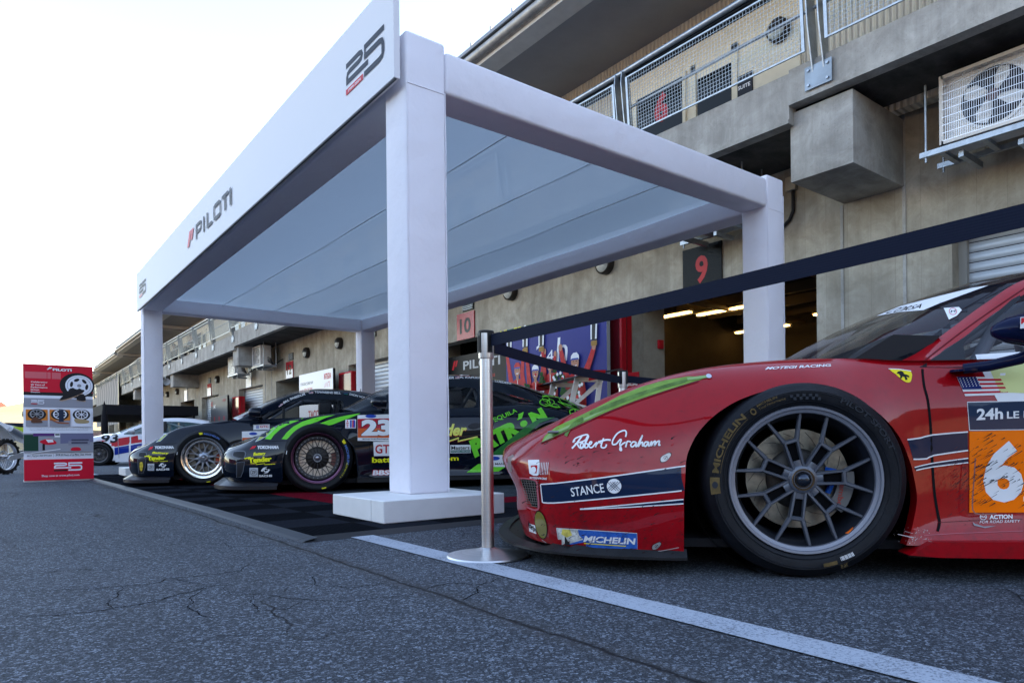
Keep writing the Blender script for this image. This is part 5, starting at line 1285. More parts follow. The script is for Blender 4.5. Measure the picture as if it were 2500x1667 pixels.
# ---------- wheels: local y=0 is the outer tyre face, inward is +y
def make_wheel(car, x, y, side, P_, ang=0):
    r = P_['r']; rr_ = P_['rim']; W = P_['w']
    lipm, spm = P_['lip_mat'], P_['spoke_mat']
    mb = MB()
    mb.lathe([(rr_-.019, .016), (rr_-.017, .008), (rr_-.006, .005), (rr_-.004, -.001), (rr_+.004, -.002), (rr_+.007, .010)], lipm, 72)   # outer flange
    mb.lathe([(rr_-.019, .016), (rr_-.022, .03), (rr_-.030, P_.get('dish', .04)), (rr_-.040, .11), (rr_-.045, W-.02), (rr_, W)], P_.get('barrel_mat', spm), 64)
    w_ = mb.build('wheel', car, 45, loc=(x, y, P_['zc'])); 
    w_.rotation_euler = (0, ang, 0) if side < 0 else (0, ang, math.pi)
    mb = MB(); b = rr_+.001
    mb.lathe([(b-.006, .022), (b, .014), (b+.010, .002), (b+.030, -.006), (b+.055, -.007), (r-.032, -.001), (r-.016, .010), (r-.006, .026), (r-.001, .05), (r, .09), (r, W-.06), (r-.006, W-.02), (r-.03, W), (b, W)], P_['tyre_mat'], 96)
    for q in (.018, .047): mb.lathe([(b+q, -.0065), (b+q+.0015, -.0085), (b+q+.003, -.0068)], P_['tyre_mat'], 96)
    ty = mb.build('tyre', w_, 50)
    # spokes
    mb = MB(); N = P_['n']; dep0, dep1 = P_['d0'], P_['d1']; rt = rr_-.022; r1 = P_['fork']; sw = P_['sw']; spread = P_['spread']; hb = P_['hub']; hw = P_['stem']
    def bar(a0, ra, a1, rb, wa, wb, ya, yb, th_=.016):
        p = Vector((ra*math.cos(a0), 0, ra*math.sin(a0))); q = Vector((rb*math.cos(a1), 0, rb*math.sin(a1))); d = (q-p).normalized(); n = Vector((-d.z, 0, d.x))
        c = []
        for pt, w__, y__ in ((p, wa, ya), (q, wb, yb)):
            for s_, dy, k in ((-1, th_, 1), (-1, .004, .9), (-.55, 0, 1), (.55, 0, 1), (1, .004, .9), (1, th_, 1)):
                c.append(pt+n*s_*w__/2+Vector((0, y__+dy, 0)))
        fs = [(i, (i+1) % 6, 6+(i+1) % 6, 6+i) for i in range(6)]+[tuple(range(6)), tuple(range(6, 12))]
        mb.add(c, fs, spm)
    for k in range(N):
        a0 = 2*math.pi*k/N+P_.get('phase', 0)
        ym = dep0+(dep1-dep0)*(r1-hb)/(rt-hb)
        if P_.get('slot'):
            o_ = hw/2-sw*.32
            for s_ in (-1, 1):
                aa = math.atan2(s_*o_*.80, hb*.9); ab = math.atan2(s_*o_, r1-.008)
                bar(a0+aa, hb*.9/math.cos(aa), a0+ab, (r1-.008)/math.cos(ab), sw*.8, sw*.66, dep0, ym, .022)
            ab = math.atan2(o_, r1-.006); bar(a0-ab, (r1-.006), a0+ab, (r1-.006), sw*.95, sw*.95, ym, ym, .022)
            bar(a0-.0, hb*.95, a0, hb+.022, hw*.8, hw*.8, dep0+.002, dep0+.002, .02)
            _m = spm; spm = mat('pocket_dark', (.004, .004, .005), .8, spec=.05); bar(a0, hb, a0, r1, hw*.8, hw*.8, dep0+.014, ym+.014, .01); spm = _m
        else: bar(a0, hb*.8, a0, r1, hw, hw*.8, dep0, ym)
        for s_ in (-1, 1):
            off = (hw*.42/r1) if P_.get('slot') else .0
            bar(a0+s_*off, r1-.004, a0+s_*spread, rt+.004, sw, sw*.68, ym, dep1)
    mb.lathe([(.001, dep0-.004), (.034, dep0-.004), (.036, dep0-.008), (.045, dep0-.006), (hb*.98, dep0), (hb+.01, dep0+.006), (hb+.008, dep0+.03)], spm, 40)
    if P_.get('inner_ring'):
        ir = P_['inner_ring']; mb.lathe([(ir, dep1-.004), (ir+.012, dep1-.008), (rr_-.030, dep1-.008), (rr_-.028, dep1)], P_.get('ring_mat', lipm), 64)
        for k in range(30):
            a0 = 2*math.pi*(k+.5)/30; q = ((ir+rr_-.025)/2); mb.lathe([(.0045, -.005), (.001, -.006)], P_.get('bolt_mat', BPL), 6, c=(q*math.cos(a0), dep1-.004, q*math.sin(a0)))
    mb.build('spokes', w_, 35)
    mb = MB(); mb.lathe([(.001, dep0-.030), (.010, dep0-.030), (.020, dep0-.024), (.028, dep0-.004), (.030, dep0+.0)], P_.get('nut_mat', mat('nut_dark', (.05, .06, .08), .22, .9)), 24); mb.lathe([(.030, dep0-.003), (.036, dep0-.010), (.040, dep0-.004)], P_.get('nutring', mat('nut_ring', (.50, .32, .18), .35, .9)), 32); mb.build('centre_nut', w_, 40)
    mb = MB()
    mb.lathe([(.085, .125), (.085, .105), (.105, .104), (.173, .104), (.174, .118), (.172, .135)], P_['disc_mat'], 72)
    for k in range(14):
        a0 = 2*math.pi*k/14; pts = [((.112+.052*t)*math.cos(a0+.5*t), .1034, (.112+.052*t)*math.sin(a0+.5*t)) for t in (0, .33, .66, 1)]
        mb.tube(pts, .0011, BPL, 4)
    mb.lathe([(.02, .085), (.085, .088), (.104, .100), (.106, .103)], mat('disc_bell', (.06, .055, .05), .5, .7), 40)
    mb.build('brake_disc', w_, 35)
    mb = MB(); ca = P_.get('cal', -.22)
    pr = []
    for t in np.linspace(-.42, .42, 9): pr.append((.182*math.cos(ca+t), .182*math.sin(ca+t)))
    for t in np.linspace(.42, -.42, 9): pr.append((.128*math.cos(ca+t), .128*math.sin(ca+t)))
    mb.prism(pr, .078, .15, P_['cal_mat']); cl = mb.build('brake_caliper', w_, 30)
    return w_, ty
def arc_fn(rad, y=-.0095):                               # text laid round the tyre wall: x = angle (clockwise), y = height
    return lambda x, h, off: ((rad+h)*math.cos(x), y-off, (rad+h)*math.sin(x))
def tyre_text(ty, t, a0, a1, rad, h, m, y=-.0085, bold=.03):
    a = Art(arc_fn(rad, y), cell=.06, off=.0006); a.text(t, a0, 0, a1, h, m, bold); return a
def wells(car, parent, xs, zc, y0, y1, r=.36):
    for x in xs:
        for s_ in (-1, 1):
            mb = MB(); mb.lathe([(r, y0*s_), (r+.01, y1*s_), (.02, y1*s_)], mat('wheel_well', (.006, .006, .007), .9), 40, c=(x, 0, zc)); mb.build('wheel_well', parent, 40)
# =================================================================================== RED CAR
RO = Vector((2.8638, 1.9271, 0)); RZ = R(-45.397)
CR = empty('red_race_car', RO, RZ, label='dirty red race car with navy stripes and an orange number panel in the right foreground', cat='race car')
RED = make_car_paint('red_paint', (.30, .0010, .005), .9, (.03, .005, .005), coat=.7)
EY = (Matrix.Rotation(-RZ, 3, 'Z') @ (CAM-RO))
N_ = [
 [(-1.040,0,.085),(-1.065,0,.18),(-1.075,0,.27),(-1.125,0,.36),(-1.145,0,.41),(-1.130,0,.45),(-1.075,0,.48),(-1.015,0,.505)],
 [(-1.020,-.33,.085),(-1.045,-.34,.18),(-1.050,-.34,.27),(-1.100,-.33,.36),(-1.115,-.32,.41),(-1.090,-.30,.455),(-1.005,-.22,.50),(-0.915,0,.545)],
 [(-0.975,-.60,.085),(-1.000,-.61,.18),(-1.005,-.61,.27),(-1.045,-.60,.36),(-1.055,-.585,.41),(-1.005,-.55,.478),(-0.900,-.42,.540),(-0.790,0,.595)],
 [(-0.882,-.79,.085),(-0.902,-.81,.18),(-0.907,-.815,.27),(-0.927,-.80,.37),(-0.927,-.77,.43),(-0.852,-.71,.540),(-0.742,-.54,.592),(-0.602,0,.645)],
 [(-.73,-.905,.085),(-.74,-.925,.18),(-.745,-.935,.27),(-.745,-.925,.375),(-.735,-.88,.475),(-.67,-.78,.620),(-.57,-.60,.655),(-.42,0,.69)],
 [(-.56,-.95,.085),(-.57,-.968,.18),(-.575,-.978,.28),(-.575,-.968,.39),(-.555,-.93,.515),(-.50,-.80,.682),(-.40,-.62,.695),(-.22,0,.735)],
 [(-.38,-.965,.085),(-.38,-.985,.18),(-.38,-.995,.28),(-.38,-.985,.40),(-.375,-.95,.55),(-.32,-.81,.724),(-.22,-.64,.722),(-.03,0,.775)],
 [(-.18,-.97,.10),(-.18,-.99,.19),(-.18,-1.0,.30),(-.18,-.995,.44),(-.175,-.965,.61),(-.13,-.83,.745),(-.05,-.66,.742),(.09,0,.80)],
 [(.03,-.97,.10),(.03,-.99,.19),(.03,-1.0,.30),(.03,-.998,.45),(.03,-.975,.63),(.05,-.86,.748),(.08,-.70,.755),(.16,0,.815)],
 [(.22,-.97,.10),(.22,-.99,.19),(.22,-.995,.30),(.22,-.985,.45),(.22,-.955,.61),(.23,-.87,.738),(.24,-.78,.752),(.26,0,.82)],
 [(.40,-.985,.12),(.40,-.965,.19),(.40,-.950,.30),(.40,-.942,.45),(.40,-.930,.60),(.40,-.88,.722),(.40,-.80,.742),(.40,0,.80)],
 [(.75,-.99,.11),(.75,-.955,.18),(.75,-.935,.30),(.75,-.935,.45),(.75,-.93,.60),(.75,-.885,.722),(.75,-.80,.742),(.75,0,.78)],
 [(1.25,-.99,.11),(1.25,-.955,.18),(1.25,-.935,.30),(1.25,-.94,.45),(1.25,-.935,.62),(1.25,-.885,.745),(1.25,-.78,.77),(1.25,0,.80)],
 [(1.75,-.98,.11),(1.75,-.965,.18),(1.75,-.96,.30),(1.75,-.965,.45),(1.75,-.955,.66),(1.75,-.88,.80),(1.75,-.74,.83),(1.75,0,.86)],
 [(2.2,-.99,.11),(2.2,-1.0,.18),(2.2,-1.01,.30),(2.2,-1.01,.46),(2.2,-.985,.70),(2.2,-.88,.86),(2.2,-.70,.87),(2.2,0,.90)],
 [(2.65,-.99,.11),(2.65,-1.01,.18),(2.65,-1.02,.30),(2.65,-1.02,.46),(2.65,-.99,.70),(2.65,-.87,.87),(2.65,-.66,.87),(2.65,0,.90)],
 [(3.1,-.95,.14),(3.1,-.97,.20),(3.1,-.98,.30),(3.1,-.98,.46),(3.1,-.95,.68),(3.1,-.84,.83),(3.1,-.62,.85),(3.1,0,.88)],
 [(3.42,-.84,.16),(3.44,-.86,.22),(3.45,-.86,.30),(3.46,-.86,.46),(3.45,-.84,.66),(3.42,-.76,.80),(3.40,-.56,.84),(3.36,0,.86)],
 [(3.50,-.45,.18),(3.52,-.46,.24),(3.53,-.46,.32),(3.54,-.46,.46),(3.53,-.45,.66),(3.50,-.42,.80),(3.48,-.3,.83),(3.44,0,.85)],
 [(3.52,0,.18),(3.54,0,.24),(3.55,0,.32),(3.56,0,.46),(3.55,0,.66),(3.53,0,.78),(3.50,0,.82),(3.48,0,.84)]]
sh = Shell(N_, 11, 8)
arch = [(-.382,.02),(-.383,.264),(-.373,.413),(-.34,.485),(-.281,.551),(-.195,.606),(-.082,.643),(.015,.653),(.112,.640),(.193,.605),(.273,.541),(.326,.475),(.358,.394),(.371,.337),(.377,.266),(.356,.181),(.325,.10),(.31,.02)]
arch = arch[:2]+[p for p in crm(arch[2:-1], 4)]+[arch[-1]]
near_side = lambda x, y, z: y < -.55
sh.cut(arch, near_side, lip=.05)
arch2 = [(2.65+.395*math.cos(R(a_)), .33+.35*math.sin(R(a_))) for a_ in range(-60, 241, 10)]+[(2.45, .02), (2.85, .02)]
sh.cut(arch2, near_side, lip=.05)
# side intake mouth in the nose
grl = [(-1.00,.318),(-.905,.300),(-.900,.222),(-.918,.205),(-.955,.208),(-.975,.245)]
bodyR = sh.mesh(sh.f, 'body', CR, RED, 42, lips=True)
wells(CR, CR, (0, 2.65), .334, .90, .58, .352)
mb = MB(); mb.box(-.80, 3.4, -.88, .88, .09, .12, DARK); mb.box(-.02+.38, 2.26, -.93, .93, .07, .12, BPL)
mb.build('underfloor', CR, 0)
# front splitter
CF = mat('carbon_lip', (.010, .010, .011), .42, spec=.25, var=.4, vscale=12)
half = [(-1.155, 0), (-1.145, -.25), (-1.11, -.45), (-1.04, -.65), (-.94, -.80), (-.81, -.90), (-.62, -.965), (-.45, -.985), (-.372, -.985), (-.37, -.6), (-.5, 0)]
pl = crm(half[:9], 4)+half[9:]; pl = pl+[(x, -y) for x, y in pl[::-1]]
mb = MB(); mb.prism(pl, .058, .067, CF, 'XY'); 
n_ = [(x, y) for x, y in crm(half[:9], 4)]
for s_ in (-1, 1):
    vs = []
    for x, y in n_:
        k_ = .93 if x < -.6 else .97
        vs += [(x, -s_*y, .066), (x+(.05 if x < -.8 else .0), -s_*y*.972, .094 if x > -.9 else .075)]
    mb.add(vs, [(2*i, 2*i+1, 2*i+3, 2*i+2) for i in range(len(n_)-1)], CF)
mb.build('front_splitter', CR, 50)
# side skirt blade
mb = MB()
for s_ in (-1, 1):
    mb.prism([(.325, .092), (.40, .135), (2.25, .16), (2.25, .085), (.42, .085)], s_*.93, s_*1.02, RED)
mb.build('side_skirt', CR, 30)
# greenhouse
K_ = [
 [(.405,-.83,.728),(.402,-.80,.735),(.395,-.76,.742),(.27,-.55,.775),(.17,-.28,.798),(.13,0,.808)],
 [(.48,-.84,.728),(.48,-.79,.755),(.485,-.73,.785),(.385,-.52,.850),(.32,-.27,.880),(.29,0,.897)],
 [(.58,-.845,.729),(.60,-.77,.800),(.61,-.69,.870),(.55,-.49,.945),(.51,-.26,.982),(.49,0,.998)],
 [(.70,-.85,.730),(.73,-.74,.855),(.755,-.635,.968),(.735,-.46,1.045),(.73,-.25,1.078),(.725,0,1.09)],
 [(.84,-.85,.732),(.88,-.72,.900),(.915,-.60,1.060),(.92,-.42,1.108),(.93,-.23,1.135),(.93,0,1.145)],
 [(1.10,-.85,.742),(1.12,-.715,.930),(1.14,-.585,1.100),(1.16,-.40,1.140),(1.17,-.22,1.158),(1.18,0,1.165)],
 [(1.45,-.84,.760),(1.47,-.72,.920),(1.48,-.590,1.085),(1.50,-.40,1.132),(1.50,-.22,1.152),(1.50,0,1.160)],
 [(1.80,-.81,.81),(1.84,-.72,.90),(1.88,-.60,1.02),(1.92,-.40,1.075),(1.93,-.22,1.095),(1.94,0,1.105)],
 [(2.3,-.76,.86),(2.34,-.68,.90),(2.40,-.56,.955),(2.44,-.38,.99),(2.46,-.20,1.005),(2.47,0,1.01)],
 [(2.9,-.68,.85),(2.92,-.62,.865),(2.96,-.50,.885),(3.0,-.34,.90),(3.0,-.18,.905),(3.0,0,.905)]]
gh = Shell(K_, 10, 9)
ws = gh.take(lambda i, j: .0 <= i < 4.35 and j >= 2.0)
win = crm([(.52,.738),(.64,.838),(.78,.935),(.93,1.012),(1.20,1.055),(1.45,1.035),(1.62,.96),(1.60,.80),(1.45,.768),(.95,.745)], 4, True)
sg = gh.cut(win, lambda x, y, z: y < -.55, lip=.02)
gb = gh.mesh(gh.f, 'roof', CR, RED, 42, lips=True)
GLS = mat('tinted_glass', (.012, .014, .018), .02, trans=0, alpha=.50, spec=.5)
GLC = mat('clear_glass', (.01, .012, .015), .02, alpha=.30, spec=.5)
W2 = gh
wsO = W2.mesh(ws, 'windscreen', CR, GLS, 60)
sgO = W2.mesh(sg, 'side_window', CR, GLC, 60, side=2)
bv = bvh_of([bodyR, gb, wsO, sgO])
def rart(x, y0, z, cell=.03, off=.0012): return Art(body_fn(bv, y0, aim(EY, x, y0, z)), cell, off)
CW = mat('sticker_white', (.74, .74, .74), .35, coat=.8); CN = mat('sticker_navy', (.008, .018, .048), .3, coat=1); CK = mat('sticker_black', (.01, .01, .012), .35, coat=.8); CY = mat('sticker_yellow', (.80, .66, .02), .35, coat=.8); CO = mat('sticker_orange', (.92, .17, .003), .35, coat=.8, var=.05); CB = mat('sticker_blue', (.03, .11, .42), .35, coat=.8, var=.4, vscale=30)
# windscreen border, banner, badge
BRD = mat('frit_black', (.006, .006, .010), .08, coat=1)
a = Art(body_fn(bvh_of([wsO]), -.5, aim(EY, .6, -.5, .95)), .03, .0012)
Tq = lambda pts: pts
def ps(px, py, y0):                                       # helper: picture trace (full-size) -> car plane at depth y0
    D = F + rc*((px-1250)/1667) + uc*((1072.5-py)/1667); D = Matrix.Rotation(-RZ, 3, 'Z') @ D
    t = (y0-EY.y)/D.y; q = EY+D*t; return (q.x, q.z)
Q = lambda pts, y0, ox=2100, oy=480, s_=3.2675: [ps(ox+x/s_, oy+y/s_, y0) for x, y in pts]
a.poly(Q([(0, 1330), (250, 1342), (440, 1255), (700, 1080), (1195, 712), (1160, 700), (800, 912), (770, 960), (560, 1110), (400, 1200), (300, 1260), (0, 1318)], -.5), BRD)
a.poly(Q([(1005, 712), (1160, 700), (800, 905), (640, 892), (505, 905), (620, 850)], -.5), BRD)
a.poly(Q([(90, 955), (300, 870), (620, 795), (900, 730), (1020, 714), (640, 852), (505, 908), (300, 922), (140, 948)], -.5), CW)
a.text('CORSA', 0, 0, 1, 1, CK, .0, q=Q([(150, 940), (480, 892), (515, 852), (290, 885)], -.5))
a.build('sunstrip_sticker', wsO); a = Art(body_fn(bvh_of([wsO]), -.5, aim(EY, .6, -.5, .95)), .03, .0032)
a.poly(Q([(665, 895), (780, 888), (800, 912), (760, 955), (700, 985)], -.5), CW)
a.ring(*Q([(733, 922)], -.5)[0], .0115, .0135, REDV); a.text('H', 0, 0, 1, 1, CK, .02, q=Q([(715, 932), (750, 928), (755, 912), (720, 915)], -.5))
a.build('windscreen_sticker', wsO)
# interior
mb = MB(); mb.box(.30, 2.0, -.80, .80, .60, .70, DARK); mb.prism([(.16, .70), (.42, .70), (.56, .84), (.40, .85)], -.72, .72, mat('dash_black', (.02, .02, .022), .7)); mb.build('interior', CR, 0)
mb = MB()
RC = mat('roll_cage_grey', (.16, .18, .22), .4)
for s_ in (-1, 1):
    mb.tube([(.54, s_*.68, .70), (.68, s_*.59, .83), (1.0, s_*.47, .985), (1.45, s_*.47, 1.01), (1.6, s_*.60, .70)], .022, RC, 10)
    mb.tube([(.66, s_*.70, .69), (.86, s_*.53, .93)], .024, RC, 10); mb.tube([(1.45, s_*.47, 1.0), (.75, s_*.70, .69)], .02, RC, 10)
mb.tube([(1.0, -.47, .985), (1.0, .47, .985)], .022, RC, 10); mb.tube([(1.45, -.47, 1.01), (1.45, .47, 1.01)], .022, RC, 10)
mb.build('roll_cage', CR, 50)
mb = MB(); mb.rbox(1.25, 1.40, -.62, -.18, .55, .98, BPL, .05); mb.rbox(.9, 1.3, -.62, -.18, .5, .66, BPL, .05); mb.build('seat', CR)
mb = MB(); mb.rbox(.50, .56, -.70, -.64, .715, .76, ALU, .01); mb.lathe([(.001, -.03), (.028, -.03), (.028, .0)], mat('purple_disc', (.10, .02, .08), .5), 16, c=(.545, -.68, .765)); mb.build('net_buckle', CR)
# black triangle ahead of the window
a = rart(.55, -.8, .80)
a.poly(Q([(480, 1355), (950, 1050), (1240, 800), (1307, 765), (1307, 800), (1080, 985), (850, 1145), (822, 1180), (845, 1360)], -.8), mat('carbon_trim', (.016, .018, .022), .5))
a.line(Q([(405, 1350), (700, 1120), (1000, 905), (1307, 700)], -.72), .004, mat('seam_dark', (.10, .004, .008), .6), 3)
a.build('window_trim', CR)
# ---------------- livery
V = 1.0633
def q1(pts, y0=-.97): return [ps(x*V, y*V, y0) for x, y in pts]
def C1_(pts, y0=-.97): return [ps(1200+x/2.8517, 850+y/2.8517, y0) for x, y in pts]
a = rart(-.6, -.96, .3)
up = [(315, 945), (440, 938), (700, 910), (1000, 870), (1300, 827), (1378, 818)]; lo = [(1340, 990), (1100, 1015), (700, 1055), (420, 1080), (330, 1078)]
a.poly(C1_(up+lo), CN)
a.line(C1_(up), .0045, CW, 3); a.line(C1_(lo), .0045, CW, 3); a.line(C1_([(315, 945), (322, 1010), (330, 1078)]), .004, CW)
a.poly(C1_([(615, 1121), (1332, 1050), (1334, 1080)]), CN); a.line(C1_([(615, 1120), (980, 1085), (1332, 1051)]), .004, CW); a.line(C1_([(615, 1122), (980, 1104), (1332, 1080)]), .004, CW)
a.text('STANCE', 0, 0, 1, 1, CW, .01, q=C1_([(555, 1034), (790, 1002), (778, 940), (545, 972)]))
c_ = C1_([(855, 960)])[0]; a.ell(*c_, .025, .0255, CW, 28)
for t_ in (-1, 0, 1):
    a.line([(c_[0]-.018+t_*.009, c_[1]-.014), (c_[0]+.014+t_*.009, c_[1]+.016)], .0018, CN); a.line([(c_[0]-.014+t_*.009, c_[1]+.015), (c_[0]+.016+t_*.009, c_[1]-.016)], .0018, CN)
a.build('stripe_sticker', bodyR)
# signature lettering drawn as a pen line
a = rart(-.6, -.93, .46)
W4 = .0052
for st in ([(575, 640), (560, 655), (580, 625), (655, 600), (668, 615), (640, 645), (590, 660), (575, 668)], [(625, 610), (590, 660), (555, 698)], [(590, 660), (608, 690), (628, 697), (640, 672)], [(640, 672), (630, 660), (617, 672), (622, 692), (640, 690), (650, 668), (672, 620), (668, 610), (655, 640), (650, 690), (668, 690), (672, 670), (655, 665)],
           [(672, 668), (690, 670), (698, 655), (685, 655), (680, 685), (700, 692), (722, 668), (735, 658), (725, 690), (735, 668), (752, 655), (760, 665)], [(782, 628), (765, 680), (775, 694), (795, 690), (803, 670)], [(745, 655), (800, 640), (832, 642)],
           [(935, 620), (940, 590), (925, 575), (880, 595), (848, 640), (845, 670), (870, 668), (895, 640), (905, 642), (895, 670), (905, 700), (905, 712), (895, 705), (905, 675), (935, 655)], [(935, 690), (945, 655), (955, 650), (972, 655)], [(1005, 655), (985, 655), (970, 675), (980, 688), (1000, 672), (1008, 655), (1005, 685), (1015, 680)],
           [(1015, 680), (1035, 640), (1050, 612), (1045, 625), (1020, 685), (1035, 665), (1050, 655), (1050, 680), (1060, 675)], [(1090, 655), (1070, 655), (1060, 672), (1070, 684), (1085, 665), (1092, 655), (1090, 680), (1100, 678)], [(1100, 678), (1112, 650), (1108, 680), (1125, 655), (1138, 650), (1130, 680), (1148, 655), (1165, 648), (1160, 675), (1172, 672)]):
    a.line(C1_(st, -.93), W4*(1.25 if len(st) == 3 else 1), CW, 5)
a.build('signature_sticker', bodyR)
# fasteners, logos, labels
a = rart(-.45, -.96, .41)
for (cx, cy, y0, r_) in ((1213, 762, -.96, 1), (1148, 1370, -.95, .85)):
    c_ = C1_([(cx, cy)], y0)[0]; m_ = mat('fastener_alloy', (.50, .47, .45), .4, .6)
    a.poly([(c_[0]+r_*x_, c_[1]+r_*z_) for x_, z_ in ((-.020, -.006), (-.016, -.016), (.0, -.013), (.013, .0), (.020, .012), (.014, .019), (.0, .014), (-.016, .004))], CK, 3)
    a.poly([(c_[0]+r_*x_*.88, c_[1]+r_*z_*.88) for x_, z_ in ((-.020, -.006), (-.016, -.016), (.0, -.013), (.013, .0), (.020, .012), (.014, .019), (.0, .014), (-.016, .004))], m_, 3)
    a.ring(*c_, .006*r_, .0072*r_, CK, 14); a.line([(c_[0]-.003, c_[1]-.004), (c_[0]+.003, c_[1]+.004)], .002, CK)
a.build('fastener', bodyR)
a = rart(-.85, -.85, .36)
a.poly(C1_([(250, 775), (332, 774), (334, 800), (327, 887), (292, 886), (262, 870)], -.85), CW)
a.poly(C1_([(272, 815), (318, 812), (320, 830), (313, 870), (302, 868), (290, 866), (282, 864)], -.85), mat('sticker_red', (.42, .01, .02), .35, coat=.8))
c_ = C1_([(293, 845)], -.85)[0]; a.ell(*c_, .010, .0125, CW)
for i in range(6): a.line(C1_([(340+12*i, 795), (334+11.5*i, 880)], -.85), .0016, CW)
a.text('MOTEGI RACING', 0, 0, 1, 1, CW, .03, q=C1_([(268, 908), (388, 914), (392, 900), (272, 893)], -.85))
a.build('wheel_maker_sticker', bodyR)
a = rart(-.68, -.94, .13)
a.poly(C1_([(448, 1247), (1010, 1285), (1016, 1422), (466, 1380)], -.94), CB)
a.poly(C1_([(448, 1247), (600, 1258), (610, 1300), (640, 1330), (640, 1392), (466, 1380)], -.94), mat('mascot_pale', (.50, .50, .46), .5, var=.6, vscale=45))
a.poly(C1_([(490, 1255), (545, 1260), (560, 1300), (520, 1315), (480, 1290)], -.94), mat('mascot_yellow', (.60, .50, .10), .5, var=.5, vscale=45))
a.text('MICHELIN', 0, 0, 1, 1, CW, .035, q=C1_([(640, 1345), (996, 1364), (1002, 1320), (652, 1302)], -.94))
a.line(C1_([(645, 1355), (935, 1374)], -.94), .003, CY); a.line(C1_([(448, 1247), (1010, 1285), (1016, 1422), (466, 1380)], -.94), .0018, CW, closed=True)
a.line(C1_([(330, 1335), (470, 1395), (800, 1422), (1050, 1425), (1200, 1405), (1300, 1385)], -.95), .0025, mat('scuff_white', (.35, .30, .30), .7), 3)
a.build('tyre_maker_sticker', bodyR)
a = rart(-.86, -.84, .2)
a.poly(C1_([(258, 1215), (312, 1230), (316, 1325), (262, 1290)], -.82), CW)
a.poly(C1_([(258, 1272), (316, 1290), (316, 1325), (262, 1300)], -.82), RED); a.text('Motorstore', 0, 0, 1, 1, CK, .02, q=C1_([(258, 1245), (314, 1280), (312, 1240), (256, 1195)], -.82))
LENS = mat('fog_lens', (.18, .15, .03), .1, coat=1)
c_ = C1_([(342, 1233)], -.86)[0]; a.ell(*c_, .023, .055, CK, 20, .18); a.ell(*c_, .021, .052, LENS, 20, .18)
a.build('fog_lamp', bodyR)
# intake with mesh (flat dark patch drawn for the shaded hollow)
a = rart(-.95, -.7, .27, .02)
a.poly(C1_([(188, 908), (240, 915), (308, 936), (316, 960), (322, 1050), (326, 1100), (310, 1116), (272, 1100), (250, 1060), (230, 1000)], -.75), CK)
for i in range(11):
    yy_ = 925+i*17; a.line(C1_([(196+i*5, yy_), (250, yy_+4), (318, yy_+9)], -.75), .0022, mat('mesh_wire', (.11, .10, .09), .45), 2)
for i in range(6): a.line(C1_([(205+18*i, 915+3*i), (250+14*i, 1085+2*i)], -.75), .0018, MATS['mesh_wire'])
a.line(C1_([(188, 905), (250, 912), (310, 932), (320, 1000), (328, 1100), (314, 1126), (275, 1120), (245, 1105)], -.75), .006, mat('lip_highlight', (.40, .10, .12), .3, coat=1), 4)
a.build('air_intake', bodyR)
# headlamp: pale green cover over dark lamp units, following the wing
a = rart(-.75, -.80, .58)
HG = mat('lamp_cover_green', (.17, .29, .05), .06, coat=1, var=.35, vscale=9); HG2 = mat('lamp_cover_highlight', (.25, .38, .14), .05, coat=1); HGD = mat('lamp_inner_dark', (.10, .18, .04), .2, coat=1, var=.5, vscale=20)
hp = [(342, 665), (370, 612), (450, 548), (600, 478), (760, 400), (900, 328), (1050, 268), (1200, 226), (1360, 200), (1480, 208), (1420, 232), (1250, 285), (1050, 350), (850, 425), (650, 515), (500, 590), (420, 635)]
a.poly(C1_(hp, -.80), HG, 0)
a.poly(C1_([(352, 655), (400, 600), (560, 528), (720, 455), (860, 395), (700, 478), (540, 560), (430, 622)], -.80), HG2)  # pale highlight painted onto the cover
a.poly(C1_([(700, 462), (860, 402), (1050, 328), (1200, 282), (1330, 245), (1340, 222), (1200, 258), (1020, 312), (840, 378), (700, 440)], -.80), HGD, 3); a.poly(C1_([(430, 605), (560, 545), (640, 505), (620, 525), (540, 568), (450, 612)], -.80), HGD, 3)
a.line(C1_([(520, 610), (540, 570), (585, 520), (640, 490)], -.80), .012, HGD, 4)
a.line(C1_([(1350, 222), (1480, 206)], -.80), .010, HG2)
a.line(C1_([(342, 665), (500, 594), (650, 519), (850, 429), (1050, 354), (1250, 288), (1420, 236)], -.80), .0035, mat('lamp_seam', (.12, .005, .01), .5), 3)
c_ = C1_([(1492, 204)], -.80)[0]; a.ell(*c_, .009, .008, ALU)
a.build('headlamp', bodyR)
# bonnet pin and tape patch on the nose
mb = MB(); hp_ = body_fn(bv, -.5, aim(EY, -.86, -.5, .50))(-.86, .505, .012)
if hp_: mb.rbox(hp_[0]-.022, hp_[0]+.022, hp_[1]-.012, hp_[1]+.012, hp_[2]-.008, hp_[2]+.002, mat('dull_alloy', (.2, .19, .19), .4, .7), .005, 2); mb.build('bonnet_catch', CR)
a = rart(-1.0, -.55, .40); a.poly(C1_([(104, 760), (140, 742), (150, 752), (128, 790), (134, 860), (112, 858), (104, 810)], -.6), mat('tape_beige', (.30, .22, .20), .7)); a.build('tape_patch', bodyR)
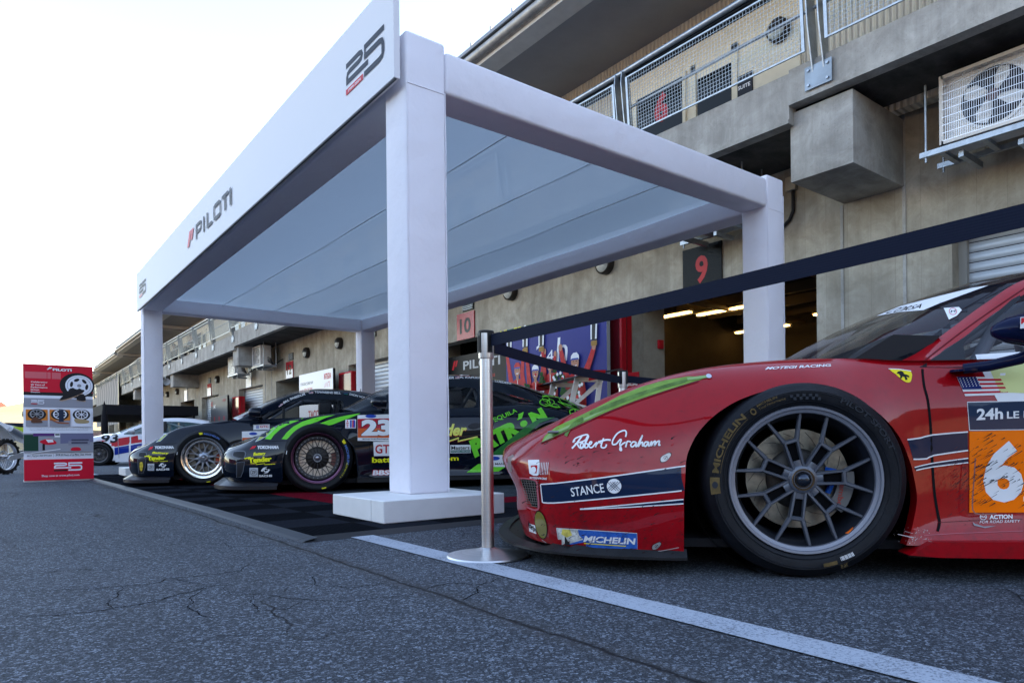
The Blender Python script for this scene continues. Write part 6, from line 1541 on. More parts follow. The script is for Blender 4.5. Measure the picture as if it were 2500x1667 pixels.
# rear wing panel, door line, badges
a = rart(.35, -.96, .5)
def D_(pts, y0=-.96): return [ps(1650+x/2.613, 850+y/2.613, y0) for x, y in pts]
a.poly(D_([(1478, 585), (1560, 575), (1640, 555), (1865, 535), (1866, 650), (1640, 685), (1560, 708), (1512, 705)]), CN)
a.line(D_([(1475, 583), (1560, 572), (1640, 552), (1866, 533)]), .0045, CW, 2); a.line(D_([(1514, 708), (1600, 705), (1645, 684), (1866, 652)]), .0045, CW, 2)
a.poly(D_([(1520, 762), (1640, 735), (1866, 703), (1866, 728), (1645, 755), (1530, 778)]), CN)
a.line(D_([(1520, 760), (1640, 733), (1866, 702)]), .0035, CW, 2); a.line(D_([(1530, 779), (1640, 757), (1866, 730)]), .0035, CW, 2)
a.build('stripe_sticker', bodyR)
a = rart(.45, -.95, .45)
dl = D_([(1578, 120), (1590, 230), (1615, 330), (1632, 480), (1640, 640), (1648, 800), (1660, 940), (1680, 1060), (1690, 1110), (1678, 1165)])
a.line(dl, (.0075, .009), mat('gap_black', (.004, .004, .005), .9), 4)
a.line(D_([(1680, 1110), (1760, 1106), (1900, 1100), (2221, 1090)]), .0018, mat('seam_dark'), 3); a.line(D_([(1590, 1190), (1800, 1178), (2221, 1165)]), .0025, mat('lip_highlight'), 2)
a.build('door_gap', bodyR)
a = rart(.31, -.93, .68)
a.poly(D_([(1360, 134), (1420, 136), (1500, 148), (1505, 190), (1495, 216), (1470, 218), (1440, 200), (1400, 165)], -.93), CY, 2)
a.line(D_([(1356, 132), (1420, 134), (1502, 146)], -.93), .0025, CW, 2)
a.poly(D_([(1415, 150), (1435, 145), (1450, 152), (1455, 165), (1475, 170), (1490, 180), (1488, 188), (1470, 182), (1478, 200), (1465, 205), (1458, 185), (1445, 180), (1440, 192), (1428, 195), (1432, 178), (1422, 165), (1408, 162)], -.93), CK)
a.build('badge', bodyR)
a = rart(.58, -.93, .63)
def flag(a, q, rows=7, stars=True, red=None, white=None, blue=None):
    red = red or mat('flag_red', (.45, .02, .04), .4, coat=.6); white = white or CW; blue = blue or mat('flag_blue', (.02, .03, .14), .4, coat=.6)
    bl, br, tr_, tl = q
    def P(u, v): return tuple((1-u)*(1-v)*bl[i]+u*(1-v)*br[i]+u*v*tr_[i]+(1-u)*v*tl[i] for i in (0, 1))
    a.poly([P(0, 0), P(1, 0), P(1, 1), P(0, 1)], white)
    for i in range(rows):
        if i % 2 == 1: a.poly([P(0, i/rows), P(1, i/rows), P(1, (i+1)/rows), P(0, (i+1)/rows)], red)
    a.poly([P(0, 3/rows), P(.45, 3/rows), P(.45, 1), P(0, 1)], blue)
    if stars:
        for i in range(6):
            for j in range(5): c = P(.04+.07*i, .48+.1*j); a.ell(c[0], c[1], .0018, .0018, white, 5)
flag(a, D_([(1845, 305), (2125, 296), (2065, 183), (1790, 183)], -.93), 9)
a.build('flag_sticker', bodyR)
a = rart(.62, -.94, .40)
a.poly(D_([(1856, 340), (2400, 328), (2400, 518), (1870, 525)], -.94), CW); a.poly(D_([(1860, 345), (2400, 333), (2400, 513), (1874, 520)], -.94), mat('label_navy', (.02, .035, .07), .25, coat=1))
a.text('24h', 0, 0, 1, 1, CW, .03, q=D_([(1915, 458), (2085, 450), (2085, 378), (1918, 385)], -.94)); a.text('LE MANS', 0, 0, 1, 1, CW, .02, q=D_([(2110, 448), (2440, 436), (2440, 390), (2110, 402)], -.94))
a.poly(D_([(1870, 530), (2420, 518), (2420, 1046), (1870, 1046)], -.94), CO)
a.text('62', 0, 0, 1, 1, CW, .035, q=D_([(1958, 985), (2480, 975), (2480, 585), (1958, 592)], -.94))
DRT = mat('rubber_streak', (.02, .016, .014), .8); rn = random.Random(12)
for i in range(90):
    x_ = 1875+rn.random()**1.5*330; y_ = rn.uniform(560, 1030); L_ = rn.uniform(14, 70); 
    a.line(D_([(x_, y_), (x_+L_, y_-L_*.62)], -.94), (.0004, rn.uniform(.001, .0042)), DRT)
a.line(D_([(1868, 700), (1862, 800), (1850, 960), (1866, 1056), (2000, 1058)], -.94), .004, mat('panel_edge', (.25, .10, .08), .5), 3)
a.build('number_panel', bodyR)
a = rart(.60, -.95, .19)
c_ = D_([(1960, 1074)], -.95)[0]; a.ring(*c_, .0085, .0105, CW); a.text('FIA', c_[0]-.008, c_[1]-.003, c_[0]+.008, c_[1]+.0035, CW)
a.text('ACTION', 0, 0, 1, 1, CW, .04, q=D_([(1998, 1090), (2146, 1086), (2146, 1058), (1998, 1062)], -.95)); a.text('FOR ROAD SAFETY', 0, 0, 1, 1, CW, 0, q=D_([(1935, 1116), (2190, 1110), (2195, 1092), (1940, 1098)], -.95))
a.poly(D_([(1890, 1108), (1900, 1130), (1970, 1146), (2040, 1132), (1960, 1136), (1910, 1120)], -.95), GREY)
a.build('safety_sticker', bodyR)
a = rart(.45, -.96, .13); rn = random.Random(5)
SC = mat('stone_chip', (.45, .38, .36), .8)
for i in range(120):
    t = rn.random(); x_ = 1465+t*150+rn.gauss(0, 12); y_ = 1300-rn.random()**1.3*160+t*18; c_ = D_([(x_, y_)], -.97)[0]; r_ = rn.uniform(.0005, .0019)
    a.ell(c_[0], c_[1], r_, r_, SC, 5)
for i in range(110):
    x_ = rn.uniform(1660, 1860); y_ = rn.gauss(900, 90)-(x_-1700)*.35; L_ = rn.uniform(8, 45); a.line(D_([(x_, y_), (x_+L_, y_-L_*.8)], -.96), (.0003, rn.uniform(.0008, .003)), mat('dark_scuff', (.05, .008, .012), .6))
a.build('stone_chips', bodyR)
a = rart(-.6, -.96, .25); rn = random.Random(33); SCF = mat('grime_mark', (.022, .008, .009), .7)
for i in range(260):
    x_ = rn.uniform(260, 1320); y_ = rn.uniform(640, 1420) if i % 3 else rn.uniform(1080, 1420); L_ = rn.expovariate(1/16); w_ = rn.uniform(.0008, .0040)
    if 540 < x_ < 1190 and y_ < 730: continue
    a.line(C1_([(x_, y_), (x_+L_*.5, y_-L_*.25+rn.uniform(-3, 3)), (x_+L_, y_-L_*.4)], -.96), (w_, w_*.2), SCF)
a.build('grime_marks', bodyR)
a = rart(.1, -.8, .76)
a.text('MOTEGI RACING', 0, 0, 1, 1, CW, .03, q=[ps(1650+x/2.767, 550+y/2.767, -.82) for x, y in ((622, 970), (1055, 948), (1055, 932), (640, 952))])
a.build('bonnet_sticker', bodyR)
# white and pale green roundel at the right edge of the door
a = rart(.8, -.92, .68); a.poly(q1([(2236, 812), (2352, 805), (2460, 805), (2460, 960), (2300, 930)], -.93), CW); a.poly(q1([(2262, 822), (2440, 815), (2440, 905), (2300, 900)], -.93), mat('pale_lime', (.60, .62, .25), .4)); a.build('roundel_sticker', bodyR)
# door mirror
NM = mat('mirror_navy', (.004, .008, .035), .2, coat=1)
mb = MB(); cx, cz = .70, .795
prof = [(.555, .0, .002), (.565, .028, .02), (.60, .055, .04), (.66, .070, .055), (.74, .072, .065), (.78, .068, .065), (.785, .0, .0)]
vs = []; n = 20
for x, ry, rz_ in prof:
    for k in range(n):
        t = 2*math.pi*k/n; vs.append((x, -1.06+ry*math.cos(t)*.9, .805+rz_*math.sin(t)*(1.0 if math.sin(t) > 0 else .95)-.0*(x-.55)))
mb.add(vs, [(j*n+k, j*n+(k+1) % n, (j+1)*n+(k+1) % n, (j+1)*n+k) for j in range(len(prof)-1) for k in range(n)], NM)
mir = mb.build('door_mirror', CR, 50)
mb = MB(); mb.tube([(.535, -.93, .700), (.60, -.955, .705), (.67, -1.0, .722), (.73, -1.05, .755), (.78, -1.06, .79)], [.017, .018, .019, .019, .018], NM, 12)
mb.lathe([(.045, 0), (.045, .008), (.001, .009)], NM, 20, axis='Z', c=(.545, -.925, .690)); mb.build('mirror_arm', mir, 50)
a = Art(plane_fn((.60, -1.128, .80), (1, -.02, 0), (0, .0, 1), (0, -1, 0)), None, .003)
a.poly([(.0, .0), (.035, .002), (.034, .036), (.001, .034)], CW); a.poly([(.002, .012), (.032, .034), (.003, .032)], REDV); a.text('GIRO', .042, .016, .15, .036, CW, .04); a.text('DRIVER DEV', .042, .004, .15, .012, CW, .02)
a.build('mirror_sticker', mir)
# wheels
TYR = mat('tyre_rubber', (.007, .008, .011), .5, spec=.2, var=.35, vscale=14, bump=.12, bscale=120)
GUN = mat('gunmetal', (.10, .112, .14), .34, .6); GLIP = mat('gunmetal_lip', (.20, .21, .25), .38, .5); DISC = mat('steel_disc', (.22, .205, .17), .36, .95, var=.5, vscale=16)
P1_ = dict(r=.334, rim=.244, w=.30, lip_mat=GLIP, spoke_mat=GUN, barrel_mat=mat('barrel_dark', (.022, .025, .034), .35, .5), tyre_mat=TYR, n=7, d0=.030, d1=.020, fork=.142, sw=.0155, spread=R(14.4), hub=.045, stem=.052, slot=True, phase=R(3.5), zc=.334, disc_mat=DISC, cal_mat=mat('caliper_grey', (.16, .16, .16), .5, .5), cal=-.28)
fw = []
for x, y, s_ in ((.016, -.985, -1), (.016, .985, 1), (2.65, -.995, -1), (2.65, .995, 1)):
    fw.append(make_wheel(CR, x, y, s_, P1_))
w0, ty0 = fw[0]
TG = mat('tyre_gold', (.11, .075, .028), .6, var=.4, vscale=40); TD = mat('tyre_dark_print', (.022, .026, .034), .4)
a = Art(arc_fn(.268, -.0078), .05, .0008)
def TA(t, a0, a1, h0, h1, m, b=.03): a.text(t, a0, h0, a1, h1, m, b)
TA('MICHELIN', R(175), R(132), .015, .038, TG, .03)
a.raw([(R(189), .012), (R(178), .012), (R(178), .044), (R(189), .044)], [(0, 1, 2, 3)], TG); a.ell(R(183), .028, .04, .010, TD, 12); a.line([(R(175), .010), (R(132), .010)], .0015, TG, 6)
TA('PILOT SPORT', R(67), R(20), .012, .030, TD, .02); TA('MICHELIN', R(122), R(108), .022, .030, TG, .02); TA('Total Performance', R(122), R(103), .010, .018, TG, .0); a.ring(R(126), .018, .020, .034, TG, 16, ky=.35)
for i in range(10): 
    if i % 2 == 0: a.raw([(R(100-2*i), .012), (R(98-2*i), .012), (R(98-2*i), .022), (R(100-2*i), .022)], [(0, 1, 2, 3)], TD)
    else: a.raw([(R(100-2*i), .002), (R(98-2*i), .002), (R(98-2*i), .012), (R(100-2*i), .012)], [(0, 1, 2, 3)], TD)
for i in range(12): a.raw([(R(-68+i*.75), .006), (R(-68+i*.75+(.5 if i % 3 else .3)), .006), (R(-68+i*.75+(.5 if i % 3 else .3)), .020), (R(-68+i*.75), .020)], [(0, 1, 2, 3)], CW)
TA('59L', R(-70), R(-65), .030, .042, TG, .0); a.raw([(R(-80), .012), (R(-71), .012), (R(-71), .024), (R(-80), .024)], [(0, 1, 2, 3)], TG)
a.build('sidewall_lettering', ty0)
a = Art(plane_fn((0, -.0, 0), (1, 0, 0), (0, 0, 1), (0, -1, 0)), None, -.080)
a2 = MB()
a = Art(lambda x, z, o_: (x, .077-o_, z), None, .0004)
a.text('brembo', 0, 0, 1, 1, mat('caliper_red', (.35, .05, .04), .5), .02, q=[(.139, .012), (.122, -.095), (.140, -.098), (.158, .012)]); a.build('caliper_lettering', w0)
mb = MB(); mb.tube([(.095, .10, .03), (.118, .085, .028), (.112, .085, -.01), (.098, .09, -.05)], .010, mat('blue_hose', (.01, .10, .50), .4), 8); mb.build('brake_line', w0, 50)
mb = MB(); mb.prism([(.128, -.178), (.140, -.170), (.152, -.158), (.148, -.165), (.136, -.178)], .003, .012, mat('orange_tag', (.85, .15, .01), .5)); mb.build('rim_tag', w0, 0)
# =================================================================================== BLACK CARS (shared body, own livery and wheels)
BKP = make_car_paint('black_paint', (.003, .006, .013), 0, rough=.22, coat=.75)
N9 = [
 [(-.87,0,.12),(-.90,0,.19),(-.91,0,.29),(-.90,0,.36),(-.87,0,.42),(-.82,0,.46),(-.74,0,.49),(-.64,0,.52)],
 [(-.85,-.34,.12),(-.88,-.35,.19),(-.89,-.35,.29),(-.88,-.34,.36),(-.84,-.33,.42),(-.79,-.30,.455),(-.66,-.22,.51),(-.48,0,.575)],
 [(-.79,-.60,.12),(-.82,-.61,.19),(-.83,-.62,.29),(-.82,-.61,.37),(-.77,-.58,.425),(-.71,-.54,.455),(-.58,-.40,.515),(-.30,0,.63)],
 [(-.69,-.77,.12),(-.71,-.79,.19),(-.72,-.795,.29),(-.70,-.78,.38),(-.65,-.75,.445),(-.57,-.69,.51),(-.43,-.46,.56),(-.14,0,.68)],
 [(-.53,-.86,.12),(-.55,-.88,.19),(-.555,-.885,.29),(-.54,-.87,.40),(-.50,-.83,.49),(-.43,-.75,.595),(-.28,-.48,.61),(0,0,.715)],
 [(-.37,-.90,.11),(-.38,-.915,.19),(-.38,-.92,.29),(-.37,-.91,.42),(-.34,-.87,.54),(-.28,-.78,.668),(-.13,-.52,.655),(.12,0,.745)],
 [(-.15,-.91,.11),(-.15,-.925,.19),(-.15,-.93,.29),(-.15,-.925,.44),(-.14,-.885,.60),(-.10,-.79,.705),(.0,-.56,.69),(.22,0,.775)],
 [(.06,-.91,.11),(.06,-.925,.19),(.06,-.93,.29),(.06,-.925,.45),(.06,-.895,.615),(.07,-.80,.728),(.13,-.60,.72),(.30,0,.79)],
 [(.25,-.91,.11),(.25,-.92,.19),(.25,-.92,.29),(.25,-.915,.45),(.25,-.885,.61),(.25,-.80,.742),(.28,-.66,.755),(.36,0,.80)],
 [(.44,-.91,.13),(.44,-.905,.19),(.44,-.905,.29),(.44,-.90,.45),(.44,-.88,.61),(.44,-.81,.748),(.44,-.70,.77),(.46,0,.80)],
 [(.85,-.91,.13),(.85,-.885,.19),(.85,-.885,.29),(.85,-.89,.45),(.85,-.875,.61),(.85,-.81,.755),(.85,-.70,.78),(.85,0,.80)],
 [(1.35,-.91,.13),(1.35,-.89,.19),(1.35,-.89,.29),(1.35,-.895,.45),(1.35,-.88,.62),(1.35,-.81,.775),(1.35,-.68,.80),(1.35,0,.82)],
 [(1.8,-.91,.13),(1.8,-.905,.19),(1.8,-.915,.30),(1.8,-.925,.46),(1.8,-.91,.65),(1.8,-.82,.80),(1.8,-.64,.84),(1.8,0,.86)],
 [(2.12,-.93,.12),(2.12,-.95,.19),(2.12,-.96,.30),(2.12,-.97,.46),(2.12,-.95,.66),(2.12,-.84,.81),(2.12,-.6,.87),(2.12,0,.90)],
 [(2.45,-.93,.12),(2.45,-.955,.19),(2.45,-.965,.30),(2.45,-.97,.46),(2.45,-.95,.65),(2.45,-.83,.79),(2.45,-.55,.85),(2.45,0,.89)],
 [(2.8,-.91,.13),(2.8,-.935,.20),(2.8,-.945,.30),(2.8,-.945,.46),(2.8,-.91,.62),(2.8,-.79,.745),(2.8,-.5,.80),(2.8,0,.83)],
 [(3.15,-.82,.16),(3.16,-.85,.23),(3.17,-.86,.32),(3.17,-.85,.46),(3.15,-.82,.59),(3.12,-.71,.69),(3.10,-.42,.73),(3.08,0,.76)],
 [(3.35,-.50,.18),(3.36,-.52,.25),(3.38,-.53,.34),(3.38,-.52,.46),(3.35,-.50,.58),(3.31,-.44,.665),(3.29,-.28,.70),(3.27,0,.72)],
 [(3.38,0,.18),(3.41,0,.25),(3.43,0,.34),(3.42,0,.46),(3.38,0,.58),(3.35,0,.65),(3.34,0,.68),(3.33,0,.70)]]
K9 = [
 [(.34,-.76,.755),(.34,-.72,.762),(.34,-.66,.772),(.28,-.46,.795),(.25,-.24,.806),(.24,0,.81)],
 [(.50,-.775,.760),(.50,-.72,.800),(.50,-.655,.838),(.44,-.46,.868),(.42,-.24,.888),(.41,0,.893)],
 [(.70,-.785,.765),(.71,-.705,.860),(.72,-.625,.955),(.68,-.45,.990),(.66,-.24,1.012),(.65,0,1.02)],
 [(.92,-.79,.770),(.94,-.68,.920),(.96,-.590,1.060),(.94,-.43,1.100),(.93,-.23,1.125),(.92,0,1.135)],
 [(1.18,-.79,.776),(1.19,-.665,.955),(1.20,-.560,1.112),(1.20,-.41,1.155),(1.20,-.22,1.178),(1.20,0,1.188)],
 [(1.45,-.785,.785),(1.46,-.66,.965),(1.46,-.550,1.122),(1.47,-.40,1.163),(1.47,-.22,1.186),(1.47,0,1.196)],
 [(1.75,-.77,.798),(1.77,-.655,.955),(1.78,-.545,1.092),(1.79,-.39,1.140),(1.80,-.21,1.162),(1.80,0,1.170)],
 [(2.05,-.74,.815),(2.08,-.645,.925),(2.11,-.535,1.030),(2.13,-.38,1.080),(2.14,-.20,1.102),(2.15,0,1.11)],
 [(2.35,-.69,.83),(2.38,-.61,.89),(2.42,-.51,.945),(2.45,-.36,.99),(2.47,-.19,1.01),(2.48,0,1.015)],
 [(2.75,-.60,.81),(2.77,-.54,.83),(2.80,-.45,.855),(2.83,-.32,.875),(2.85,-.17,.885),(2.86,0,.885)],
 [(3.05,-.48,.735),(3.06,-.44,.742),(3.07,-.38,.75),(3.08,-.28,.76),(3.09,-.15,.765),(3.09,0,.765)]]
def black_car(O, rz, lab, P_, fvar):
    C = empty('black_race_car', O, rz, label=lab, cat='race car', group='black race cars under the canopy')
    EL = Matrix.Rotation(-rz, 3, 'Z') @ (CAM-O)
    s9 = Shell(N9, 9, 7)
    ar1 = crm([(-.315, .12), (-.312, .27), (-.285, .395), (-.180, .535), (-.075, .592), (.02, .607), (.12, .597), (.19, .565), (.325, .430), (.36, .286), (.365, .12)], 4)+[(.36, .02), (-.31, .02)]
    s9.cut(ar1, lambda x, y, z: y < -.5, lip=.04)
    ar2 = [(2.355+.365*math.cos(R(q)), .315+.345*math.sin(R(q))) for q in range(-50, 231, 10)]+[(2.2, .02), (2.5, .02)]
    s9.cut(ar2, lambda x, y, z: y < -.5, lip=.04)
    body = s9.mesh(s9.f, 'body', C, BKP, 42, lips=True)
    # arch flare edge
    mb = MB(); bvb = bvh_of([body])
    for pts in (ar1[:-2],):
        P3 = []
        for x, z in pts[::2]:
            h = bvb.ray_cast(Vector((x*1.03, -1.6, .31+(z-.31)*1.03)), Vector((0, 1, 0)), 1.4)
            if h[0]: P3.append((x, h[0].y-.004, z))
        if len(P3) > 3: mb.tube(P3, .008, BKP, 8)
    mb.build('arch_lip', body, 50)
    wells(C, C, (0, 2.355), .325, .83, .52, .345)
    mb = MB(); mb.box(-.6, 3.2, -.80, .80, .08, .12, DARK); mb.box(.36, 2.0, -.90, .90, .085, .135, BPL); mb.build('underfloor', C, 0)
    hf = [(-.97, 0), (-.965, -.25), (-.935, -.45), (-.87, -.63), (-.77, -.77), (-.62, -.87), (-.45, -.92), (-.36, -.925)]
    p_ = crm(hf, 4); pl = p_+[(-.36, -.5), (-.36, 0)]; pl = pl+[(x, -y) for x, y in pl[::-1]]
    mb = MB(); mb.prism(pl, .045, .078, mat('splitter_black', (.02, .02, .024), .35, coat=.4), 'XY')
    for s_ in (1, -1):
        vs = []
        for x, y in p_: vs += [(x+.004, s_*y*.995, .078), (x+(.09 if x < -.5 else .02), s_*y*.93, .135)]
        mb.add(vs, [(2*i, 2*i+1, 2*i+3, 2*i+2) for i in range(len(p_)-1)], MATS['splitter_black'])
    mb.build('front_splitter', C, 50)
    g9 = Shell(K9, 8, 8)
    ws = g9.take(lambda i, j: .25 <= i < 4.0 and j >= 2.12)
    rw = g9.take(lambda i, j: 7.1 <= i < 9.2 and j >= 2.5)
    wn = crm([(.56, .782), (.80, .900), (1.02, .990), (1.20, 1.022), (1.45, 1.022), (1.60, .995), (1.56, .83), (1.50, .805), (1.0, .790)], 4, True)
    w1 = g9.cut(wn, lambda x, y, z: y < -.5, lip=.02)
    qn = crm([(1.70, .835), (1.74, .985), (1.90, .965), (2.10, .912), (2.22, .865), (2.10, .848)], 4, True)
    w2 = g9.cut(qn, lambda x, y, z: y < -.5, lip=.02)
    roof = g9.mesh(g9.f, 'roof', C, BKP, 42, lips=True)
    q9 = g9
    o1 = q9.mesh(ws, 'windscreen', C, GLS, 60); o2 = q9.mesh(w1, 'side_window', C, GLC, 60, side=2); o3 = q9.mesh(w2, 'quarter_window', C, GLC, 60, side=2); o4 = q9.mesh(rw, 'rear_window', C, GLS, 60)
    mb = MB(); mb.box(.40, 2.6, -.74, .74, .60, .74, DARK); mb.build('interior', C, 0)
    mb = MB()
    for s_ in (-1, 1):
        mb.tube([(.58, s_*.68, .75), (.80, s_*.62, .90), (1.10, s_*.50, 1.06), (1.58, s_*.50, 1.07), (1.66, s_*.60, .75)], .020, RC, 10)
        mb.tube([(1.60, s_*.50, 1.06), (2.25, s_*.50, .80)], .02, RC, 10)
    mb.tube([(1.58, -.5, 1.07), (1.58, .5, 1.07)], .02, RC, 10); mb.tube([(1.6, -.5, 1.04), (1.66, .58, .78)], .018, RC, 10); mb.tube([(1.1, -.5, 1.06), (1.1, .5, 1.06)], .02, RC, 10)
    mb.build('roll_cage', C, 50)
    for y_ in (-.36, ):
        mb = MB(); mb.rbox(1.36, 1.48, y_-.22, y_+.22, .70, .96, BPL, .05); mb.rbox(1.30, 1.46, y_-.24, y_-.17, .84, 1.0, BPL, .03); mb.rbox(1.30, 1.46, y_+.17, y_+.24, .84, 1.0, BPL, .03); mb.build('seat', C)
    mb = MB(); mb.lathe([(.17, 0), (.185, .012), (.17, .024)], BPL, 24, axis='X', c=(.86, -.36, .83)); mb.build('steering_wheel', C, 50)
    # mirrors
    for s_ in (-1, 1):
        mb = MB(); c = (.56, s_*.92, .845)
        vs = []; n = 16
        for dx, rr in ((-.07, .004), (-.06, .045), (-.02, .066), (.05, .070), (.07, .066), (.072, .001)):
            for k in range(n): t = 2*math.pi*k/n; vs.append((c[0]+dx, c[1]+rr*1.25*math.cos(t), c[2]+rr*.9*math.sin(t)))
        mb.add(vs, [(j*n+k, j*n+(k+1) % n, (j+1)*n+(k+1) % n, (j+1)*n+k) for j in range(5) for k in range(n)], BKP)
        mb.tube([(.60, s_*.86, .81), (.63, s_*.76, .775)], .018, BKP, 8); mb.build('door_mirror', C, 50)
    mb = MB(); mb.tube([(1.86, .12, 1.13), (1.875, .12, 1.22)], [.012, .003], BPL, 8); mb.build('aerial', C)
    # rear wing
    WGA = mat('wing_alloy', (.62, .62, .62), .4, .5)
    for y_ in (-.38, .38):
        mb = MB()
        for poly in ([(2.72, .86), (2.78, .86), (2.86, 1.16), (2.80, 1.17)], [(3.02, .76), (3.08, .76), (3.14, 1.17), (3.08, 1.17)], [(2.80, 1.12), (3.14, 1.12), (3.14, 1.17), (2.80, 1.17)], [(2.78, .88), (2.84, .88), (3.12, 1.10), (3.06, 1.12)], [(2.74, .84), (3.08, .75), (3.08, .81), (2.74, .90)]):
            mb.prism(poly, y_-.006, y_+.006, WGA)
        mb.build('wing_upright', C, 0)
    mb = MB(); mb.prism([(2.78, 1.17), (2.86, 1.20), (3.0, 1.205), (3.16, 1.235), (3.17, 1.225), (3.0, 1.185), (2.86, 1.17)], -.84, .84, mat('splitter_black')); 
    mb.build('rear_wing', C, 0)
    mb = MB(); ep = [(2.76, 1.09), (2.77, 1.20), (2.96, 1.21), (2.94, 1.12)]; mb.prism(ep, -.852, -.842, REDG); mb.build('wing_endplate', C, 0); mb = MB(); mb.prism(ep, .842, .852, REDG); mb.build('wing_endplate', C, 0)
    wl = [make_wheel(C, x, y, s_, P_) for x, y, s_ in ((0, -.925, -1), (0, .925, 1), (2.355, -.955, -1), (2.355, .955, 1))]
    b9 = bvh_of([body, roof, o1, o2, o3])
    def ra(x, y0, z, cell=.035, off=.0016): return Art(body_fn(b9, y0, aim(EL, x, y0, z)), cell, off, .0006)
    def PSX(px, py, y0):
        D = F + rc*((px-1250)/1667) + uc*((1072.5-py)/1667); D = Matrix.Rotation(-rz, 3, 'Z') @ D
        t = (y0-EL.y)/D.y; q = EL+D*t; return (q.x, q.z)
    # shared details: headlamp, front intake, seams, sponsor lettering
    def CQ(A): return lambda pts, y0: [PSX(A[0]+x/A[2], A[1]+y/A[2], y0) for x, y in pts]
    SW = mat('sticker_white'); YL = mat('sticker_lemon', (.80, .78, .02), .4, coat=.6)
    if fvar == 1:
        K = CQ((320, 1000, 7.839))
        hl = [(480, 620), (640, 480), (830, 360), (760, 400), (700, 470), (560, 600)]; ik = [(140, 860), (160, 820), (240, 815), (280, 825), (285, 870), (260, 915), (150, 900)]; lampp = [(130, 945), (285, 930), (270, 1100), (230, 1210), (150, 1200)]
        yk, bt, zf_, sx_ = [(448, 752), (820, 748), (815, 690), (455, 695)], [(400, 850), (720, 860), (730, 812), (430, 800)], (320, 1028, 445, 1160), (605, 1060)
        td = [(330, 965), (660, 950), (665, 890), (325, 885)]; sa = [(485, 1160), (735, 1150), (735, 1112), (485, 1122)]; seam = [(480, 625), (560, 655), (760, 655), (890, 640)]; tri = [(340, 775), (380, 712), (440, 700), (420, 750)]
    else:
        K = CQ((540, 930, 5.6))
        hl = [(470, 830), (600, 670), (700, 590), (800, 555), (740, 640), (640, 740), (540, 800)]; ik = [(160, 990), (180, 965), (290, 960), (325, 975), (325, 1020), (290, 1060), (170, 1035)]; lampp = [(215, 1110), (320, 1100), (300, 1220), (270, 1300), (215, 1310)]
        yk, bt, zf_, sx_ = [(490, 930), (785, 928), (790, 880), (495, 882)], [(440, 1035), (605, 1020), (612, 965), (450, 975)], (390, 1183, 505, 1305), (607, 1215)
        td = [(380, 1120), (690, 1095), (690, 1025), (370, 1050)]; sa = [(518, 1305), (697, 1303), (697, 1272), (520, 1276)]; seam = [(540, 800), (650, 825), (800, 818), (915, 822)]; tri = [(395, 935), (430, 892), (490, 882), (460, 918)]
    a = ra(-.5, -.72, .55)
    a.poly(K(hl, -.72), mat('lamp_yellow_glass', (.42, .46, .12), .06, coat=1, var=.5, vscale=18)); a.line(K(hl, -.72), .005, mat('chrome_edge', (.4, .42, .4), .2, .9), closed=True); a.build('headlamp', body)
    a = ra(-.72, -.6, .35); a.poly(K(ik, -.62), CK, 2); a.line(K(ik, -.62), .010, mat('bright_black', (.10, .11, .13), .08, coat=1), 3, True)
    a.poly(K(lampp, -.60), mat('grille_black', (.02, .02, .024), .4)); a.line(K(lampp, -.60), .006, MATS['bright_black'], 0, True)
    if fvar == 1: a.poly(K([(170, 1010), (220, 1000), (230, 1080), (210, 1160), (175, 1140)], -.60), mat('fog_yellow', (.55, .42, .05), .2, coat=1, var=.6, vscale=40), 2)
    a.build('front_intake', body)
    a = ra(-.5, -.84, .35)
    a.line(K(seam, -.84), .004, CK, 3)
    a.poly(K(tri, -.80), REDV); a.text('YOKOHAMA', 0, 0, 1, 1, SW, .055, q=K(yk, -.84))
    zx = K([(zf_[0], zf_[1]), (zf_[2], zf_[3])], -.84); a.poly(K([(zf_[0], zf_[1]), (zf_[2], zf_[1]), (zf_[2], zf_[3]), (zf_[0], zf_[3])], -.84), mat('sticker_silver', (.45, .47, .5), .4)); cx, cz = (zx[0][0]+zx[1][0])/2, (zx[0][1]+zx[1][1])/2; r_ = abs(zx[1][0]-zx[0][0])*.42
    a.ring(cx, cz, r_*.88, r_, CK, ky=1); a.text('ZF', cx-r_*.6, cz-r_*.45, cx+r_*.6, cz+r_*.45, CK, .02)
    c = K([sx_], -.84)[0]; a.ring(c[0], c[1], .010, .018, SW, 16, 20, 330); a.poly([(c[0]-.040, c[1]-.004), (c[0]-.02, c[1]+.022), (c[0]+.018, c[1]+.034), (c[0]-.012, c[1]+.014), (c[0]-.026, c[1]-.012)], SW); a.poly([(c[0]+.040, c[1]+.004), (c[0]+.02, c[1]-.022), (c[0]-.018, c[1]-.034), (c[0]+.012, c[1]-.014), (c[0]+.026, c[1]+.012)], SW)
    a.text('SACHS', 0, 0, 1, 1, SW, .05, q=K(sa, -.84))
    a.build('sponsor_sticker', body)
    a = ra(-.5, -.84, .30)
    a.text('Battery', 0, 0, 1, 1, YL, .055, q=K(bt, -.82)); a.text('Tender', 0, 0, 1, 1, YL, .07, q=K(td, -.82))
    b0, b1 = K([td[0]], -.82)[0], K([td[1]], -.82)[0]; w_ = b1[0]-b0[0]
    a.line([(b0[0]+.1*w_, b0[1]-.004), (b0[0]+.35*w_, b0[1]-.002), (b0[0]+.32*w_, b0[1]-.014), (b0[0]+.7*w_, b0[1]-.004), (b0[0]+.68*w_, b0[1]-.016), (b0[0]+1.15*w_, b0[1]-.012)], .005, YL)
    tl_ = K([td[3]], -.82)[0]; a.line([(tl_[0]-.03, tl_[1]-.006), (tl_[0]+.12*w_, tl_[1]+.006)], .010, YL)
    a.build('battery_sticker', body)
    return C, body, roof, ra, PSX, CQ, wl, K
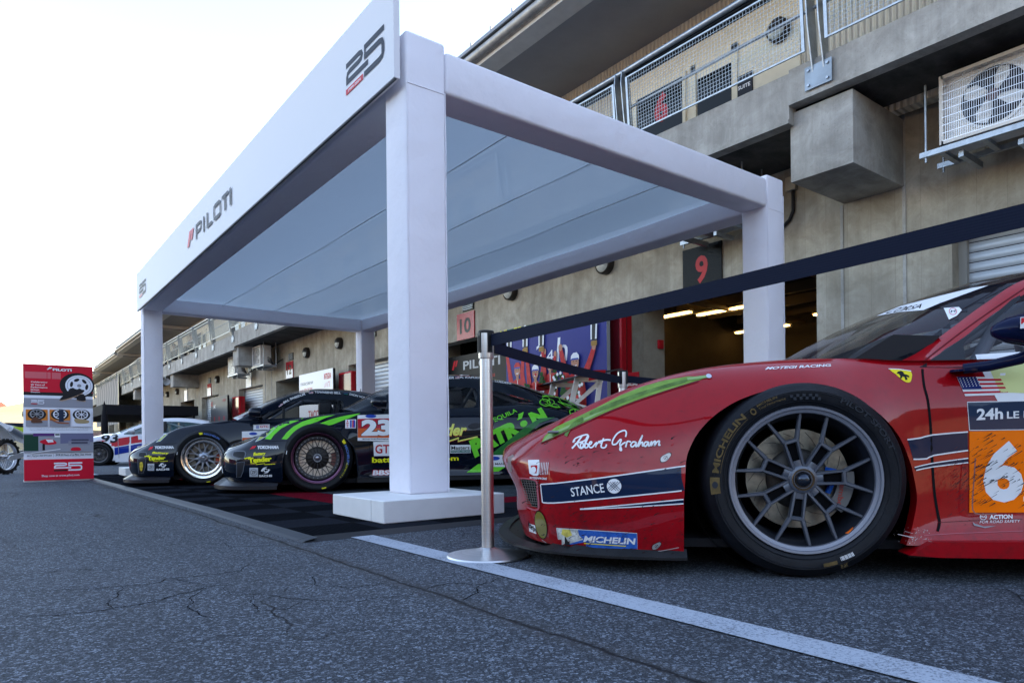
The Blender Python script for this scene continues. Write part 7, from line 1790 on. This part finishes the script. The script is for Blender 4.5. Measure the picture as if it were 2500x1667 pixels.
SILR = mat('polished_lip', (.72, .71, .70), .12, .95); SILS = mat('silver_spoke', (.30, .33, .38), .3, .85); TY2 = mat('tyre_rubber_cool', (.007, .008, .010), .5, spec=.2, bump=.1, bscale=120)
Pc1 = dict(r=.322, rim=.232, w=.26, lip_mat=SILR, spoke_mat=SILS, barrel_mat=SILR, ring_mat=SILR, tyre_mat=TY2, n=10, d0=.050, d1=.045, fork=.110, sw=.014, spread=R(12.5), hub=.055, stem=.026, inner_ring=.172, phase=R(9), zc=.322, disc_mat=mat('disc_grey', (.16, .15, .13), .4, .8), cal_mat=mat('caliper_orange', (.35, .06, .03), .5), cal=-.1, dish=.045, nut_mat=mat('nut_silver', (.3, .3, .33), .3, .9), nutring=SILR)
PUR = mat('purple_lip', (.10, .045, .085), .25, .9); BSP = mat('black_spoke', (.02, .02, .022), .45, .3)
Pc2 = dict(r=.325, rim=.232, w=.26, lip_mat=PUR, spoke_mat=BSP, barrel_mat=mat('purple_barrel', (.04, .015, .05), .25, .8), ring_mat=BSP, bolt_mat=mat('nut_silver'), tyre_mat=TY2, n=16, d0=.050, d1=.042, fork=.105, sw=.0075, spread=R(10), hub=.045, stem=.010, inner_ring=.168, phase=0, zc=.325, disc_mat=mat('pale_disc', (.75, .72, .66), .35, .6), cal_mat=mat('caliper_pink', (.30, .14, .12), .5), cal=-.1, dish=.045, nut_mat=mat('nut_silver'), nutring=mat('white_ring', (.7, .7, .7), .3, .5))
al = R(-17); aV = RT*math.cos(al)-F*math.sin(al); iV = RT*math.sin(al)+F*math.cos(al); rz9 = math.atan2(aV.y, aV.x)
def place(px, dep, halfw, g_): q = RT*((px-1250)/1667*dep)+F*dep+iV*halfw; q.z = g_; return q
O1 = place(495.8, 7.90, .925, gz(9.2)+.018); O2 = place(775.0, 6.33, .925, gz(7)+.018)
C1c, body1, roof1, ra1, PS1, CQ1, wl1, K1 = black_car(O1, rz9, 'plain black race car with silver wheels, farther left of the two under the canopy', Pc1, 1)
C2c, body2, roof2, ra2, PS2, CQ2, wl2, K2 = black_car(O2, rz9, 'black race car number 23 with green claw stripes, behind the front canopy post', Pc2, 2)
# roofline driver names
def roof_text(ra, K, items, y0, body, name='driver_name'):
    a = ra(1.3, y0, 1.06)
    for t, q, fl in items:
        if fl:
            flag(a, K(fl, y0), 5, False) if t != 'DION VON MOLTKE' else [a.poly(K(fl, y0), mat('flag_blue')), a.poly(K([fl[0], fl[1], ((fl[1][0]+fl[2][0])/2, (fl[1][1]+fl[2][1])/2), ((fl[0][0]+fl[3][0])/2, (fl[0][1]+fl[3][1])/2)], y0), mat('print_green'))]
        a.text(t, 0, 0, 1, 1, CW, .03, q=K(q, y0))
    a.build(name, body)
KA = CQ1((540, 930, 5.6))
roof_text(ra1, KA, [('BILL', [(858, 312), (935, 270), (922, 245), (848, 285)], [(795, 355), (850, 318), (840, 303), (785, 338)]),
                    ('SWEEDLER', [(950, 262), (1155, 192), (1148, 163), (935, 236)], None),
                    ('TOWNSEND BELL', [(1280, 168), (1635, 183), (1638, 155), (1275, 142)], [(1200, 175), (1258, 172), (1258, 150), (1198, 155)]),
                    ('DION VON MOLTKE', [(1755, 198), (2170, 298), (2178, 268), (1760, 172)], [(1680, 188), (1735, 192), (1735, 172), (1678, 168)])], -.62, roof1)
KB = CQ2((850, 900, 3.618))
roof_text(ra2, KB, [('B. SWEEDLER', [(690, 90), (938, 90), (940, 70), (690, 70)], None), ('R. KAPUDIJA', [(990, 90), (1210, 97), (1212, 76), (992, 70)], [(945, 88), (985, 88), (985, 70), (945, 70)]),
                    ('J. LUEDERS', [(1262, 122), (1446, 150), (1448, 128), (1266, 97)], [(1235, 110), (1256, 112), (1256, 92), (1235, 90)])], -.60, roof2)
# car 1 door and wing labels
a = ra1(.35, -.88, .6)
a.poly(KA([(440, 595), (665, 588), (662, 665), (438, 670)], -.88), CW); a.line(KA([(445, 600), (660, 593), (657, 660), (443, 665)], -.88), .003, CK, closed=True)
for i in range(3): a.poly(KA([(480+14*i, 650), (488+14*i, 650), (488+14*i, 605), (480+14*i, 605)], -.88), BLUEV)
a.text('GTC', 0, 0, 1, 1, REDV, .03, q=KA([(530, 640), (650, 636), (650, 605), (530, 608)], -.88))
a.poly(KA([(280, 690), (620, 680), (610, 860), (285, 870)], -.90), CW); a.poly(KA([(285, 775), (620, 765), (612, 850), (288, 862)], -.90), mat('panel_orange', (.65, .12, .03), .4, coat=.6)); a.ell(*KA([(435, 720)], -.90)[0], .045, .018, BLUEV); a.text('C', 0, 0, 1, 1, CW, .03, q=KA([(370, 850), (450, 850), (450, 790), (370, 792)], -.90))
a.text('USAGP', 0, 0, 1, 1, BLUEV, .02, q=KA([(405, 726), (462, 724), (462, 714), (405, 716)], -.9)); a.build('number_panel', body1)
# car 2 claw stripes
LIME = mat('lime_vinyl', (.16, .62, .04), .3, coat=1)
def claw(name, pts, ra=ra2):
    a = ra(.0, -.84, .66); a.poly(K2(pts, -.84), LIME); a.build(name, body2)
claw('claw_stripe', [(600, 790), (640, 720), (700, 640), (790, 580), (880, 545), (1000, 515), (1130, 508), (1060, 540), (930, 590), (820, 650), (730, 730), (680, 800)])
claw('claw_stripe', [(830, 790), (900, 700), (990, 620), (1100, 560), (1250, 510), (1400, 480), (1560, 462), (1440, 500), (1300, 560), (1180, 600), (1060, 660), (960, 740), (900, 795)])
claw('claw_stripe', [(1170, 645), (1280, 600), (1360, 575), (1480, 530), (1620, 490), (1760, 462), (1910, 440), (1800, 490), (1660, 540), (1530, 592), (1460, 608), (1380, 625), (1260, 632)])
a = ra2(.45, -.9, .6)
a.poly(K2([(1696, 527), (1843, 522), (1840, 645), (1695, 647)], -.90), CW); a.text('I', 0, 0, 1, 1, REDV, .03, q=K2([(1718, 560), (1732, 560), (1732, 536), (1718, 536)], -.9))
for i, t in enumerate('MSA'): a.text(t, 0, 0, 1, 1, REDV, .03, q=K2([(1710, 585+25*i), (1740, 585+25*i), (1740, 566+25*i), (1710, 566+25*i)], -.9))
for x_, m_ in ((1760, BLUEV), (1790, REDV), (1808, BLUEV)): a.poly(K2([(x_, 636), (x_+22, 636), (x_+22, 535), (x_, 535)], -.9), m_)
# number panel 23
a.poly(K2([(1862, 470), (2330, 455), (2330, 822), (1864, 815)], -.90), CW); a.poly(K2([(1864, 520), (2330, 510), (2330, 645), (1866, 650)], -.90), mat('panel_red', (.42, .015, .03), .35, coat=.8)); a.poly(K2([(1866, 650), (2330, 645), (2330, 775), (1866, 772)], -.90), mat('panel_red_orange', (.60, .11, .03), .35, coat=.8))
a.ell(*K2([(2045, 484)], -.90)[0], .052, .016, BLUEV)
a.text('23', 0, 0, 1, 1, CW, .05, q=K2([(1915, 752), (2330, 748), (2330, 528), (1915, 530)], -.90), outline=(CK, .022)); a.text('americanlemans.com', 0, 0, 1, 1, CK, .01, q=K2([(1930, 800), (2390, 798), (2390, 778), (1930, 778)], -.90))
a.build('number_panel', body2)
a = ra2(.7, -.9, .35)
a.poly(K2([(2080, 830), (2420, 822), (2420, 1020), (2088, 1024)], -.90), CW); a.text('GTC', 0, 0, 1, 1, mat('sticker_red'), .02, q=K2([(2105, 990), (2400, 985), (2400, 865), (2105, 868)], -.90))
a.text('batterytender.com', 0, 0, 1, 1, mat('sticker_lemon'), .03, q=[PS2(908, 1133.5, -.9), PS2(1120, 1127, -.9), PS2(1120, 1112, -.9), PS2(908, 1116, -.9)])
a.text('BBS', 0, 0, 1, 1, REDV, .09, q=K2([(2062, 1290), (2300, 1288), (2310, 1212), (2075, 1212)], -.90)); a.text('BBS', 0, 0, 1, 1, CW, .04, q=K2([(2068, 1286), (2296, 1284), (2304, 1216), (2080, 1216)], -.90))
a.line(K2([(2195, 450), (2120, 500), (2060, 570), (2030, 660), (2022, 780), (2028, 900), (2050, 1180)], -.90), .004, CK, 3)
a.build('sponsor_sticker', body2)
# door artwork seen right of the post
a = ra2(1.5, -.9, .5)
a.poly(KB([(900, 673), (1080, 670), (1080, 742), (900, 746)], -.89), CW); a.poly(KB([(905, 718), (1075, 715), (1075, 738), (905, 741)], -.89), mat('print_green')); a.text('Masters', 0, 0, 1, 1, CK, .02, q=KB([(908, 714), (1070, 710), (1070, 680), (908, 682)], -.89)); a.text('HISTORIC RACING', 0, 0, 1, 1, CW, 0, q=KB([(910, 736), (1070, 733), (1070, 721), (910, 723)], -.89))
YE2 = mat('pale_lemon', (.75, .75, .15), .35, coat=.6); 
for m_, d_ in ((REDV, 4), (YE2, 0)):
    a.text('Tender', 0, 0, 1, 1, m_, .04, q=KB([(640, 600+d_), (1030, 590+d_), (1060, 490+d_), (660, 480+d_)], -.89)); a.line(KB([(885, 640+d_), (975, 610+d_), (965, 640+d_), (1140, 600+d_)], -.89), .014, m_)
a.poly(KB([(1060, 505), (1100, 482), (1160, 482), (1180, 505), (1130, 530), (1080, 530)], -.9), mat('grille_black'), 2)
LG = LIME
a.text('TEQUILA', 0, 0, 1, 1, LG, .02, q=KB([(1268, 497), (1508, 388), (1490, 350), (1240, 452)], -.93))
a.text('PATRÓN', 0, 0, 1, 1, LG, .075, q=KB([(1125, 790), (1770, 445), (1705, 318), (1058, 600)], -.93))
a.poly(KB([(1260, 760), (1400, 650), (1560, 520), (1700, 440), (1840, 430), (1700, 480), (1560, 600), (1400, 730), (1340, 770)], -.94), mat('dark_green_fade', (.03, .16, .04), .3, coat=1))
a.poly(KB([(1050, 918), (1150, 840), (1400, 830), (1400, 860), (1330, 908)], -.92), LG)
a.poly(KB([(1252, 762), (1400, 758), (1400, 865), (1252, 865)], -.92), CW); a.ell(*KB([(1300, 790)], -.92)[0], .05, .02, BLUEV); a.text('LE MANS', 0, 0, 1, 1, CK, .02, q=KB([(1255, 848), (1395, 846), (1395, 828), (1255, 830)], -.92))
for c in ((1745, 300, 60, 40), (1800, 290, 42, 36), (1830, 330, 38, 30), (1760, 262, 40, 26)):
    p_ = KB([(c[0], c[1])], -.86)[0]; a.ring(p_[0], p_[1], c[2]/3.618/245*.8, c[2]/3.618/245*1.0, LG, 20, ky=.7)
for l in ([(1720, 235), (1800, 232), (1900, 250), (1980, 290), (2060, 350), (2160, 372)], [(1880, 262), (1920, 330), (2000, 352)], [(1900, 300), (1960, 320), (2040, 350)], [(1940, 380), (2000, 365), (2080, 400), (2110, 420)], [(1935, 380), (1945, 445)], [(1990, 370), (1980, 440)], [(1950, 405), (2070, 405)], [(1730, 320), (1790, 345), (1860, 352)], [(2060, 350), (2130, 345), (2170, 368), (2120, 378)], [(1860, 290), (1950, 345)]):
    a.line(KB(l, -.84), .011, LG, 4)
a.line(KB([(1240, 372), (1275, 390), (1290, 460), (1260, 560)], -.9), .004, CK, 3)
a.build('tequila_artwork', body2)
for wl in (wl1, wl2):
    a = Art(arc_fn(.266, -.0078), .05, .0008); ph = R(88) if wl is wl1 else R(25)
    a.text('MICHELIN', ph, 0, ph-R(38), .022, mat('tyre_blue_print', (.08, .16, .42), .5), .03); a.poly([(ph+.16, 0), (ph+.05, .004), (ph+.05, .026), (ph+.20, .028)], YEL)
    if wl is wl2: a.text('GSTW C7 1', R(-10), 0, R(-42), .012, YEL, 0)
    a.raw([(R(172), .01), (R(165), .01), (R(165), .016), (R(172), .016)], [(0, 1, 2, 3)], CW); a.raw([(R(-75), .012), (R(-83), .012), (R(-83), .022), (R(-75), .022)], [(0, 1, 2, 3)], YEL)
    a.build('sidewall_lettering', wl[0][1])
# =================================================================================== WHITE 93 CAR (reuses the section builder with a saloon profile)
WP = make_car_paint('white_paint', (.66, .67, .70), 0, rough=.3)
alw = R(-20); aW = RT*math.cos(alw)-F*math.sin(alw); iW = RT*math.sin(alw)+F*math.cos(alw); rzW = math.atan2(aW.y, aW.x)
OW = RT*((240.5-1250)/1667*19.6)+F*19.6+iW*.93; OW.z = gz(OW.y)
CWc = empty('white_race_car', OW, rzW, label='white race saloon number 93 with red and blue stripes beyond the front left canopy post', cat='race car')
def sec(s, w, zb, zh, zc, fw=.0): # generic section: s, half width, belt crest z, centre z
    return [(s, -w*.98, .14), (s, -w, .20), (s, -w*1.0, .32), (s, -w*.995, .48), (s, -w*.97, .64), (s, -w*.90, zb-.015), (s, -w*.74, zb+.01), (s+fw, 0, zc)]
NW = [[(-.86,0,.14),(-.90,0,.20),(-.91,0,.32),(-.90,0,.46),(-.87,0,.58),(-.82,0,.66),(-.76,0,.70),(-.70,0,.73)],
      [(-.80,-.5,.14),(-.84,-.5,.20),(-.85,-.5,.32),(-.84,-.5,.46),(-.80,-.48,.58),(-.74,-.45,.67),(-.66,-.35,.73),(-.5,0,.78)],
      [(-.62,-.80,.14),(-.66,-.82,.20),(-.67,-.82,.32),(-.66,-.81,.46),(-.62,-.78,.60),(-.56,-.70,.71),(-.45,-.5,.78),(-.25,0,.84)],
      [(-.40,-.90,.14),(-.41,-.92,.20),(-.41,-.92,.32),(-.41,-.92,.48),(-.38,-.89,.64),(-.33,-.82,.77),(-.25,-.62,.83),(-.05,0,.89)],
      sec(0, .93, .84, 0, .93), sec(.45, .92, .87, 0, .95), sec(1.0, .92, .89, 0, .95), sec(1.8, .92, .92, 0, .97), sec(2.4, .94, .96, 0, 1.0), sec(2.9, .94, .98, 0, 1.02), sec(3.4, .90, .98, 0, 1.02), sec(3.65, .82, .96, 0, 1.0),
      [(3.75,-.4,.2),(3.77,-.4,.26),(3.78,-.4,.34),(3.78,-.4,.5),(3.77,-.4,.7),(3.74,-.38,.92),(3.72,-.3,.95),(3.7,0,.97)], [(3.77,0,.2),(3.79,0,.26),(3.8,0,.34),(3.8,0,.5),(3.79,0,.7),(3.76,0,.90),(3.75,0,.93),(3.74,0,.95)]]
KW = [[(.45,-.80,.875),(.45,-.76,.885),(.45,-.72,.895),(.36,-.5,.93),(.32,-.25,.945),(.30,0,.95)], [(.80,-.81,.885),(.80,-.75,.98),(.80,-.69,1.07),(.74,-.48,1.10),(.70,-.25,1.115),(.69,0,1.12)],
      [(1.15,-.82,.89),(1.16,-.72,1.06),(1.17,-.63,1.22),(1.14,-.45,1.26),(1.12,-.23,1.28),(1.11,0,1.285)], [(1.6,-.82,.90),(1.6,-.71,1.12),(1.6,-.60,1.325),(1.6,-.42,1.37),(1.6,-.22,1.39),(1.6,0,1.395)],
      [(2.2,-.81,.92),(2.2,-.70,1.13),(2.2,-.59,1.33),(2.2,-.42,1.38),(2.2,-.22,1.40),(2.2,0,1.405)], [(2.8,-.79,.94),(2.8,-.69,1.10),(2.8,-.58,1.25),(2.8,-.4,1.30),(2.8,-.2,1.32),(2.8,0,1.325)], [(3.35,-.74,.97),(3.37,-.66,1.02),(3.4,-.55,1.07),(3.42,-.4,1.09),(3.43,-.2,1.10),(3.44,0,1.105)], [(3.6,-.68,.965),(3.61,-.6,.97),(3.62,-.5,.98),(3.63,-.36,.99),(3.63,-.2,.99),(3.63,0,.99)]]
sw_ = Shell(NW, 8, 6)
for cx in (0, 2.70): sw_.cut([(cx+.385*math.cos(R(q)), .335+.375*math.sin(R(q))) for q in range(-55, 236, 10)]+[(cx-.15, .02), (cx+.15, .02)], lambda x, y, z: y < -.5, lip=.04)
bodyW = sw_.mesh(sw_.f, 'body', CWc, WP, 42, lips=True)
gw = Shell(KW, 8, 6); wsW = gw.take(lambda i, j: .15 <= i < 2.9 and j >= 2.1); rwW = gw.take(lambda i, j: 5.1 <= i < 6.2 and j >= 2.4)
wW = gw.cut(crm([(.60, .90), (.95, 1.06), (1.30, 1.20), (1.62, 1.265), (2.1, 1.275), (2.62, 1.22), (3.02, 1.10), (2.95, .985), (2.2, .945), (1.2, .91)], 4, True), lambda x, y, z: y < -.5, lip=.02)
roofW = gw.mesh(gw.f, 'roof', CWc, WP, 42, lips=True); qW = gw
GLT = mat('green_glass', (.05, .11, .12), .03, alpha=.55, spec=.9, coat=1)
qW.mesh(wsW, 'windscreen', CWc, GLT, 60); qW.mesh(wW, 'side_window', CWc, GLT, 60, side=2); qW.mesh(rwW, 'rear_window', CWc, GLT, 60)
mb = MB(); mb.box(.5, 3.4, -.78, .78, .7, .86, DARK); mb.build('interior', CWc, 0); mb = MB(); mb.box(-.6, 3.6, -.82, .82, .1, .16, DARK); mb.build('underfloor', CWc, 0)
mb = MB(); mb.tube([(1.7, -.55, 1.26), (2.7, -.6, .93)], .02, WHITE, 8); mb.tube([(1.75, -.56, .9), (1.7, -.5, 1.3), (1.7, .5, 1.3), (1.75, .56, .9)], .02, RC, 8); mb.build('roll_cage', CWc, 50)
mb = MB(); mb.rbox(1.66, 1.74, -.785, -.66, .88, 1.28, BPL, .01); mb.build('door_pillar', CWc)
for s_ in (-1, 1):
    mb = MB(); vs = []; n = 14; c = (.85, s_*1.02, 1.0)
    for dx, rr in ((-.09, .005), (-.07, .06), (0, .085), (.08, .08), (.085, .001)):
        for k in range(n): t = 2*math.pi*k/n; vs.append((c[0]+dx, c[1]+rr*1.2*math.cos(t), c[2]+rr*.8*math.sin(t)))
    mb.add(vs, [(j*n+k, j*n+(k+1) % n, (j+1)*n+(k+1) % n, (j+1)*n+k) for j in range(4) for k in range(n)], WP); mb.tube([(.86, s_*.93, .95), (.9, s_*.84, .92)], .02, BPL, 8); mb.build('door_mirror', CWc, 50)
wells(CWc, CWc, (0, 2.70), .335, .84, .5, .365)
mb = MB(); mb.prism([(.42, .10), (2.25, .10), (2.25, .17), (.42, .17)], -.95, -.88, WP); mb.build('side_skirt', CWc)
PW_ = dict(Pc1); PW_.update(r=.335, rim=.232, lip_mat=mat('grey_lip', (.12, .12, .13), .35, .8), spoke_mat=mat('grey_spoke', (.07, .07, .08), .4, .7), barrel_mat=BPL, n=10, spread=R(6), fork=.12, hub=.05, inner_ring=None, zc=.335, disc_mat=mat('disc_dark', (.12, .12, .12), .4, .8), cal_mat=BPL)
for x, y, s_ in ((0, -.93, -1), (0, .93, 1), (2.7, -.94, -1), (2.7, .94, 1)): make_wheel(CWc, x, y, s_, PW_)
bW = bvh_of([bodyW]); EW = Matrix.Rotation(-rzW, 3, 'Z') @ (CAM-OW)
def PSW(px, py, y0):
    D = F + rc*((px-1250)/1667) + uc*((1072.5-py)/1667); D = Matrix.Rotation(-rzW, 3, 'Z') @ D
    t = (y0-EW.y)/D.y; q = EW+D*t; return (q.x, q.z)
a = Art(body_fn(bW, -.92, aim(EW, .9, -.92, .5)), .08, .003, .001)
KW_ = lambda pts: [PSW(x/5.2262, 900+y/5.2262, -.92) for x, y in pts]
RW_, BW_ = mat('race_red', (.45, .02, .03), .35, coat=.7), mat('race_blue', (.01, .03, .24), .35, coat=.7)
a.poly(KW_([(1340, 975), (1520, 885), (1655, 865), (1655, 925), (1560, 940), (1480, 985), (1360, 1005)]), RW_); a.poly(KW_([(1672, 870), (1760, 848), (1765, 905), (1860, 895), (1860, 930), (1672, 955)]), RW_)
a.poly(KW_([(1480, 925), (1560, 900), (1655, 890), (1655, 930), (1640, 965), (1380, 1010)]), RW_)
a.poly(KW_([(1375, 1020), (1645, 975), (1645, 1065), (1410, 1110)]), BW_); a.poly(KW_([(1668, 975), (1860, 940), (1860, 975), (1750, 990), (1745, 1050), (1668, 1062)]), BW_)
a.line(KW_([(1200, 925), (1360, 915)]), .03, RW_)
a.text('93', 0, 0, 1, 1, CK, .03, q=KW_([(1280, 945), (1500, 945), (1515, 820), (1295, 845)]))
a.text('HONDA', 0, 0, 1, 1, CK, .02, q=KW_([(1650, 1122), (1960, 1105), (1960, 1080), (1650, 1095)]))
a.line(KW_([(1500, 815), (1520, 1140)]), .012, GREY)
a.build('livery_sticker', bodyW)
# ------------------------------------------------------------------ done
for o in list(S.objects):
    if o.type == 'MESH' and o.parent is None and 'kind' not in o and 'label' not in o: o['kind'] = 'structure'

for o in S.objects:
    if o.parent is None and 'label' in o and len(o['label'].split()) > 16: print('LONG', len(o['label'].split()), o.name, o['label'])
